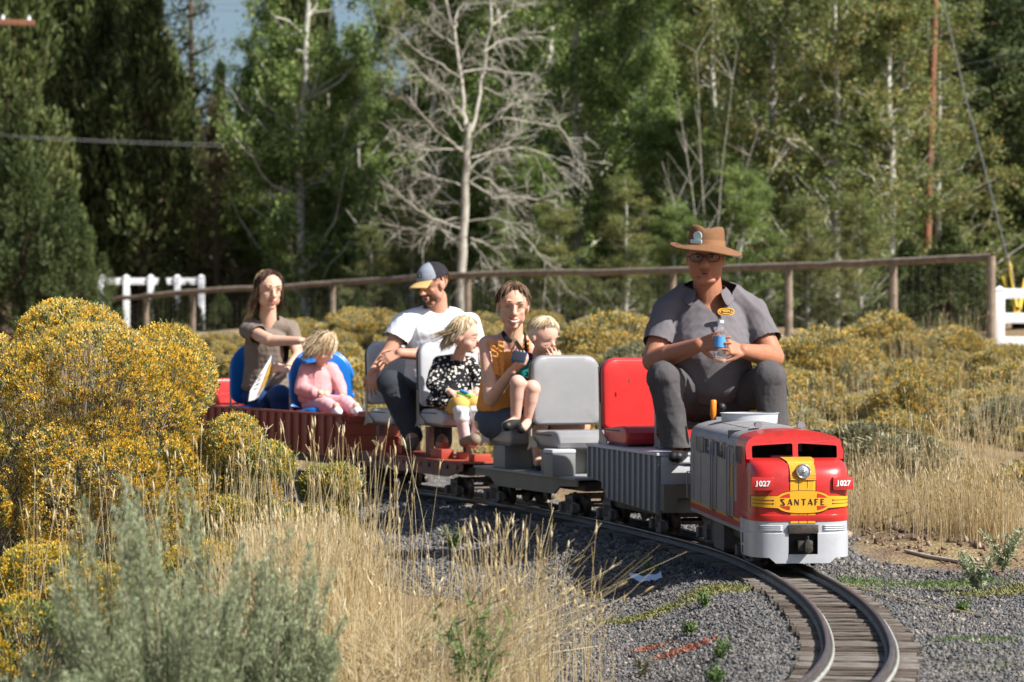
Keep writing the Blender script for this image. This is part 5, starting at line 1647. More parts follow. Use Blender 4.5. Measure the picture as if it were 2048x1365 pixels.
# ---- driver's ribbed box car
bx, BL = car_root("box_wagon", (.872, 12.88), (.575, 13.92), "grey ribbed box wagon with red seats that the driver rides on")
BWd = .198
prof_ = [(.0, .27), (.0, .418), (BL, .418), (BL, .262), (.86, .250), (.78, .175), (.05, .150), (.0, .150)]
link("body", prism("body", prof_, -BWd, BWd, m_boxgrey, axis='x', smooth=False), bx)
link("end_panel", box_me("end_panel", .37, .004, .13, m_boxlid, .001), bx, (0, -.003, .350))
link("lid", box_me("lid", 2 * BWd + .02, BL + .02, .014, m_boxlid, .003), bx, (0, BL / 2, .4255))
zb_of = lambda v: float(np.interp(v, [0, .05, .78, .86, BL], [.15, .15, .175, .25, .262]))
for sd in (-1, 1):
    for i in range(14):
        v = .018 + i * (BL - .036) / 13
        zb = zb_of(v) + .002; h = .416 - zb
        link("rib", box_me("rib", .012, .016, h, mat("box_rib_grey", (.30, .31, .315), rough=.45, metal=.2, var=.06), .003), bx, (sd * (BWd + .005), v, zb + h / 2))
    link("end_sill", prism("end_sill", [(-.055, .165), (-.045, .285), (.03, .285), (.03, .165), (-.02, .165)], sd * .12, sd * .19, m_flat, axis='x', smooth=False), bx)
link("end_sill", prism("end_sill", [(-.19, .285), (.19, .285), (.19, .16), (.15, .16), (.12, .225), (-.12, .225), (-.15, .16), (-.19, .16)], -.06, -.045, m_flat, smooth=False), bx)
link("underframe", box_me("underframe", .26, BL - .1, .06, m_iron, .003), bx, (0, BL / 2, .155))
truck(bx, .12, 2, .17, rot=R(-4)); truck(bx, .93, 2, .17, rot=R(3))
seat(bx, 1278, 13.82, 16, .428, m_vred, hi=.435, lo=.075, label="red padded seat, empty, behind the driver", shell=m_vred)
seat(bx, 1392, 13.36, 12, .428, m_vgrey, m_vred, hi=.435, lo=.075, label="driver's seat with grey back and red cushion")
sm = link("scuff_mark", box_me("scuff_mark", .006, .003, .022, m_pipe, .001), bx, to_local(bx, at(1258, 762, 13.74)))
bx['label'] = "grey ribbed box wagon with red seats that the driver rides on"
lv = tag(link("lever", tube_me("lever", [to_local(bx, at(1447, 850, 12.84)) - Vector((0, 0, .10)), to_local(bx, at(1444, 818, 12.84))], .006, m_blk), bx))
bm = bmesh.new(); bmesh.ops.create_uvsphere(bm, u_segments=14, v_segments=10, radius=.022)
link("lever_knob", bm_me("lever_knob", bm, m_blk), lv, to_local(bx, at(1443, 815, 12.84)))
sdv = tag(link("screwdriver", tube_me("screwdriver", [at(1424, 842, 12.75), at(1425, 836, 12.75), at(1426, 830, 12.75), at(1427, 802, 12.75), at(1427, 800, 12.75)], [.003, .008, .015, .015, .010], m_tool, 10)), "amber and red handled screwdriver standing upright at the back of the engine roof", "screwdriver")
link("console_post", box_me("console_post", .16, .05, .20, m_boxgrey, .004), bx, to_local(bx, (1.02, 12.84, .50)))
yb = tag(link("oil_can", prism("oil_can", [(-.03, 0), (.028, 0), (.03, .06), (.02, .075), (.022, .10), (-.01, .10), (-.012, .072), (-.03, .05)], -.02, .02, mat("yellow_plastic_bottle", (.62, .45, .05), rough=.4), .004), None, at(1503, 862, 13.0)), "small yellow container showing between the driver's legs", "container")

# ---- grey flat car with the empty seat and the woman in orange
fc, FL = car_root("flat_wagon", (.505, 14.08), (-.03, 15.38), "grey-olive flat wagon with two grey seats behind the driver's wagon")
pf = [(0, .235), (FL, .235), (FL, .205), (FL - .22, .195), (FL - .30, .152), (.30, .152), (.22, .195), (0, .205)]
link("side_sill", prism("side_sill", pf, -.188, -.178, m_flat, axis='x', smooth=False), fc)
link("side_sill", prism("side_sill", pf, .178, .188, m_flat, axis='x', smooth=False), fc)
link("deck", box_me("deck", .40, FL, .012, m_deckg, .002), fc, (0, FL / 2, .242))
link("underframe", box_me("underframe", .24, FL - .1, .05, m_iron, .003), fc, (0, FL / 2, .2))
truck(fc, .18, 2, .17, rot=R(-3)); truck(fc, FL - .18, 2, .17, rot=R(3))
link("coupler_bar", box_me("coupler_bar", .03, .22, .02, m_iron, .003), fc, (0, -.09, .15))
sg1 = seat(fc, 1133, 14.66, 20, .372, m_vgrey, hi=.495, lo=.125, label="empty grey seat in the middle of the train")
sg2 = seat(fc, 1035, 15.22, 22, .372, m_vgrey, hi=.495, lo=.125, label="grey seat of the woman in orange")
for (px, d) in ((1133, 14.5), (1035, 15.06)):
    q = to_local(fc, (xat(px, d), d, 0))
    link("pedestal", box_me("pedestal", .22, .17, .125, m_boxgrey, .003), fc, (q.x, q.y, .311))
    link("pedestal_post", box_me("pedestal_post", .035, .03, .125, m_boxlid, .002), fc, (q.x + .10, q.y - .105, .311))
q = to_local(fc, (xat(1119, 14.25), 14.25, 0))
link("foot_box", box_me("foot_box", .13, .12, .115, m_boxgrey, .003), fc, (q.x, q.y, .306))
link("foot_box_lid", box_me("foot_box_lid", .135, .125, .022, m_boxlid, .008), fc, (q.x, q.y, .3755))

# ---- oxide red flat car with the man and the girl in the flowered dress
rc, RL = car_root("flat_wagon", (-.115, 15.56), (-.785, 17.02), "oxide red flat wagon under the man in the cap and the flowered-dress girl")
link("deck", box_me("deck", .37, RL, .012, m_oxide, .002), rc, (0, RL / 2, .250))
for sd in (-1, 1):
    link("side_sill", prism("side_sill", [(0, .243), (RL, .243), (RL, .205), (RL - .2, .165), (.2, .165), (0, .205)], sd * .176, sd * .186, m_oxl, axis='x', smooth=False), rc)
    for i in range(12):
        link("stake_pocket", box_me("stake_pocket", .010, .028, .024, m_blk if i % 2 else m_oxide, .002), rc, (sd * .190, .07 + i * (RL - .14) / 11, .222))
link("underframe", box_me("underframe", .24, RL - .1, .05, m_iron, .003), rc, (0, RL / 2, .20))
truck(rc, .18, 2, .17, m=m_iron, rot=R(-3)); truck(rc, RL - .18, 2, .17, m=m_iron, rot=R(3))
sgirl = seat(rc, 900, 16.42, 23, .430, m_vwhite, hi=.495, lo=.115, label="pale grey seat of the girl in the flowered dress")
sman = seat(rc, 797, 17.05, 25, .415, m_vwhite, hi=.510, lo=.125, wd=.40, label="pale grey seat of the man in the cap")
for (px, d, zt) in ((897, 16.25, .43), (797, 16.9, .415)):
    q = to_local(rc, (xat(px, d), d, 0))
    for du in (-.12, .12): link("seat_post", box_me("seat_post", .035, .05, zt - .256, m_oxl, .003), rc, (q.x + du, q.y, (zt + .256) / 2))
for (px, py, d, sx, sy, sz) in [(884, 911, 15.95, .075, .16, .055), (884, 900, 16.02, .045, .10, .09), (960, 914, 15.62, .12, .05, .04), (778, 876, 16.62, .09, .10, .10), (806, 884, 16.5, .05, .08, .05), (925, 916, 15.85, .06, .05, .04)]:
    q = to_local(rc, at(px, py, d))
    link("foot_block", box_me("foot_block", sx, sy, sz, m_oran, .003), rc, (q.x, q.y, .256 + sz / 2))

# ---- red ribbed open wagon(s) with blue seats
def gondola(front, rear, label, name="gondola_wagon"):
    gd, GL_ = car_root(name, front, rear, label)
    hw = .185
    for sd in (-1, 1):
        link("side_wall", box_me("side_wall", .008, GL_, .255, m_oxide, .001), gd, (sd * hw, GL_ / 2, .3325))
        link("top_rail", box_me("top_rail", .022, GL_ + .01, .014, m_oxide, .003), gd, (sd * (hw + .002), GL_ / 2, .4665))
        nr = int(GL_ / .135)
        rm = box_me("rib", .020, .030, .235, m_oxide, .004)
        for i in range(nr + 1): link("rib", rm, gd, (sd * (hw + .012), .03 + i * (GL_ - .06) / nr, .34))
    for v in (.004, GL_ - .004):
        link("end_wall", box_me("end_wall", 2 * hw - .010, .008, .255, m_oxide, .001), gd, (0, v, .3325))
        for z in (.27, .35, .43): link("end_batten", box_me("end_batten", 2 * hw - .02, .012, .012, m_oxide, .003), gd, (0, v - .008 if v < .1 else v + .008, z))
    link("floor", box_me("floor", 2 * hw, GL_, .012, m_oxide), gd, (0, GL_ / 2, .212))
    link("underframe", box_me("underframe", .24, GL_ - .1, .05, m_iron, .003), gd, (0, GL_ / 2, .175))
    truck(gd, .20, 2, .17, m=m_iron, rot=R(-3)); truck(gd, GL_ - .20, 2, .17, m=m_iron, rot=R(3))
    return gd


gA = gondola((-.872, 17.16), (-2.02, 19.33), "oxide red ribbed open wagon with two blue seats")
sb1 = seat(gA, 642, 18.33, 22, .415, m_blue, blue=True, hi=.425, lo=.08, wd=.405, label="blue moulded seat of the girl in pink")
sb2 = seat(gA, 520, 19.08, 24, .415, m_blue, blue=True, hi=.455, lo=.08, wd=.405, label="blue moulded seat of the woman in the grey-brown shirt")
gB = gondola((-2.10, 19.48), (-3.05, 21.1), "last oxide red wagon, mostly hidden by the tallest ochre bush, with a red seat")
seat(gB, 440, 19.98, 26, .43, m_vred, hi=.21, lo=.09, wd=.30, label="red seat on the last wagon")

# a crumpled paper on the ballast
bm = bmesh.new()
n = 13
rows = [[bm.verts.new((-.068 + .136 * i / (n - 1), -.028 + .056 * j / 4, .004 + .016 * (i / (n - 1) * 2 - 1) ** 2 + .004 * math.sin(i * 1.3 + j) + .010 * (j / 4))) for j in range(5)] for i in range(n)]
for i in range(n - 1):
    for j in range(4): bm.faces.new((rows[i][j], rows[i + 1][j], rows[i + 1][j + 1], rows[i][j + 1]))
x_, d_ = xat(1291, 11.55), 11.55
tag(link("paper_scrap", bm_me("paper_scrap", bm, mat("pale_blue_paper", (.45, .58, .75), rough=.8, var=.04)), None, (x_, d_, gz(x_, d_) + .012), (R(12), 0, .1)), "pale blue scrap of paper lying on the ballast in the train's shadow", "paper")
# ================================================================ PEOPLE
def _ico():
    bm = bmesh.new(); bmesh.ops.create_icosphere(bm, subdivisions=3, radius=1)
    V_ = np.array([v.co[:] for v in bm.verts]); F_ = np.array([[v.index for v in f.verts] for f in bm.faces]); bm.free()
    return V_, F_


ICV, ICF = _ico()


class Prims:
    def __init__(self):
        self.V = []; self.F = []; self.n = 0

    def add(self, V_, F_):
        self.V.append(np.asarray(V_, float)); self.F += (np.asarray(F_) + self.n).tolist(); self.n += len(V_)

    def ell(self, c, r, M=None):
        r = np.array([r, r, r] if np.isscalar(r) else r, float)
        V_ = ICV * r
        if M is not None: V_ = V_ @ np.array(M.to_3x3() if hasattr(M, 'to_3x3') else M).T
        self.add(V_ + np.array(c, float), ICF); return self

    def cap(self, a, b, ra, rb=None):
        """tapered limb segment with round ends"""
        rb = ra if rb is None else rb
        a = np.array(a, float); b = np.array(b, float)
        L = np.linalg.norm(b - a)
        if L < 1e-6: return self.ell(a, ra)
        z = (b - a) / L; x = unit(np.cross(z, [.31, .87, .23])); y = np.cross(z, x)
        S = 18; rows = []
        for k in range(6):
            t = -math.pi / 2 + k * math.pi / 12
            rows.append((ra * math.sin(t), ra * math.cos(t)))
        for k in range(7):
            t = k * math.pi / 12
            rows.append((L + rb * math.sin(t), rb * math.cos(t)))
        an = np.arange(S) * 2 * np.pi / S
        V_ = np.concatenate([a + z * h + (x[None] * np.cos(an)[:, None] + y[None] * np.sin(an)[:, None]) * max(q, 1e-4) for h, q in rows])
        F_ = []
        for i in range(len(rows) - 1):
            for j in range(S):
                F_.append([i * S + j, i * S + (j + 1) % S, (i + 1) * S + (j + 1) % S, (i + 1) * S + j])
        self.V.append(V_); base = self.n
        self.F += [[q + base for q in f] for f in F_] + [[base + j for j in range(S)][::-1], [base + (len(rows) - 1) * S + j for j in range(S)]]
        self.n += len(V_); return self

    def loft(self, items, steps=4):
        """a torso: ellipsoids blended from one to the next"""
        for (c0, r0), (c1, r1) in zip(items[:-1], items[1:]):
            for k in range(steps + 1):
                t = k / steps
                self.ell(np.array(c0) * (1 - t) + np.array(c1) * t, np.array(r0) * (1 - t) + np.array(r1) * t)
        return self

    def chain(self, pts, rs):
        for i in range(len(pts) - 1): self.cap(pts[i], pts[i + 1], rs[i], rs[i + 1])
        return self


def blob(name, pr, m, root, vox=.006, sm=4, cuts=(), wrinkle=0.0, wfreq=28, wdir=(1, 1, .5), seed=0):
    V_ = np.concatenate(pr.V)
    o = np.array(root.matrix_basis.translation)
    me = bpy.data.meshes.new(name); me.from_pydata((V_ - o).tolist(), [], pr.F); me.update()
    ob = bpy.data.objects.new(name, me); COL.objects.link(ob)
    md = ob.modifiers.new("r", 'REMESH'); md.mode = 'VOXEL'; md.voxel_size = vox; md.use_smooth_shade = True
    if sm:
        ms = ob.modifiers.new("s", 'SMOOTH'); ms.factor = .5; ms.iterations = sm
    if name in ('body', 'jeans', 'hair_under'):
        mdec = ob.modifiers.new("d", 'DECIMATE'); mdec.ratio = .42 if name == 'body' else .5
    nm = eval_mesh(ob, name)
    bpy.data.objects.remove(ob); bpy.data.meshes.remove(me)
    n = len(nm.vertices)
    co = np.empty(n * 3, np.float32); nm.vertices.foreach_get("co", co); co = co.reshape(-1, 3).astype(float)
    if wrinkle:
        no = np.empty(n * 3, np.float32); nm.vertices.foreach_get("normal", no); no = no.reshape(-1, 3)
        g_ = np.random.default_rng(seed + 5)
        h = np.zeros(n)
        for k in range(7):
            kv = g_.normal(size=3) * np.array(wdir) * wfreq * (.5 + .3 * k)
            w2 = g_.normal(size=3) * wfreq * .35
            s_ = np.sin(co @ kv + 2.2 * np.sin(co @ w2 + k))
            h += (1 - np.abs(s_)) ** 2 / (1 + .5 * k)
        h = (h - h.mean())
        co = co + no * (h * wrinkle)[:, None]
        nm.vertices.foreach_set("co", co.astype(np.float32).ravel())
    nm.materials.clear(); nm.materials.append(m)
    if cuts:
        bm = bmesh.new(); bm.from_mesh(nm)
        kill = []
        W_ = co + o
        mask = np.zeros(n, bool)
        for c in cuts: mask |= c(W_)
        bm.verts.ensure_lookup_table()
        bmesh.ops.delete(bm, geom=[bm.verts[i] for i in np.nonzero(mask)[0]], context='VERTS')
        bm.to_mesh(nm); bm.free()
    for p in nm.polygons: p.use_smooth = True
    nm.update()
    return link(name, nm, root)


def beyond(p, d, r, rad=.112, lim=.30):
    """cut: everything past the plane through p with normal d, within r of p"""
    p = np.array(p, float); d = unit(np.array(d, float))
    
    def f(X):
        q = X - p; h = q @ d
        return (h > 0) & (h < lim) & (np.linalg.norm(q - h[:, None] * d, axis=1) < rad)
    return f


class Head:
    def __init__(self, c, fwd, up=(0, 0, 1), s=.235, child=False):
        self.c = np.array(c, float); f = unit(np.array(fwd, float)); u = np.array(up, float)
        x = unit(np.cross(f, u)); u = np.cross(x, f)
        self.B = np.stack([x, f, u], 1)   # columns: head-right, forward, up
        self.s = s; self.child = child

    def P(self, *q): return self.c + self.B @ (np.array(q, float) * self.s)

    def ell(self, pr, q, r):
        pr.ell(self.P(*q), np.array(r if not np.isscalar(r) else [r] * 3) * self.s, self.B)

    def build(self, pr, jaw=1.0, nose=1.0, heavy=0.0):
        s = self.s
        if self.child:
            self.ell(pr, (0, -.05, .10), (.37, .42, .41)); self.ell(pr, (0, .08, -.14), (.29, .27, .31))
            for q in (-1, 1):
                self.ell(pr, (q * .15, .165, -.17), (.13, .13, .13)); self.ell(pr, (q * .37, -.03, -.06), (.04, .08, .11))
            self.ell(pr, (0, .24, -.38), (.10, .08, .07))
            pr.cap(self.P(0, .33, -.02), self.P(0, .395, -.10), .035 * s, .052 * s)
            pr.cap(self.P(-.06, .315, -.225), self.P(.06, .315, -.225), .034 * s)
        else:
            self.ell(pr, (0, -.05, .13), (.335, .42, .37)); self.ell(pr, (0, .06, -.12), (.27 + heavy, .27, .33))
            self.ell(pr, (0, .22, -.41), (.125 * jaw + heavy, .10, .085)); self.ell(pr, (0, .05, -.33), (.20 * jaw + heavy, .20, .12))
            for q in (-1, 1):
                self.ell(pr, (q * .150, .205, -.09), (.095, .085, .09)); self.ell(pr, (q * .195, .06, -.24), (.085 + heavy * .6, .13, .14))
                self.ell(pr, (q * .335, -.03, -.03), (.035, .085, .13))
                self.ell(pr, (q * .045 * nose, .375, -.135), (.038, .045, .035))
            pr.cap(self.P(-.16, .325, .125), self.P(.16, .325, .125), .052 * s)
            pr.cap(self.P(0, .345, .07), self.P(0, .43, -.11), .034 * s, .058 * s * nose)
            pr.cap(self.P(-.085, .335, -.255), self.P(.085, .335, -.255), .032 * s); pr.cap(self.P(-.07, .33, -.305), self.P(.07, .33, -.305), .035 * s)

    def face(self, root, skin_m, squint=False, smile=0.0, teeth=False, lashes=True, brow=m_blk, lip=None, closed=False):
        o = np.array(root.location); s = self.s
        ch = self.child
        ez = -.02 if ch else .035; ey = .335 if ch else .338; ex = .155 if ch else .135
        for q in (-1, 1):
            if not closed and not squint:
                bm = bmesh.new(); bmesh.ops.create_uvsphere(bm, u_segments=12, v_segments=8, radius=(.062 if ch else .052) * s)
                e_ = link("eye", bm_me("eye", bm, m_eyew), root, self.P(q * ex, ey - .012, ez) - o)
                bm = bmesh.new(); bmesh.ops.create_uvsphere(bm, u_segments=10, v_segments=6, radius=(.036 if ch else .028) * s)
                link("iris", bm_me("iris", bm, m_iris), e_, self.B @ np.array([0, (.036 if ch else .033) * s, -.004 * s]))
            pts = [self.P(q * (ex - .075 + .15 * t), ey + .044 - .10 * (t - .45) ** 2 - .05 * t * t, ez + (.028 if not (squint or closed) else -.004) + .10 * (.25 - (t - .5) ** 2) * (1 if not (squint or closed) else .35)) - o for t in np.linspace(0, 1, 6)]
            if lashes: link("eyelashes", tube_me("eyelashes", pts, [.003 * s, .007 * s, .009 * s, .009 * s, .007 * s, .003 * s], m_lash, 6), root)
            pts = [self.P(q * (ex - .085 + .19 * t), ey + .055 - .09 * t * t, ez + (.13 if ch else .105) + .06 * (.3 - (t - .45) ** 2)) - o for t in np.linspace(0, 1, 6)]
            link("eyebrow", tube_me("eyebrow", pts, [.006 * s, .010 * s, .011 * s, .010 * s, .007 * s, .003 * s], brow, 6), root)
        w = (.075 if ch else .105) + .035 * smile
        mz = -.225 if ch else -.278; my = .345 if ch else .362
        up_ = [self.P(w * t, my + .006 - .045 * t * t, mz + .018 + .05 * smile * t * t + .012 * (1 - abs(t))) - o for t in np.linspace(-1, 1, 9)]
        dn_ = [self.P(w * .9 * t, my + .002 - .045 * t * t, mz - .024 - (.03 if teeth else 0) + .06 * smile * t * t) - o for t in np.linspace(-1, 1, 9)]
        rad = [.006 * s, .013 * s, .017 * s, .018 * s, .016 * s, .018 * s, .017 * s, .013 * s, .006 * s]
        L_ = lip or m_lip
        link("lips", tube_me("lips", up_, rad, L_, 6), root); link("lips", tube_me("lips", dn_, [r * 1.15 for r in rad], L_, 6), root)
        md = [self.P(w * .95 * t, my + .012 - .045 * t * t, mz - .002 - (.014 if teeth else 0) + .055 * smile * t * t) - o for t in np.linspace(-1, 1, 9)]
        link("mouth", tube_me("mouth", md, [r * (.95 if teeth else .5) for r in rad], m_teeth if teeth else m_mouth, 6), root)

    def skull(self, th, ph, k=1.0):
        """point on the scalp: th from the crown, ph round from the face (0 = forward)"""
        st, ct = np.sin(th), np.cos(th)
        a, b, c = ((.37, .42, .41) if self.child else (.335, .42, .37))
        cy, cz = (-.05, .10) if self.child else (-.05, .13)
        q = np.stack([a * st * np.sin(ph) * k, cy + b * st * np.cos(ph) * k, cz + c * ct * k], -1) * self.s
        return self.c + q @ self.B.T

    def hair(self, root, m, n, hang, lf=.55, ls=1.55, lb=1.9, r=.0045, K=9, part=0.0, spread=.012, seed=1, lift=1.05, cap=True, phr=(-np.pi, np.pi), jit=.035, hangdir=(0, 0, -1), curl=.0, face_gap=.0, hair_up=1.0, name="hair"):
        g_ = np.random.default_rng(seed)
        ph = g_.uniform(phr[0], phr[1], n); ca = np.cos(ph)
        tm = np.where(ca > 0, ls + (lf - ls) * ca ** 1.3, ls + (lb - ls) * (-ca) ** .8) * g_.uniform(.88, 1.06, n)
        t = np.linspace(0, 1, K)[None]
        hl = hang(ph) * g_.uniform(.75, 1.1, n) if callable(hang) else np.full(n, hang) * g_.uniform(.7, 1.15, n)
        arc = tm * self.s * .40; tot = arc + hl
        dist = t * tot[:, None]
        tha = np.minimum(dist / (self.s * .40), tm[:, None])
        off = part * np.sin(ph)[:, None] * 0
        P_ = self.skull(tha, ph[:, None] + off + curl * tha, lift + g_.uniform(0, jit, n)[:, None])
        ex = np.maximum(dist - arc[:, None], 0)
        hd = unit(np.array(hangdir, float))
        end = self.skull(tm, ph, lift)
        outw = unit(end - self.c); 
        P_ = P_ + ex[..., None] * (hd[None, None] + outw[:, None] * .12 + g_.normal(size=(n, 1, 3)) * .05)
        P_ += np.cumsum(g_.normal(size=P_.shape) * spread * .12, 1)
        rad = np.interp(np.linspace(0, 1, K), [0, .2, .8, 1], [.6, 1, .9, .25])[None] * r * g_.uniform(.6, 1.3, n)[:, None]
        parts = [tubes_np(P_, rad, 3)]
        V_, F_ = merge_np(parts)
        o = np.array(root.location)
        h = link(name, mesh_np(name, V_ - o, F_, m, smooth=True), root)
        if cap:
            pr = Prims()
            a = (.372, .42, .41) if self.child else (.338, .42, .372)
            self.ell(pr, (0, -.085, .145 if not self.child else .12), (a[0] * 1.02, a[1] * .97, a[2] * 1.0))
            blob("hair_under", pr, m, root, .006, 1)
        return h


def hand(pr, wrist, d, nrm, s=1.0, curl=(.5, .5, .5, .5), spread=.10, thumb=(.6, .3), side=1, fan=None):
    """palm and five separate fingers. d: wrist->knuckles, nrm: back-of-hand normal, side: +1 thumb on d x nrm side"""
    w = np.array(wrist, float); d = unit(np.array(d, float)); nrm = np.array(nrm, float); nrm = unit(nrm - d * (nrm @ d)); lat = np.cross(d, nrm) * side
    pl = .085 * s
    for k, o_ in enumerate((-.030, -.010, .010, .030)):
        pr.cap(w + d * .012 * s + lat * o_ * .6 * s, w + d * pl * (1 - .05 * abs(k - 1.6)) + lat * o_ * s, .0135 * s, .0115 * s)
    ln = (.068, .078, .073, .058)
    for k in range(4):
        o_ = (.033, .011, -.011, -.031)[k] * s
        a = w + d * pl * (1 - .05 * abs(k - 1.4)) + lat * o_
        ang = 0.0; p = a; r_ = .0094 * s
        dd = unit(d + lat * spread * (1.5 - k) / 1.5)
        for j, fr in enumerate((.46, .30, .24)):
            ang += curl[k] * (1.0, 1.1, .7)[j]
            v = dd * math.cos(ang) - nrm * math.sin(ang)
            q = p + v * ln[k] * s * fr
            pr.cap(p, q, r_, r_ * .9); p = q; r_ *= .9
    b = w + d * .022 * s + lat * .026 * s
    v1 = unit(d * .55 + lat * thumb[0] - nrm * thumb[1]); m1 = b + v1 * .040 * s
    v2 = unit(v1 + d * .55 - nrm * thumb[1] * .8); m2 = m1 + v2 * .030 * s
    pr.cap(b, m1, .0145 * s, .0115 * s); pr.cap(m1, m2, .011 * s, .0095 * s); pr.cap(m2, m2 + unit(v2 + d * .3) * .022 * s, .0095 * s, .0080 * s)


def skinm(name, col): return mat(name, col, rough=.52, var=.09, scale=22, sss=.12, dirt=tuple(np.array(col) * np.array([1.0, .72, .66])), dirt_amt=.35, dirt_scale=16, spec=.35)


def clothm(name, col, var=.07, bump=.25, **k): return mat(name, col, rough=.85, var=var, scale=9, bump=bump, bscale=26, spec=.2, **k)


m_eyew = mat("eye_white", (.36, .33, .30), rough=.2, var=.02); m_iris = mat("eye_iris", (.03, .025, .02), rough=.15, var=.1)
m_lash = mat("dark_lashes", (.035, .022, .018), rough=.8); m_lip = mat("lip_skin", (.42, .13, .11), rough=.4, var=.08); m_lipd = mat("lip_skin_tanned", (.26, .09, .07), rough=.5, var=.08)
m_mouth = mat("mouth_line", (.09, .02, .018), rough=.6); m_teeth = mat("teeth", (.78, .75, .68), rough=.3, var=.03)
sk_d = skinm("skin_tanned", (.38, .165, .095)); sk_m = skinm("skin_ruddy", (.52, .27, .18)); sk_w = skinm("skin_fair", (.62, .38, .27)); sk_w2 = skinm("skin_warm", (.62, .37, .26)); sk_c = skinm("skin_child", (.63, .38, .29))
hr_dk = leafmat("hair_dark_brown", [(0, (.022, .012, .008)), (.6, (.05, .028, .018)), (1, (.11, .065, .04))], 0, 6, .45, .2)
hr_br = leafmat("hair_light_brown", [(0, (.05, .028, .015)), (.6, (.11, .065, .035)), (1, (.24, .155, .09))], 0, 6, .45, .2)
hr_bl = leafmat("hair_blond", [(0, (.30, .20, .11)), (.5, (.54, .41, .25)), (1, (.80, .70, .52))], 0, 6, .45, .2)
hr_gold = leafmat("hair_dark_blond", [(0, (.20, .13, .07)), (.5, (.42, .29, .16)), (1, (.68, .53, .33))], 0, 6, .45, .2)
hr_grey = leafmat("hair_grey", [(0, (.2, .18, .16)), (1, (.5, .48, .45))], 0, 6, .5, .2)


def A(px, py, d): return np.array(at(px, py, d))


def person(px, d, z, label, group=None):
    return tag(empty("person", (xat(px, d), d, z)), label, "person", group)


# ---------------------------------------------------------------- the driver
dr = person(1425, 13.2, .52, "older man in brimmed hat and grey polo shirt driving the train with a water bottle")
H = Head(A(1411, 516, 13.06), (-.10, -1, -.06), s=.256)
b = Prims(); H.build(b, jaw=1.2, heavy=.05, nose=1.4)
neck0 = A(1416, 606, 13.17)
b.chain([neck0, A(1414, 556, 13.14)], [.080, .066])
shL, shR = A(1336, 628, 13.18), A(1504, 628, 13.18)
elL, elR = A(1307, 722, 13.06), A(1546, 715, 13.06)
wrL, wrR = A(1399, 690, 12.80), A(1486, 702, 12.82)
for sh, el, wr in ((shL, elL, wrL), (shR, elR, wrR)):
    b.chain([sh, el], [.066, .054]); b.chain([el, el + (wr - el) * .35, wr], [.055, .053, .034])
b.ell(A(1419, 660, 13.18), (.18, .12, .17)); b.ell(A(1424, 735, 13.14), (.17, .14, .14)); b.ell(A(1430, 800, 13.24), (.17, .13, .11))
b.chain([shL, A(1416, 622, 13.18), shR], [.07, .085, .07])
for hp, kn, an in ((A(1388, 806, 13.22), A(1327, 762, 12.82), A(1356, 885, 12.84)), (A(1478, 806, 13.22), A(1541, 762, 12.82), A(1546, 885, 12.84))):
    b.chain([hp, kn, an], [.08, .058, .042])
# hands round the bottle
BX = A(1439, 690, 12.73)
hand(b, wrL, BX + np.array([-.035, .02, .012]) - wrL, (-.25, -1.0, .25), 1.06, (.22, .22, .25, .30), .16, (.75, .5), side=1)
hand(b, wrR, A(1457, 694, 12.77) - wrR, (.35, -.8, .55), 1.04, (.85, .9, .9, .95), .10, (.3, .35), side=-1)
blob("body", b, sk_d, dr, .0052, 3)
H.face(dr, sk_d, squint=False, lip=m_lipd, brow=mat("grey_brow", (.20, .17, .14), rough=.9))
polo = clothm("grey_polo_cloth", (.14, .128, .136))
c = Prims()
c.loft([(A(1419, 655, 13.17), (.200, .145, .175)), (A(1423, 718, 13.10), (.196, .180, .160)), (A(1427, 768, 13.12), (.192, .182, .110))])
c.chain([shL + [0, 0, .0], A(1375, 600, 13.19), A(1416, 590, 13.19), A(1460, 600, 13.19), shR], [.080, .086, .092, .086, .080])
for sh, el, q in ((shL, elL, -1), (shR, elR, 1)):
    e2 = sh + (el - sh) * 1.0
    c.chain([sh, e2], [.083, .080])
cutL = shL + (elL - shL) * .66; cutR = shR + (elR - shR) * .66
def vneck(X):
    # open placket: a narrow V below the chin on the front of the shirt
    o_ = A(1437, 634, 13.0); t = (X[:, 2] - o_[2])
    hw = np.clip(t, 0, 1) * .80
    cx = o_[0] - t * .18
    return (X[:, 1] < 13.16) & (t > 0) & (np.abs(X[:, 0] - cx) < hw) & (X[:, 2] < A(0, 560, 13)[2])
def neckhole(X):
    q = X - A(1414, 577, 13.15); return (np.hypot(q[:, 0], q[:, 1]) < .088) & (q[:, 2] > -.03)
blob("shirt", c, polo, dr, .0058, 3, [beyond(cutL, elL - shL, .24), beyond(cutR, elR - shR, .24), vneck, neckhole], wrinkle=.0050, wfreq=11, seed=3)
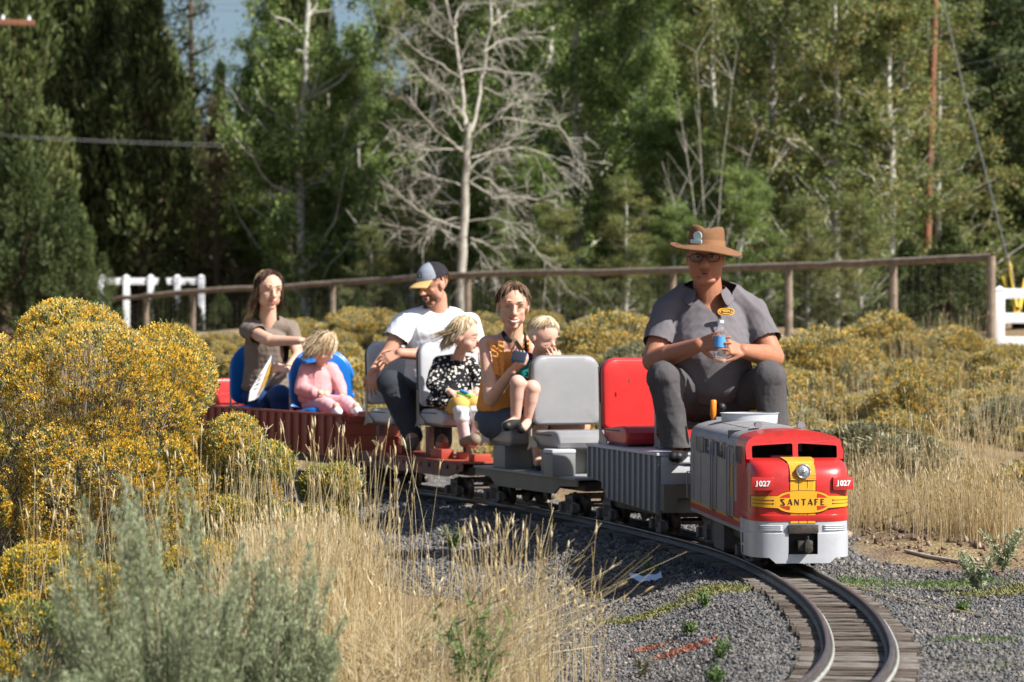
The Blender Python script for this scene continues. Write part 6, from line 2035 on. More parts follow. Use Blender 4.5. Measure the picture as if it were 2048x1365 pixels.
# collar and placket
def ribbon(name, A_, B_, m, root, t=.004):
    A_ = np.array(A_); B_ = np.array(B_); o_ = np.array(root.location); n_ = len(A_)
    V_ = np.concatenate([A_, B_]) - o_
    me = bpy.data.meshes.new(name); me.from_pydata(V_.tolist(), [], [[i, i + 1, n_ + i + 1, n_ + i] for i in range(n_ - 1)]); me.materials.append(m)
    ob = link(name, me, root); s_ = ob.modifiers.new("t", 'SOLIDIFY'); s_.thickness = t; s_.offset = 0
    sb = ob.modifiers.new("s", 'SUBSURF'); sb.levels = 1; sb.render_levels = 2
    for p in me.polygons: p.use_smooth = True
    return ob
ca_ = A(1414, 582, 13.16)
pc = clothm("polo_collar_cloth", (.135, .12, .13))
for q in (-1, 1):
    up_, lo_ = [], []
    for i, t in enumerate(np.linspace(0, 1, 10)):
        a = math.pi / 2 + q * (-1) * t * 2.55       # from the nape round to the front
        r_ = .083 + .006 * t
        up_.append(ca_ + [r_ * math.cos(a), r_ * math.sin(a) * 1.05 - .012, .052 - .050 * t])
        ro = .112 + .030 * t ** 2
        lo_.append(ca_ + [ro * math.cos(a) * (1 + .08 * t), ro * math.sin(a) * 1.05 - .015, .014 - .088 * t ** 1.5 - (.02 if t > .95 else 0)])
    ribbon("collar", up_, lo_, pc, dr)
ribbon("placket", [A(1433, 624, 12.985), A(1436, 640, 12.972), A(1437, 655, 12.957)], [A(1441, 626, 12.985), A(1444, 641, 12.972), A(1444, 656, 12.957)], pc, dr, .003)
# badge: a yellow lozenge with lettering
bc = A(1452, 624, 12.972)
bdg = link("shirt_badge", plate("shirt_badge", [oval(.040, .018, 28, 2.6)], .004, m_yel, lambda x, y, z: Vector((x, z - .10 * x, y))), dr, bc - np.array(dr.location), (R(-14), 0, R(13)))
link("badge_ring", tube_me("badge_ring", [(math.cos(a) * .034, -.0035 - .1 * .034 * math.cos(a), math.sin(a) * .0135) for a in np.linspace(0, 2 * math.pi, 25)], .0013, m_blkl, 5), bdg)
link("badge_bar", plate("badge_bar", [rr(-.024, -.0055, .024, .0055, .003)], .002, m_blkl, lambda x, y, z: Vector((x, z - .10 * x - .003, y))), bdg)
link("badge_lettering", text_me("badge_lettering", "TRAINS", .011, .001, m_yel, lambda x, y, z: Vector((x, z - .10 * x - .0048, y)), bold=.0003), bdg)
tr_m = clothm("grey_trouser_cloth", (.078, .073, .074), bump=.5)
t_ = Prims()
t_.ell(A(1432, 800, 13.2), (.205, .17, .115))
for hp, kn, an in ((A(1388, 800, 13.2), A(1327, 757, 12.83), A(1353, 893, 12.86)), (A(1478, 800, 13.2), A(1541, 757, 12.83), A(1546, 893, 12.86))):
    t_.chain([hp, hp + (kn - hp) * .5, kn, kn + (an - kn) * .5, an + [0, 0, -.01]], [.108, .096, .079, .070, .076])
    t_.ell(kn + [0, .04, .004], .080)
blob("trousers", t_, tr_m, dr, .0065, 4, [lambda X: X[:, 2] < A(0, 896, 12.84)[2]], wrinkle=.0075, wfreq=10, seed=8)
for (h_, tq, lab) in ((A(1362, 906, 12.88), A(1352, 914, 12.72), "L"), (A(1546, 906, 12.88), A(1552, 914, 12.72), "R")):
    p_ = Prims(); p_.chain([h_ + [-.012, 0, -.006], tq + [-.012, 0, 0]], [.026, .026]); p_.chain([h_ + [.012, 0, -.006], tq + [.010, 0, 0]], [.026, .026]); p_.ell(h_ + [0, -.01, .018], (.036, .045, .036))
    blob("shoe", p_, mat("black_shoe", (.014, .013, .013), rough=.5, var=.2), dr, .006, 3, [lambda X: X[:, 2] < A(0, 925, 12.8)[2]])
fr_ = to_local(bx, A(1450, 928, 12.78))
link("foot_rest", box_me("foot_rest", .46, .17, .012, m_boxgrey, .002), bx, fr_)
# hat
hb = A(1412, 495, 13.06)
hx = unit(np.array([1, -.10, -.045])); hu = unit(np.cross(np.array([1, -.10, -.09]), np.array([.10, 1, .0])))
hM = np.stack([hx, unit(np.cross(hu, hx)), hu], 1)
m_hat = mat("tan_felt", (.185, .095, .048), rough=.9, var=.10, scale=20, bump=.2, bscale=60, spec=.15)
m_hatb = mat("tan_hat_band", (.25, .12, .05), rough=.8, var=.06)
bm = bmesh.new(); S = 48; rings = []
for (ra, rb, z_, f) in [(.084, .100, .004, 0), (.088, .104, .0, 0), (.120, .136, -.006, .1), (.150, .166, -.010, .5), (.171, .188, -.010, 1.0), (.1735, .190, -.006, 1.0), (.171, .188, -.002, 1.0), (.150, .166, -.002, .5), (.120, .136, .003, .1), (.092, .108, .008, 0), (.0885, .1045, .020, 0), (.087, .103, .040, 0), (.083, .098, .070, 0), (.079, .092, .088, 0), (.070, .082, .098, 0), (.05, .06, .098, 0), (.02, .03, .088, 0)]:
    row = []
    for i in range(S):
        a = 2 * math.pi * i / S
        x_, y_ = ra * math.cos(a), rb * math.sin(a)
        dz = f * (.012 * math.cos(2 * a) - .010 * math.sin(a) * -1 + .006 * math.sin(3 * a))
        dz -= f * .030 * (max(0, math.cos(a)) ** 2)
        if z_ > .06:
            dz += -.014 * math.exp(-((x_) / .02) ** 2) * (1 if z_ > .09 else .3) + .004 * math.sin(2 * a + 1)
            x_ *= 1 - .10 * max(0, -math.sin(a)) ** 3
        row.append(bm.verts.new((x_, y_, z_ + dz)))
    rings.append(row)
for a, b_ in zip(rings[:-1], rings[1:]):
    for i in range(S): bm.faces.new((a[i], a[(i + 1) % S], b_[(i + 1) % S], b_[i]))
bm.faces.new(rings[-1])
hme = bm_me("hat", bm, m_hat, True, 80)
hM4 = Matrix(np.vstack([np.hstack([hM, np.zeros((3, 1))]), [0, 0, 0, 1]]).tolist())
hat = link("hat", hme, dr); hat.matrix_basis = Matrix.Translation(Vector(hb - np.array(dr.location))) @ hM4
band = [(.0905 * math.cos(a) , .1065 * math.sin(a)) for a in np.linspace(0, 2 * math.pi, 48, endpoint=False)]
bm = bmesh.new(); r0 = [bm.verts.new((x * 1.005, y * 1.005, .008)) for x, y in band]; r1 = [bm.verts.new((x * .988, y * .988, .034)) for x, y in band]
for i in range(48): bm.faces.new((r0[i], r0[(i + 1) % 48], r1[(i + 1) % 48], r1[i]))
link("hat_band", bm_me("hat_band", bm, m_hatb), hat)
pin = [(x - .0, y) for x, y in rr(-.030, .0, .030, .019, .004)]
ang = R(-118)
badge_m = mat("pale_blue_enamel", (.50, .66, .70), rough=.25, metal=.2, var=.05)
bo = Vector((.0945 * math.cos(ang), .110 * math.sin(ang), .012))
pb_1 = link("hat_pin", prism("hat_pin", pin, -.003, .003, badge_m, .001), hat, bo, (R(6), 0, ang + math.pi / 2))
link("hat_pin_disc", cyl_me("hat_pin_disc", .022, .006, badge_m, 28, axis='y'), pb_1, (.004, .006, .036))
# grey hair at the sides, glasses
H.hair(dr, hr_grey, 110, 0.0, lf=1.25, ls=1.75, lb=1.95, r=.004, lift=1.02, seed=4, cap=False)
gl = mat("spectacle_frame", (.06, .04, .045), rough=.3, metal=.5)
o_ = np.array(dr.location)
gp = []
for q in (-1, 1):
    ctr = (q * .155, .43, .015)
    loop = [H.P(ctr[0] + .118 * math.copysign(abs(math.cos(a)) ** .7, math.cos(a)), ctr[1] - .10 * (abs(ctr[0] + .118 * math.cos(a))) ** 2, ctr[2] + .072 * math.copysign(abs(math.sin(a)) ** .7, math.sin(a))) - o_ for a in np.linspace(0, 2 * math.pi, 21)]
    if q == -1: gobj = link("glasses", tube_me("glasses", loop, .0023, gl, 5), dr)
    else: link("glasses_rim", tube_me("glasses_rim", loop, .0023, gl, 5), gobj)
    link("glasses_temple", tube_me("glasses_temple", [H.P(q * .27, .42, .04) - o_, H.P(q * .345, .25, .04) - o_, H.P(q * .36, .0, .03) - o_], .0018, gl, 5), gobj)
    lens = [tuple(p) for p in loop[:-1]]
    me = bpy.data.meshes.new("glasses_lens"); me.from_pydata(lens, [], [list(range(len(lens)))]); me.materials.append(mat("lens_tint", (.06, .06, .07), rough=.05, alpha=.35, var=.02))
    link("glasses_lens", me, gobj)
link("glasses_bridge", tube_me("glasses_bridge", [H.P(-.04, .425, .03) - o_, H.P(0, .435, .045) - o_, H.P(.04, .425, .03) - o_], .0016, gl, 5), gobj)
# watch strap-like band on the wrist
wd = unit(BX - wrL)
# bottle
bt_ = empty("water_bottle", BX + np.array([.0, .0, -.085]), 0); bt_.rotation_euler = (R(-3), R(2), 0)
tag(bt_, "clear plastic water bottle with blue label held in the driver's hands", "bottle")
m_pet = mat("clear_plastic", (.93, .95, .97), rough=.06, trans=.92, ior=1.15, var=.01, spec=.6)
prb = [(.0, .0), (.024, .0), (.029, .006), (.029, .022), (.0275, .028), (.029, .034), (.029, .060), (.0275, .066), (.029, .072), (.029, .125), (.027, .138), (.018, .162), (.0135, .172), (.0125, .190), (.0, .190)]
bm = bmesh.new(); S = 24; rings = [[bm.verts.new((r_ * math.cos(2 * math.pi * i / S), r_ * math.sin(2 * math.pi * i / S), z_)) for i in range(S)] for r_, z_ in prb[1:-1]]
for a, b_ in zip(rings[:-1], rings[1:]):
    for i in range(S): bm.faces.new((a[i], a[(i + 1) % S], b_[(i + 1) % S], b_[i]))
bm.faces.new(rings[0][::-1]); bm.faces.new(rings[-1])
link("bottle_body", bm_me("bottle_body", bm, m_pet), bt_)
link("bottle_label", (lambda bm: (bmesh.ops.create_cone(bm, cap_ends=False, segments=24, radius1=.0296, radius2=.0296, depth=.05), bm_me("bottle_label", bm, mat("blue_label", (.08, .28, .60), rough=.35, var=.1)))[1])(bmesh.new()), bt_, (0, 0, .098))
link("bottle_cap", cyl_me("bottle_cap", .0145, .014, mat("white_cap", (.7, .72, .75), rough=.4), 20), bt_, (0, 0, .192))
# ---------------------------------------------------------------- woman in orange with the boy on her lap
w2 = person(1010, 15.0, .46, "smiling woman in sleeveless orange top looking at a phone, boy on her lap")
H = Head(A(1026, 613, 14.95), (.10, -1, -.14), (.06, 0, 1), s=.244)
b = Prims(); H.build(b)
b.chain([A(1024, 688, 15.03), A(1027, 648, 15.0)], [.060, .052]); b.chain([A(990, 684, 15.03), A(1025, 670, 15.03), A(1046, 684, 15.03)], [.030, .045, .030])
shL, shR = A(975, 690, 15.02), A(1056, 690, 15.04)
elL, wrL = A(982, 800, 14.88), A(1024, 742, 14.70)
elR, wrR = A(1098, 768, 14.93), A(1115, 742, 14.74)
b.chain([shL, A(1018, 690, 15.04), shR], [.052, .06, .05])
b.chain([shL, shL + (elL - shL) * .5, elL], [.050, .045, .039]); b.chain([elL, elL + (wrL - elL) * .4, wrL], [.039, .036, .024])
b.chain([shR, elR], [.046, .037]); b.chain([elR, wrR], [.037, .024])
b.ell(A(1015, 735, 15.05), (.125, .09, .15)); b.ell(A(1005, 810, 15.08), (.13, .10, .11)); b.ell(A(1003, 845, 15.08), (.15, .12, .09))
for hp, kn, an, to in ((A(990, 846, 15.06), A(1076, 850, 14.84), A(1078, 912, 14.86), A(1078, 925, 14.76)), (A(1030, 846, 15.08), A(1160, 852, 14.86), A(1150, 925, 14.86), A(1152, 938, 14.76))):
    b.chain([hp, kn], [.080, .056]); b.chain([kn, kn + (an - kn) * .35, an], [.053, .050, .034]); b.chain([an, to], [.034, .030])
hand(b, wrL, A(1046, 722, 14.66) - wrL, (.25, -.55, -.8), .92, (.55, .6, .6, .6), .10, (.5, .5), side=1)
hand(b, wrR, A(1112, 716, 14.72) - wrR, (.3, -.9, 0), .88, (.3, .35, .4, .5), .1, side=-1)
blob("body", b, sk_w2, w2, .0052, 3)
H.face(w2, sk_w2, squint=True, smile=.9, teeth=True, brow=hr_br)
H.hair(w2, hr_br, 420, 0.0, lf=.72, ls=1.95, lb=2.2, r=.0042, lift=1.03, seed=21)
H.hair(w2, hr_br, 26, lambda ph: np.where(np.abs(np.abs(ph) - 1.35) < .5, .07, .0), lf=.8, ls=2.0, lb=2.0, r=.0032, lift=1.08, seed=22, cap=False, spread=.03, name="loose_hair")
org = clothm("orange_blouse_cloth", (.72, .30, .075), bump=.3)
c = Prims()
c.chain([A(985, 694, 15.03), A(1020, 688, 15.04), A(1050, 692, 15.05)], [.052, .064, .050]); c.loft([(A(1014, 722, 15.03), (.138, .110, .12)), (A(1007, 775, 15.06), (.132, .115, .11)), (A(1004, 812, 15.07), (.145, .12, .075))])
c.ell(A(1010, 732, 14.98), (.105, .055, .07))
def w2neck(X):
    q = X - A(1025, 684, 15.0); return (np.hypot(q[:, 0], q[:, 1] * .8) < .075) & (q[:, 2] > -.05 + .5 * np.clip(q[:, 1] + .04, 0, 1))
blob("blouse", c, org, w2, .0058, 3, [w2neck, lambda X: (X[:, 2] < A(0, 824, 15.0)[2])], wrinkle=.0035, wfreq=20, seed=6)
o_ = np.array(w2.location)
for q, (p0, p1, p2) in enumerate([(A(978, 680, 14.97), A(990, 712, 14.90), A(990, 750, 14.92)), (A(998, 682, 14.93), A(1003, 712, 14.88), A(998, 752, 14.92)), (A(1050, 678, 14.97), A(1050, 705, 14.93), A(1048, 735, 14.93))]):
    n = 64; t = np.linspace(0, 1, n)[:, None]
    c_ = (1 - t) ** 2 * p0 + 2 * t * (1 - t) * p1 + t ** 2 * p2
    wv = np.sin(np.arange(n) * .62)[:, None]
    a_ = c_ + np.array([-.012, .0, .004]); b2 = c_ + np.array([.024, -.022, -.006]) + wv * np.array([.002, -.004, .003])
    ribbon("ruffle", a_, b2, org, w2, .003)
ribbon("bag_strap", [A(1022, 676, 14.915), A(1032, 694, 14.90), A(1044, 712, 14.885), A(1052, 728, 14.90)], [A(1030, 672, 14.915), A(1041, 690, 14.90), A(1053, 709, 14.885), A(1061, 725, 14.90)], clothm("olive_strap", (.20, .17, .10)), w2, .003)
ribbon("camera_strap", [A(1001, 664, 14.95), A(1004, 676, 14.915), A(1013, 686, 14.905), A(1022, 688, 14.91)], [A(1008, 659, 14.95), A(1012, 668, 14.92), A(1020, 677, 14.905), A(1028, 680, 14.91)], clothm("black_strap", (.015, .015, .017)), w2, .004)
ribbon("camera_strap", [A(1046, 662, 14.95), A(1049, 690, 14.92), A(1048, 715, 14.90)], [A(1052, 662, 14.95), A(1055, 690, 14.92), A(1054, 715, 14.90)], MATS["black_strap"], w2, .004)
c = Prims()
for hp, kn in ((A(990, 842, 15.06), A(1076, 846, 14.84)), (A(1030, 842, 15.08), A(1160, 848, 14.86))):
    c.chain([hp, hp + (kn - hp) * .55], [.105, .078])
c.ell(A(1004, 836, 15.08), (.155, .13, .085))
blob("shorts", c, clothm("slate_denim_cloth", (.085, .10, .135), bump=.4), w2, .006, 3, wrinkle=.003, wfreq=20, seed=9)
for x_, d_ in ((1078, 14.82), (1152, 14.82)):
    p_ = Prims(); p_.chain([A(x_, 938, d_ + .05), A(x_ + 1, 944, d_ - .10)], [.036, .034]); blob("shoe", p_, MATS["black_shoe"], w2, .006, 2)
ph = tag(empty("mobile_phone", A(1038, 714, 14.635)), "black phone in a blue case held by the woman in orange", "phone")
ph.rotation_euler = (R(-18), R(12), R(-12))
link("phone_case", box_me("phone_case", .078, .013, .062, mat("blue_case", (.012, .06, .16), rough=.35), .006), ph)
link("phone_screen", box_me("phone_screen", .066, .002, .048, m_dglass, .001), ph, (0, -.0075, 0))

# ---------------------------------------------------------------- the boy
bo = person(1075, 14.8, .52, "fair-haired boy in teal shirt and shorts sitting on the woman's lap")
H = Head(A(1087, 674, 14.79), (.72, -.62, -.30), (.12, -.10, 1), s=.205, child=True)
b = Prims(); H.build(b)
b.chain([A(1073, 726, 14.86), A(1080, 700, 14.83)], [.040, .036])
b.ell(A(1068, 756, 14.88), (.085, .075, .12)); b.ell(A(1066, 792, 14.88), (.09, .08, .07))
shL, shR = A(1046, 736, 14.86), A(1098, 734, 14.87)
b.chain([shL, A(1072, 730, 14.87), shR], [.034, .042, .034])
b.chain([shL, A(1060, 775, 14.76)], [.030, .026]); b.chain([A(1060, 775, 14.76), A(1100, 760, 14.66)], [.026, .019])
b.chain([shR, A(1122, 760, 14.78)], [.030, .026]); b.chain([A(1122, 760, 14.78), A(1122, 736, 14.72)], [.026, .019])
hand(b, A(1122, 736, 14.72), (-.15, 0, 1), (.4, -.9, 0), .55, (.5, .5, .6, .6), .1, side=1)
hand(b, A(1100, 760, 14.66), (1, 0, .1), (0, -.9, .3), .55, (.4, .4, .4, .4), .1, side=1)
for hp, kn, an, to in ((A(1056, 796, 14.86), A(1035, 766, 14.56), A(1031, 842, 14.60), A(1012, 852, 14.52)), (A(1078, 800, 14.88), A(1064, 776, 14.58), A(1056, 846, 14.62), A(1046, 856, 14.52))):
    b.chain([hp, kn], [.055, .043]); b.chain([kn, kn + (an - kn) * .35, an], [.041, .038, .026]); b.chain([an, to], [.027, .024])
blob("body", b, sk_c, bo, .0050, 3)
H.face(bo, sk_c, closed=True, brow=hr_gold, smile=.1)
H.hair(bo, hr_bl, 1200, .004, lf=.84, ls=1.30, lb=1.85, r=.0026, lift=1.01, seed=31, curl=.22, jit=.04)
c = Prims(); c.ell(A(1068, 754, 14.87), (.098, .088, .11)); c.ell(A(1067, 785, 14.87), (.10, .09, .075)); c.chain([shL, A(1072, 731, 14.87), shR], [.042, .050, .042])
c.chain([shL, A(1056, 764, 14.79)], [.042, .036]); c.chain([shR, A(1114, 752, 14.81)], [.042, .036])
blob("shirt", c, clothm("teal_shirt_cloth", (.012, .16, .14)), bo, .0055, 3, [lambda X: (np.hypot(X[:, 0] - A(1076, 0, 14.85)[0], X[:, 1] - 14.85) < .042) & (X[:, 2] > A(0, 724, 14.85)[2])], wrinkle=.003, wfreq=22, seed=12)
c = Prims()
for hp, kn in ((A(1058, 795, 14.86), A(1038, 768, 14.60)), (A(1078, 798, 14.88), A(1065, 778, 14.62))): c.chain([hp, hp + (kn - hp) * .72], [.068, .060])
c.ell(A(1068, 800, 14.88), (.10, .09, .06))
blob("shorts", c, clothm("navy_shorts_cloth", (.018, .09, .085)), bo, .0055, 3, wrinkle=.002, wfreq=24, seed=13)
for a_, t2 in ((A(1033, 846, 14.60), A(1014, 853, 14.51)), (A(1057, 850, 14.62), A(1042, 858, 14.52))):
    p_ = Prims(); p_.chain([a_, t2], [.030, .028]); p_.cap(a_, a_ + [0.002, .01, .035], .029, .028); blob("shoe", p_, MATS["black_shoe"], bo, .0055, 2)
c = Prims(); c.chain([A(1032, 722, 14.90), A(1058, 714, 14.84)], [.022, .024]); blob("sleeve", c, clothm("blue_sleeve_cloth", (.03, .05, .22)), bo, .005, 2, wrinkle=.002)

# ---------------------------------------------------------------- girl in the flowered dress
g1 = person(905, 16.15, .55, "blond girl in black dress with white flowers, mustard leggings and pink tights")
H = Head(A(931, 673, 16.10), (.93, -.34, -.12), (.03, 0, 1), s=.212, child=True)
b = Prims(); H.build(b)
b.chain([A(914, 722, 16.18), A(922, 700, 16.14)], [.038, .034])
b.ell(A(907, 755, 16.20), (.085, .075, .12)); b.ell(A(905, 800, 16.20), (.10, .09, .07))
shL, shR = A(880, 727, 16.18), A(938, 727, 16.2)
b.chain([shL, A(910, 722, 16.19), shR], [.034, .042, .034])
b.chain([shL, A(868, 770, 16.12)], [.031, .027]); b.chain([A(868, 770, 16.12), A(903, 786, 15.98)], [.027, .020])
b.chain([shR, A(958, 765, 16.14)], [.031, .027]); b.chain([A(958, 765, 16.14), A(952, 786, 15.98)], [.027, .020])
hand(b, A(903, 787, 15.98), (1, -.25, 0), (0, -.7, .7), .58, (.5, .6, .7, .7), .1, side=1)
hand(b, A(954, 786, 15.98), (-1, -.25, .0), (0, -.7, .7), .58, (.5, .6, .7, .7), .1, side=-1)
for hp, kn, an, to in ((A(895, 812, 16.18), A(921, 812, 15.90), A(930, 878, 15.92), A(948, 890, 15.80)), (A(915, 812, 16.18), A(949, 811, 15.92), A(956, 870, 15.95), A(962, 884, 15.84))):
    b.chain([hp, kn], [.052, .044]); b.chain([kn, an], [.040, .027]); b.chain([an, to], [.027, .024])
blob("body", b, sk_c, g1, .0050, 3)
H.face(g1, sk_c, closed=True, brow=hr_gold, smile=.3)
H.hair(g1, hr_bl, 1100, lambda ph: .10 * (1 - np.cos(ph)) / 2, lf=.62, ls=1.50, lb=1.8, r=.0026, lift=1.03, seed=41, hangdir=(-.35, 0, -.9), spread=.012)
H.hair(g1, hr_bl, 70, .10, lf=1.0, ls=1.4, lb=1.6, r=.0022, lift=1.06, seed=42, hangdir=(-.9, .2, -.45), spread=.04, cap=False, phr=(1.6, 4.2), name="windblown_hair")


def flowered():
    m = clothm("flowered_black_cloth", (.012, .012, .014))
    nt = m.node_tree; N = nt.nodes; Lk = nt.links; pb = [n for n in N if n.type == 'BSDF_PRINCIPLED'][0]
    src = pb.inputs["Base Color"].links[0].from_socket
    tc = N.new("ShaderNodeTexCoord"); v = N.new("ShaderNodeTexVoronoi"); v.inputs["Scale"].default_value = 46; v.inputs["Randomness"].default_value = .9
    n2 = N.new("ShaderNodeTexNoise"); n2.inputs["Scale"].default_value = 110
    mxv = N.new("ShaderNodeVectorMath"); mxv.operation = 'MULTIPLY_ADD'; mxv.inputs[1].default_value = (.012, .012, .012)
    Lk.new(tc.outputs["Object"], n2.inputs["Vector"]); Lk.new(n2.outputs["Color"], mxv.inputs[0]); Lk.new(tc.outputs["Object"], mxv.inputs[2]); Lk.new(mxv.outputs[0], v.inputs["Vector"])
    lt = N.new("ShaderNodeMath"); lt.operation = 'LESS_THAN'; lt.inputs[1].default_value = .36; Lk.new(v.outputs["Distance"], lt.inputs[0])
    mm = N.new("ShaderNodeMix"); mm.data_type = 'RGBA'; Lk.new(lt.outputs[0], mm.inputs[0]); Lk.new(src, mm.inputs[6]); mm.inputs[7].default_value = (.62, .58, .52, 1)
    Lk.new(mm.outputs[2], pb.inputs["Base Color"]); return m


m_fl = flowered()
c = Prims(); c.loft([(A(908, 748, 16.19), (.098, .09, .10)), (A(905, 780, 16.17), (.116, .115, .09)), (A(898, 803, 16.12), (.140, .15, .055))]); c.chain([shL, A(910, 724, 16.19), shR], [.045, .05, .045])
c.chain([shL, A(865, 768, 16.11), A(890, 784, 16.02)], [.045, .043, .034]); c.chain([shR, A(960, 763, 16.13), A(957, 778, 16.04)], [.045, .043, .034])
blob("dress", c, m_fl, g1, .0055, 3, [lambda X: (np.hypot(X[:, 0] - A(917, 0, 16.16)[0], X[:, 1] - 16.16) < .045) & (X[:, 2] > A(0, 721, 16.16)[2])], wrinkle=.0035, wfreq=20, seed=15)
c = Prims()
for hp, kn in ((A(895, 812, 16.18), A(921, 811, 15.90)), (A(915, 812, 16.18), A(950, 810, 15.92))): c.chain([hp, kn], [.062, .053]); c.cap(kn, kn + [.002, .01, -.02], .053, .05)
blob("leggings", c, clothm("mustard_cloth", (.60, .37, .10)), g1, .0055, 3, wrinkle=.0025, wfreq=24, seed=16)
m_pt = clothm("pale_pink_cloth", (.66, .47, .47)); m_ws = clothm("white_sock_cloth", (.75, .74, .74))
for (kn, an, to) in ((A(922, 822, 15.89), A(930, 878, 15.92), A(948, 890, 15.80)), (A(951, 822, 15.91), A(956, 870, 15.95), A(962, 884, 15.84))):
    c = Prims(); c.cap(kn, an, .041, .033); blob("tights", c, m_pt, g1, .0055, 2, wrinkle=.002)
    c = Prims(); c.cap(kn + [0, 0, .002], kn + (an - kn) * .22, .050, .046); blob("sock_frill", c, m_ws, g1, .0055, 1, wrinkle=.004, wfreq=40)
m_tsh = mat("tan_shoe", (.22, .165, .11), rough=.7); m_sol = mat("shoe_sole", (.07, .055, .042), rough=.8)
for an, to in ((A(929, 884, 15.92), A(950, 880, 15.78)), (A(956, 876, 15.95), A(966, 874, 15.84))):
    c = Prims(); c.chain([an, to], [.033, .036]); s_ = blob("shoe", c, m_tsh, g1, .0055, 2)
    dv = unit(to - an); c = Prims(); nrm = unit(np.array([.0, -.72, -.5])); c.chain([an + nrm * .016 - dv * .01, to + nrm * .014 + dv * .004], [.029, .034]); 
    link("shoe_sole", blob("shoe_sole", c, m_sol, g1, .0055, 1).data, None) if False else None
ty = tag(empty("toy", A(929, 790, 15.90)), "small green and blue toy in the flowered-dress girl's hands", "toy")
c = Prims(); c.chain([A(916, 786, 15.91), A(940, 792, 15.90)], [.010, .012]); blob("toy_body", c, mat("green_toy_plastic", (.16, .50, .06), rough=.35), ty, .004, 1)
c = Prims(); c.chain([A(922, 782, 15.905), A(934, 786, 15.895)], [.010, .009]); blob("toy_top", c, mat("blue_toy_plastic", (.03, .20, .55), rough=.35), ty, .004, 1)

# ---------------------------------------------------------------- man in the cap
mn = person(865, 16.85, .50, "man in white T-shirt and grey-black cap with tan visor looking down over his shoulder")
H = Head(A(866, 570, 16.78), (-.72, -.60, -.30), (-.08, -.05, 1), s=.238)
b = Prims(); H.build(b, jaw=1.12, heavy=.015)
b.chain([A(876, 638, 16.86), A(874, 596, 16.83)], [.068, .060])
shL, shR = A(808, 650, 16.80), A(936, 652, 16.92)
b.chain([shL, A(872, 640, 16.87), shR], [.065, .078, .065])
b.ell(A(872, 680, 16.88), (.17, .115, .17)); b.ell(A(868, 750, 16.90), (.15, .115, .15)); b.ell(A(862, 810, 16.92), (.16, .12, .10))
elL, wrL = A(776, 708, 16.74), A(748, 742, 16.58)
elR, wrR = A(950, 715, 16.82), A(800, 707, 16.50)
b.chain([shL, elL], [.057, .045]); b.chain([elL, wrL], [.046, .031]); b.chain([shR, elR], [.057, .046]); b.chain([elR, A(880, 712, 16.60), wrR], [.047, .044, .031])
hand(b, wrL, (-.15, -.25, -1), (-.5, -.9, 0), 1.0, (.35, .35, .4, .45), .12, side=1)
hand(b, wrR, A(765, 720, 16.48) - wrR, (.1, -.7, .75), 1.0, (.30, .30, .35, .4), .14, side=1)
for hp, kn, an, to in ((A(840, 812, 16.88), A(782, 765, 16.48), A(826, 872, 16.46), A(820, 888, 16.32)), (A(885, 812, 16.88), A(880, 768, 16.46), A(884, 880, 16.42), A(884, 895, 16.28))):
    b.chain([hp, kn], [.085, .06]); b.chain([kn, an], [.058, .042]); b.chain([an, to], [.04, .036])
blob("body", b, sk_m, mn, .0055, 3)
H.face(mn, sk_m, closed=True, brow=hr_dk, lip=m_lipd)
# stubble: a thin shell over the jaw
c = Prims(); H.ell(c, (0, .065, -.20), (.272, .272, .27)); H.ell(c, (0, .22, -.41), (.15, .105, .09))
blob("stubble", c, mat("stubble_skin", (.17, .085, .05), rough=.9, var=.2, scale=90), mn, .0055, 2, [lambda X, H=H: (((X - H.c) @ H.B)[:, 2] > -.17 * H.s - .35 * np.clip(((X - H.c) @ H.B)[:, 1] - .02, 0, 1) * 0) & (np.abs(((X - H.c) @ H.B)[:, 0]) < .24 * H.s) | (((X - H.c) @ H.B)[:, 2] > -.05 * H.s), lambda X, H=H: (((X - H.c) @ H.B)[:, 2] < -.47 * H.s)])
H.hair(mn, hr_dk, 160, 0.0, lf=1.2, ls=1.75, lb=2.0, r=.0035, lift=1.01, seed=51, cap=False)
tee = clothm("white_tee_cloth", (.72, .73, .76), var=.03, bump=.2)
c = Prims(); c.chain([shL, A(845, 640, 16.86), A(900, 640, 16.88), shR], [.072, .084, .084, .072]); c.loft([(A(872, 672, 16.87), (.200, .140, .17)), (A(868, 728, 16.88), (.182, .145, .14)), (A(866, 780, 16.90), (.185, .155, .10))])
c.chain([shL, elL], [.080, .080]); c.chain([shR, elR], [.082, .082])
blob("t_shirt", c, tee, mn, .006, 3, [beyond(shL + (elL - shL) * .5, elL - shL, .22), beyond(shR + (elR - shR) * .75, elR - shR, .22), lambda X: (np.hypot(X[:, 0] - A(873, 0, 16.83)[0], X[:, 1] - 16.83) < .078) & (X[:, 2] > A(0, 618, 16.83)[2])], wrinkle=.0065, wfreq=11, seed=17)
# faint print on the shirt
gp_ = np.random.default_rng(5)
for k in range(9):
    a_ = A(868 + gp_.uniform(-10, 12), 690 + gp_.uniform(-10, 8), 16.705); 
    pts = [a_ + np.array([.012 * math.cos(t * 1.6 + k), 0, .010 * math.sin(t * 2.1 + k)]) - np.array(mn.location) for t in np.linspace(0, 2.2, 6)]
    link("shirt_print", tube_me("shirt_print", pts, .0016, mat("faded_grey_print", (.22, .22, .24), rough=.9), 4), mn)
jn = clothm("charcoal_trouser_cloth", (.040, .044, .052))
c = Prims(); c.ell(A(863, 808, 16.92), (.18, .14, .10))
for hp, kn, an in ((A(840, 810, 16.88), A(782, 768, 16.50), A(826, 872, 16.46)), (A(885, 812, 16.88), A(880, 772, 16.48), A(884, 880, 16.44))):
    c.chain([hp, kn], [.108, .086]); c.chain([kn, kn + (an - kn) * .5, an], [.084, .074, .062])
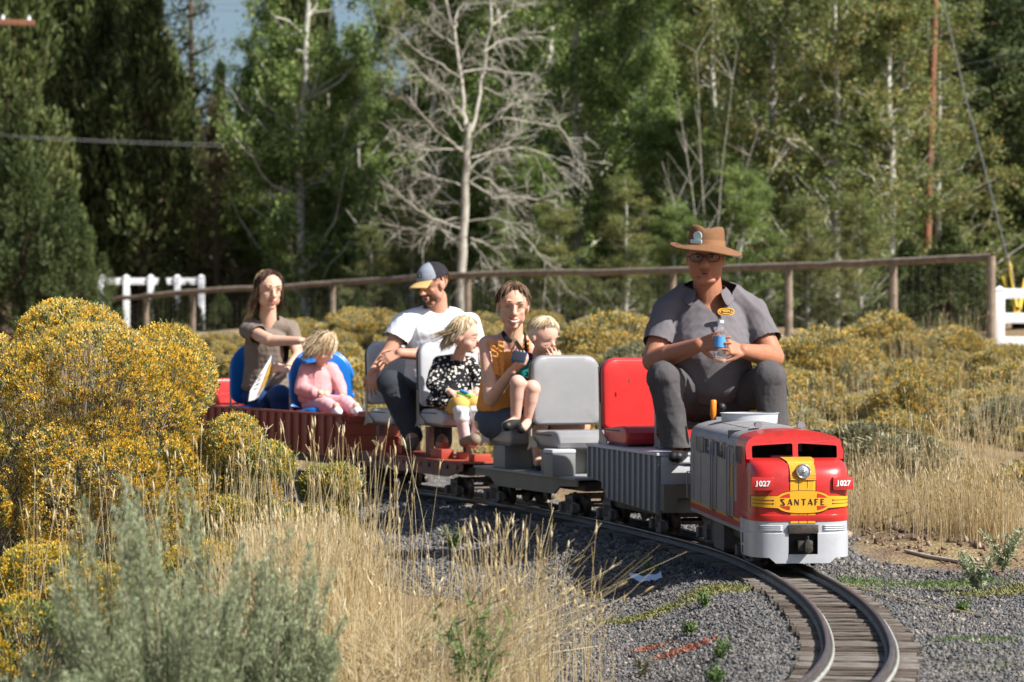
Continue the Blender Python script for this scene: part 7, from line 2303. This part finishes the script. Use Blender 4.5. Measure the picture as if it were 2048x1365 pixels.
blob("trousers", c, jn, mn, .0065, 4, wrinkle=.006, wfreq=11, seed=18)
for a_, t2 in ((A(828, 880, 16.44), A(820, 892, 16.28)), (A(884, 886, 16.42), A(884, 898, 16.26))):
    c = Prims(); c.chain([a_, t2], [.038, .040]); blob("shoe", c, mat("grey_brown_shoe", (.12, .105, .09), rough=.8), mn, .006, 2)
# cap
m_cg = clothm("cap_grey_cloth", (.25, .275, .32)); m_ck = clothm("cap_black_mesh", (.022, .020, .024), bump=.6); m_ct = clothm("cap_tan_cloth", (.50, .33, .13))
bmf, bmb = bmesh.new(), bmesh.new()
S = 40; K = 10
def capP(th, ph):
    q = H.skull(np.array(th), np.array(ph), 1.10)
    return q + H.B[:, 2] * .012
for bm_, rng_, nm_, mt_ in ((bmf, (-1.25, 1.25), "cap", m_cg), (bmb, (1.25, 2 * math.pi - 1.25), "cap_back", m_ck)):
    rows = []
    phs = np.linspace(rng_[0], rng_[1], S)
    for k in range(K + 1):
        th = .02 + (1.50 if True else 0) * k / K
        rows.append([bm_.verts.new(tuple(capP(th * (1.0 - .10 * math.cos(p)) if False else th, p) - np.array(mn.location))) for p in phs])
    for a_, b_ in zip(rows[:-1], rows[1:]):
        for i in range(S - 1): bm_.faces.new((a_[i], a_[i + 1], b_[i + 1], b_[i]))
    me_ = bm_me(nm_, bm_, mt_, True, 80)
    if nm_ == "cap": cap_ = link("cap", me_, mn)
    else: link("cap_back", me_, cap_)
bm = bmesh.new(); rows = []
for j, ext in enumerate(np.linspace(0, 1, 7)):
    row = []
    for p in np.linspace(-1.0, 1.0, 15):
        base = capP(1.50, p)
        f = math.cos(p * 1.05)
        q = base + H.B[:, 1] * (.075 * ext * (.55 + .45 * f)) - H.B[:, 2] * (.016 * ext + .020 * p * p * (.3 + ext))
        row.append(bm.verts.new(tuple(q - np.array(mn.location))))
    rows.append(row)
for a_, b_ in zip(rows[:-1], rows[1:]):
    for i in range(14): bm.faces.new((a_[i], a_[i + 1], b_[i + 1], b_[i]))
vz = link("cap_visor", bm_me("cap_visor", bm, m_ct, True, 80), cap_)
s_ = vz.modifiers.new("t", 'SOLIDIFY'); s_.thickness = .004
bc = capP(1.02, .05) - np.array(mn.location)
bm = bmesh.new(); rows = []
for j in range(5):
    rows.append([bm.verts.new(tuple(H.skull(np.array(.92 + .34 * j / 4), np.array(-.30 + .62 * i / 6), 1.125) + H.B[:, 2] * .012 - np.array(mn.location))) for i in range(7)])
for a_, b_ in zip(rows[:-1], rows[1:]):
    for i in range(6): bm.faces.new((a_[i], a_[i + 1], b_[i + 1], b_[i]))
link("cap_patch", bm_me("cap_patch", bm, m_ck, True, 80), cap_)
for j in (1, 2.2, 3.2):
    pts = [H.skull(np.array(.92 + .34 * j / 4), np.array(-.22 + .46 * i / 5), 1.14) + H.B[:, 2] * .012 - np.array(mn.location) for i in range(6)]
    link("patch_line", tube_me("patch_line", pts, .0022, m_cg, 4), cap_)

# ---------------------------------------------------------------- woman in grey-brown
A_ = lambda px, py, d: A(px, py, d + 0.5)

w1 = person(535, 18.85, .50, "smiling woman with long brown hair in grey-brown T-shirt reaching out to the girl in pink")
H = Head(A_(538, 581, 18.30), (.42, -.90, -.10), (.04, 0, 1), s=.264)
b = Prims(); H.build(b)
b.chain([A_(536, 652, 18.38), A_(536, 612, 18.34)], [.062, .056]); b.chain([A_(514, 662, 18.40), A_(536, 645, 18.40), A_(560, 662, 18.40)], [.028, .044, .028])
shL, shR = A_(496, 660, 18.34), A_(582, 658, 18.42)
elL, wrL = A_(541, 682, 18.06), A_(600, 682, 17.94)
elR, wrR = A_(596, 712, 18.30), A_(575, 738, 18.08)
b.chain([shL, A_(537, 658, 18.40), shR], [.048, .058, .048])
b.chain([shL, elL], [.048, .043]); b.chain([elL, wrL], [.043, .027]); b.chain([shR, elR], [.050, .040]); b.chain([elR, wrR], [.039, .025])
b.ell(A_(534, 708, 18.43), (.12, .085, .14)); b.ell(A_(530, 760, 18.45), (.125, .095, .12)); b.ell(A_(530, 796, 18.44), (.16, .13, .09))
hand(b, wrL, (.95, -.25, .0), (0, -.4, 1), .92, (.7, .75, .8, .8), .1, side=-1)
hand(b, wrR, (-.8, -.35, .1), (.1, -.8, .6), .92, (.5, .55, .6, .6), .1, side=-1)
for hp, kn, an, to in ((A_(522, 798, 18.42), A_(524, 797, 18.12), A_(530, 880, 18.1), A_(530, 890, 18.0)), (A_(555, 798, 18.42), A_(560, 796, 18.0), A_(562, 880, 18.0), A_(562, 890, 17.9))):
    b.chain([hp, kn], [.085, .06]); b.chain([kn, an], [.055, .037]); b.chain([an, to], [.036, .032])
blob("body", b, sk_w, w1, .0055, 3)
H.face(w1, sk_w, squint=True, smile=.7, brow=hr_dk)
H.hair(w1, hr_dk, 420, lambda ph: np.where(np.abs(ph) > 1.25, .15, .0), lf=.62, ls=1.9, lb=2.1, r=.0042, lift=1.03, seed=61, hangdir=(-.12, .1, -1))
H.hair(w1, hr_gold, 90, lambda ph: np.where(np.abs(ph) > 1.2, .17, 0), lf=1.7, ls=2.1, lb=2.1, r=.0038, lift=1.0, seed=62, hangdir=(-.30, .1, -1), cap=False, spread=.03, phr=(1.45, 3.0), name="lighter_hair_ends")
tp = clothm("taupe_tee_cloth", (.185, .145, .115), bump=.3)
c = Prims(); c.chain([shL, A_(520, 656, 18.39), A_(556, 656, 18.41), shR], [.064, .075, .075, .062]); c.loft([(A_(535, 690, 18.39), (.158, .13, .13)), (A_(532, 735, 18.42), (.148, .125, .12)), (A_(530, 772, 18.43), (.165, .14, .075))])
c.chain([shL, shL + (elL - shL) * .55], [.064, .062]); c.chain([shR, elR], [.062, .060])
blob("t_shirt", c, tp, w1, .006, 3, [beyond(shL + (elL - shL) * .48, elL - shL, .2, .072, .16), beyond(shR + (elR - shR) * .62, elR - shR, .2), lambda X: (np.hypot(X[:, 0] - A_(537, 0, 18.36)[0], X[:, 1] - 18.86) < .072) & (X[:, 2] > A_(0, 641, 18.36)[2])], wrinkle=.0055, wfreq=13, seed=19)
c = Prims(); c.ell(A_(530, 796, 18.44), (.17, .14, .09))
for hp, kn, an in ((A_(520, 798, 18.42), A_(522, 795, 18.12), A_(530, 880, 18.1)), (A_(555, 798, 18.42), A_(560, 793, 18.0), A_(562, 880, 18.0))):
    c.chain([hp, kn], [.102, .080]); c.chain([kn, an], [.078, .055])
blob("jeans", c, clothm("blue_denim_cloth", (.018, .045, .13), bump=.4), w1, .0065, 4, wrinkle=.006, wfreq=13, seed=20)
for x_ in (530, 562):
    c = Prims(); c.chain([A_(x_, 886, 18.0), A_(x_, 890, 17.88)], [.036, .036]); blob("shoe", c, MATS["black_shoe"], w1, .007, 2)
# leaflet
lf_ = tag(empty("leaflet", A_(522, 758, 18.02)), "open white and yellow leaflet held by the woman with long brown hair", "leaflet")
o_ = np.array(lf_.location)
pg = [A_(546, 706, 18.02), A_(506, 776, 17.97), A_(501, 800, 17.96), A_(518, 789, 18.10), A_(551, 738, 18.12)]
def sheet(name, P4, m):
    me = bpy.data.meshes.new(name); P4 = [np.array(p) - o_ for p in P4]; me.from_pydata([tuple(p) for p in P4], [], [list(range(len(P4)))]); me.materials.append(m)
    ob = link(name, me, lf_); s_ = ob.modifiers.new("t", 'SOLIDIFY'); s_.thickness = .0015; return ob
m_pap = mat("white_paper", (.70, .69, .68), rough=.7, var=.02); m_pay = mat("yellow_print", (.62, .36, .07), rough=.7, var=.08)
sheet("page", [A_(546, 706, 18.02), A_(500, 782, 17.96), A_(497, 803, 17.96), A_(509, 800, 17.97), A_(530, 755, 18.0)], m_pap)
sheet("page", [A_(546, 706, 18.02), A_(530, 755, 18.0), A_(509, 800, 17.97), A_(524, 790, 18.10), A_(552, 742, 18.14)], m_pap)
o1 = sheet("printed_panel", [A_(541, 726, 18.005), A_(530, 756, 17.99), A_(515, 790, 17.975), A_(523, 785, 18.06), A_(549, 741, 18.10)], m_pay)
for k in range(4):
    p0 = A_(520 - 4 * k, 752 + 9 * k, 17.972) - o_; p1 = A_(528 - 4 * k, 746 + 10 * k, 17.984) - o_
    link("print_line", tube_me("print_line", [p0 + [0, -.006, 0], p1 + [0, -.006, 0]], .0025, m_blkl, 4), lf_)

# ---------------------------------------------------------------- girl in pink
A_ = lambda px, py, d: A(px, py, d + 0.35)

g2 = person(640, 18.2, .50, "small blond girl in pink jacket and pink trousers turning away in a blue seat")
H = Head(A_(646, 698, 17.78), (.80, -.35, -.50), (.22, -.05, 1), s=.205, child=True)
b = Prims(); H.build(b)
b.chain([A_(640, 736, 17.86), A_(644, 714, 17.82)], [.038, .034])
b.ell(A_(634, 768, 17.88), (.09, .08, .12)); b.ell(A_(632, 802, 17.88), (.10, .09, .06))
shL, shR = A_(612, 742, 17.85), A_(662, 740, 17.87)
b.chain([shL, A_(636, 738, 17.87), shR], [.034, .042, .034])
b.chain([shL, A_(606, 782, 17.80)], [.031, .027]); b.chain([A_(606, 782, 17.80), A_(640, 786, 17.68)], [.027, .020])
b.chain([shR, A_(678, 776, 17.84)], [.031, .027]); b.chain([A_(678, 776, 17.84), A_(684, 794, 17.72)], [.027, .020])
hand(b, A_(640, 786, 17.68), (1, -.2, 0), (0, -.7, .7), .55, (.6, .7, .8, .8), .1, side=1)
hand(b, A_(684, 793, 17.72), (.5, -.4, -.5), (0, -.7, .7), .55, (.3, .3, .3, .3), .1, side=1)
for hp, kn, an, to in ((A_(622, 808, 17.86), A_(654, 812, 17.62), A_(672, 822, 17.50), A_(672, 812, 17.44)), (A_(645, 808, 17.86), A_(692, 808, 17.66), A_(710, 822, 17.54), A_(712, 812, 17.48))):
    b.chain([hp, kn], [.052, .044]); b.chain([kn, an], [.042, .030]); b.chain([an, to], [.026, .024])
blob("body", b, sk_c, g2, .0055, 3)
H.face(g2, sk_c, closed=True, brow=hr_gold)
H.hair(g2, hr_gold, 1100, lambda ph: .035 + .09 * (1 - np.cos(ph)) / 2, lf=.80, ls=1.55, lb=1.85, r=.0026, lift=1.03, seed=71, hangdir=(-.30, 0, -.9), spread=.012)
H.hair(g2, hr_bl, 90, .09, lf=1.2, ls=1.5, lb=1.7, r=.0032, lift=1.09, seed=72, hangdir=(-.55, 0, -.8), cap=False, spread=.04, name="lighter_blond_hair")  # lighter blond strands over the darker blond hair
pk = clothm("pink_jacket_cloth", (.62, .29, .29), bump=.4)
c = Prims(); c.loft([(A_(635, 762, 17.87), (.114, .102, .115)), (A_(634, 795, 17.86), (.126, .115, .075))]); c.chain([shL, A_(636, 740, 17.87), shR], [.050, .058, .050])
c.chain([shL, A_(604, 780, 17.79), A_(628, 786, 17.70)], [.050, .048, .038]); c.chain([shR, A_(680, 774, 17.83), A_(684, 788, 17.75)], [.050, .046, .036])
blob("jacket", c, pk, g2, .0058, 3, [lambda X: (np.hypot(X[:, 0] - A_(642, 0, 17.84)[0], X[:, 1] - 18.19) < .042) & (X[:, 2] > A_(0, 730, 17.84)[2])], wrinkle=.006, wfreq=15, seed=23)
c = Prims()
for hp, kn, an in ((A_(622, 808, 17.86), A_(654, 812, 17.62), A_(668, 820, 17.52)), (A_(645, 808, 17.86), A_(692, 808, 17.66), A_(706, 818, 17.56))): c.chain([hp, kn, an], [.066, .056, .046])
blob("trousers", c, clothm("light_pink_cloth", (.66, .36, .38)), g2, .0058, 3, wrinkle=.003, wfreq=22, seed=24)
for a_, t2 in ((A_(671, 822, 17.50), A_(676, 824, 17.40)), (A_(710, 820, 17.54), A_(716, 824, 17.44))):
    c = Prims(); c.chain([a_, t2], [.034, .030]); blob("sock", c, m_ws, g2, .0055, 2, wrinkle=.002)
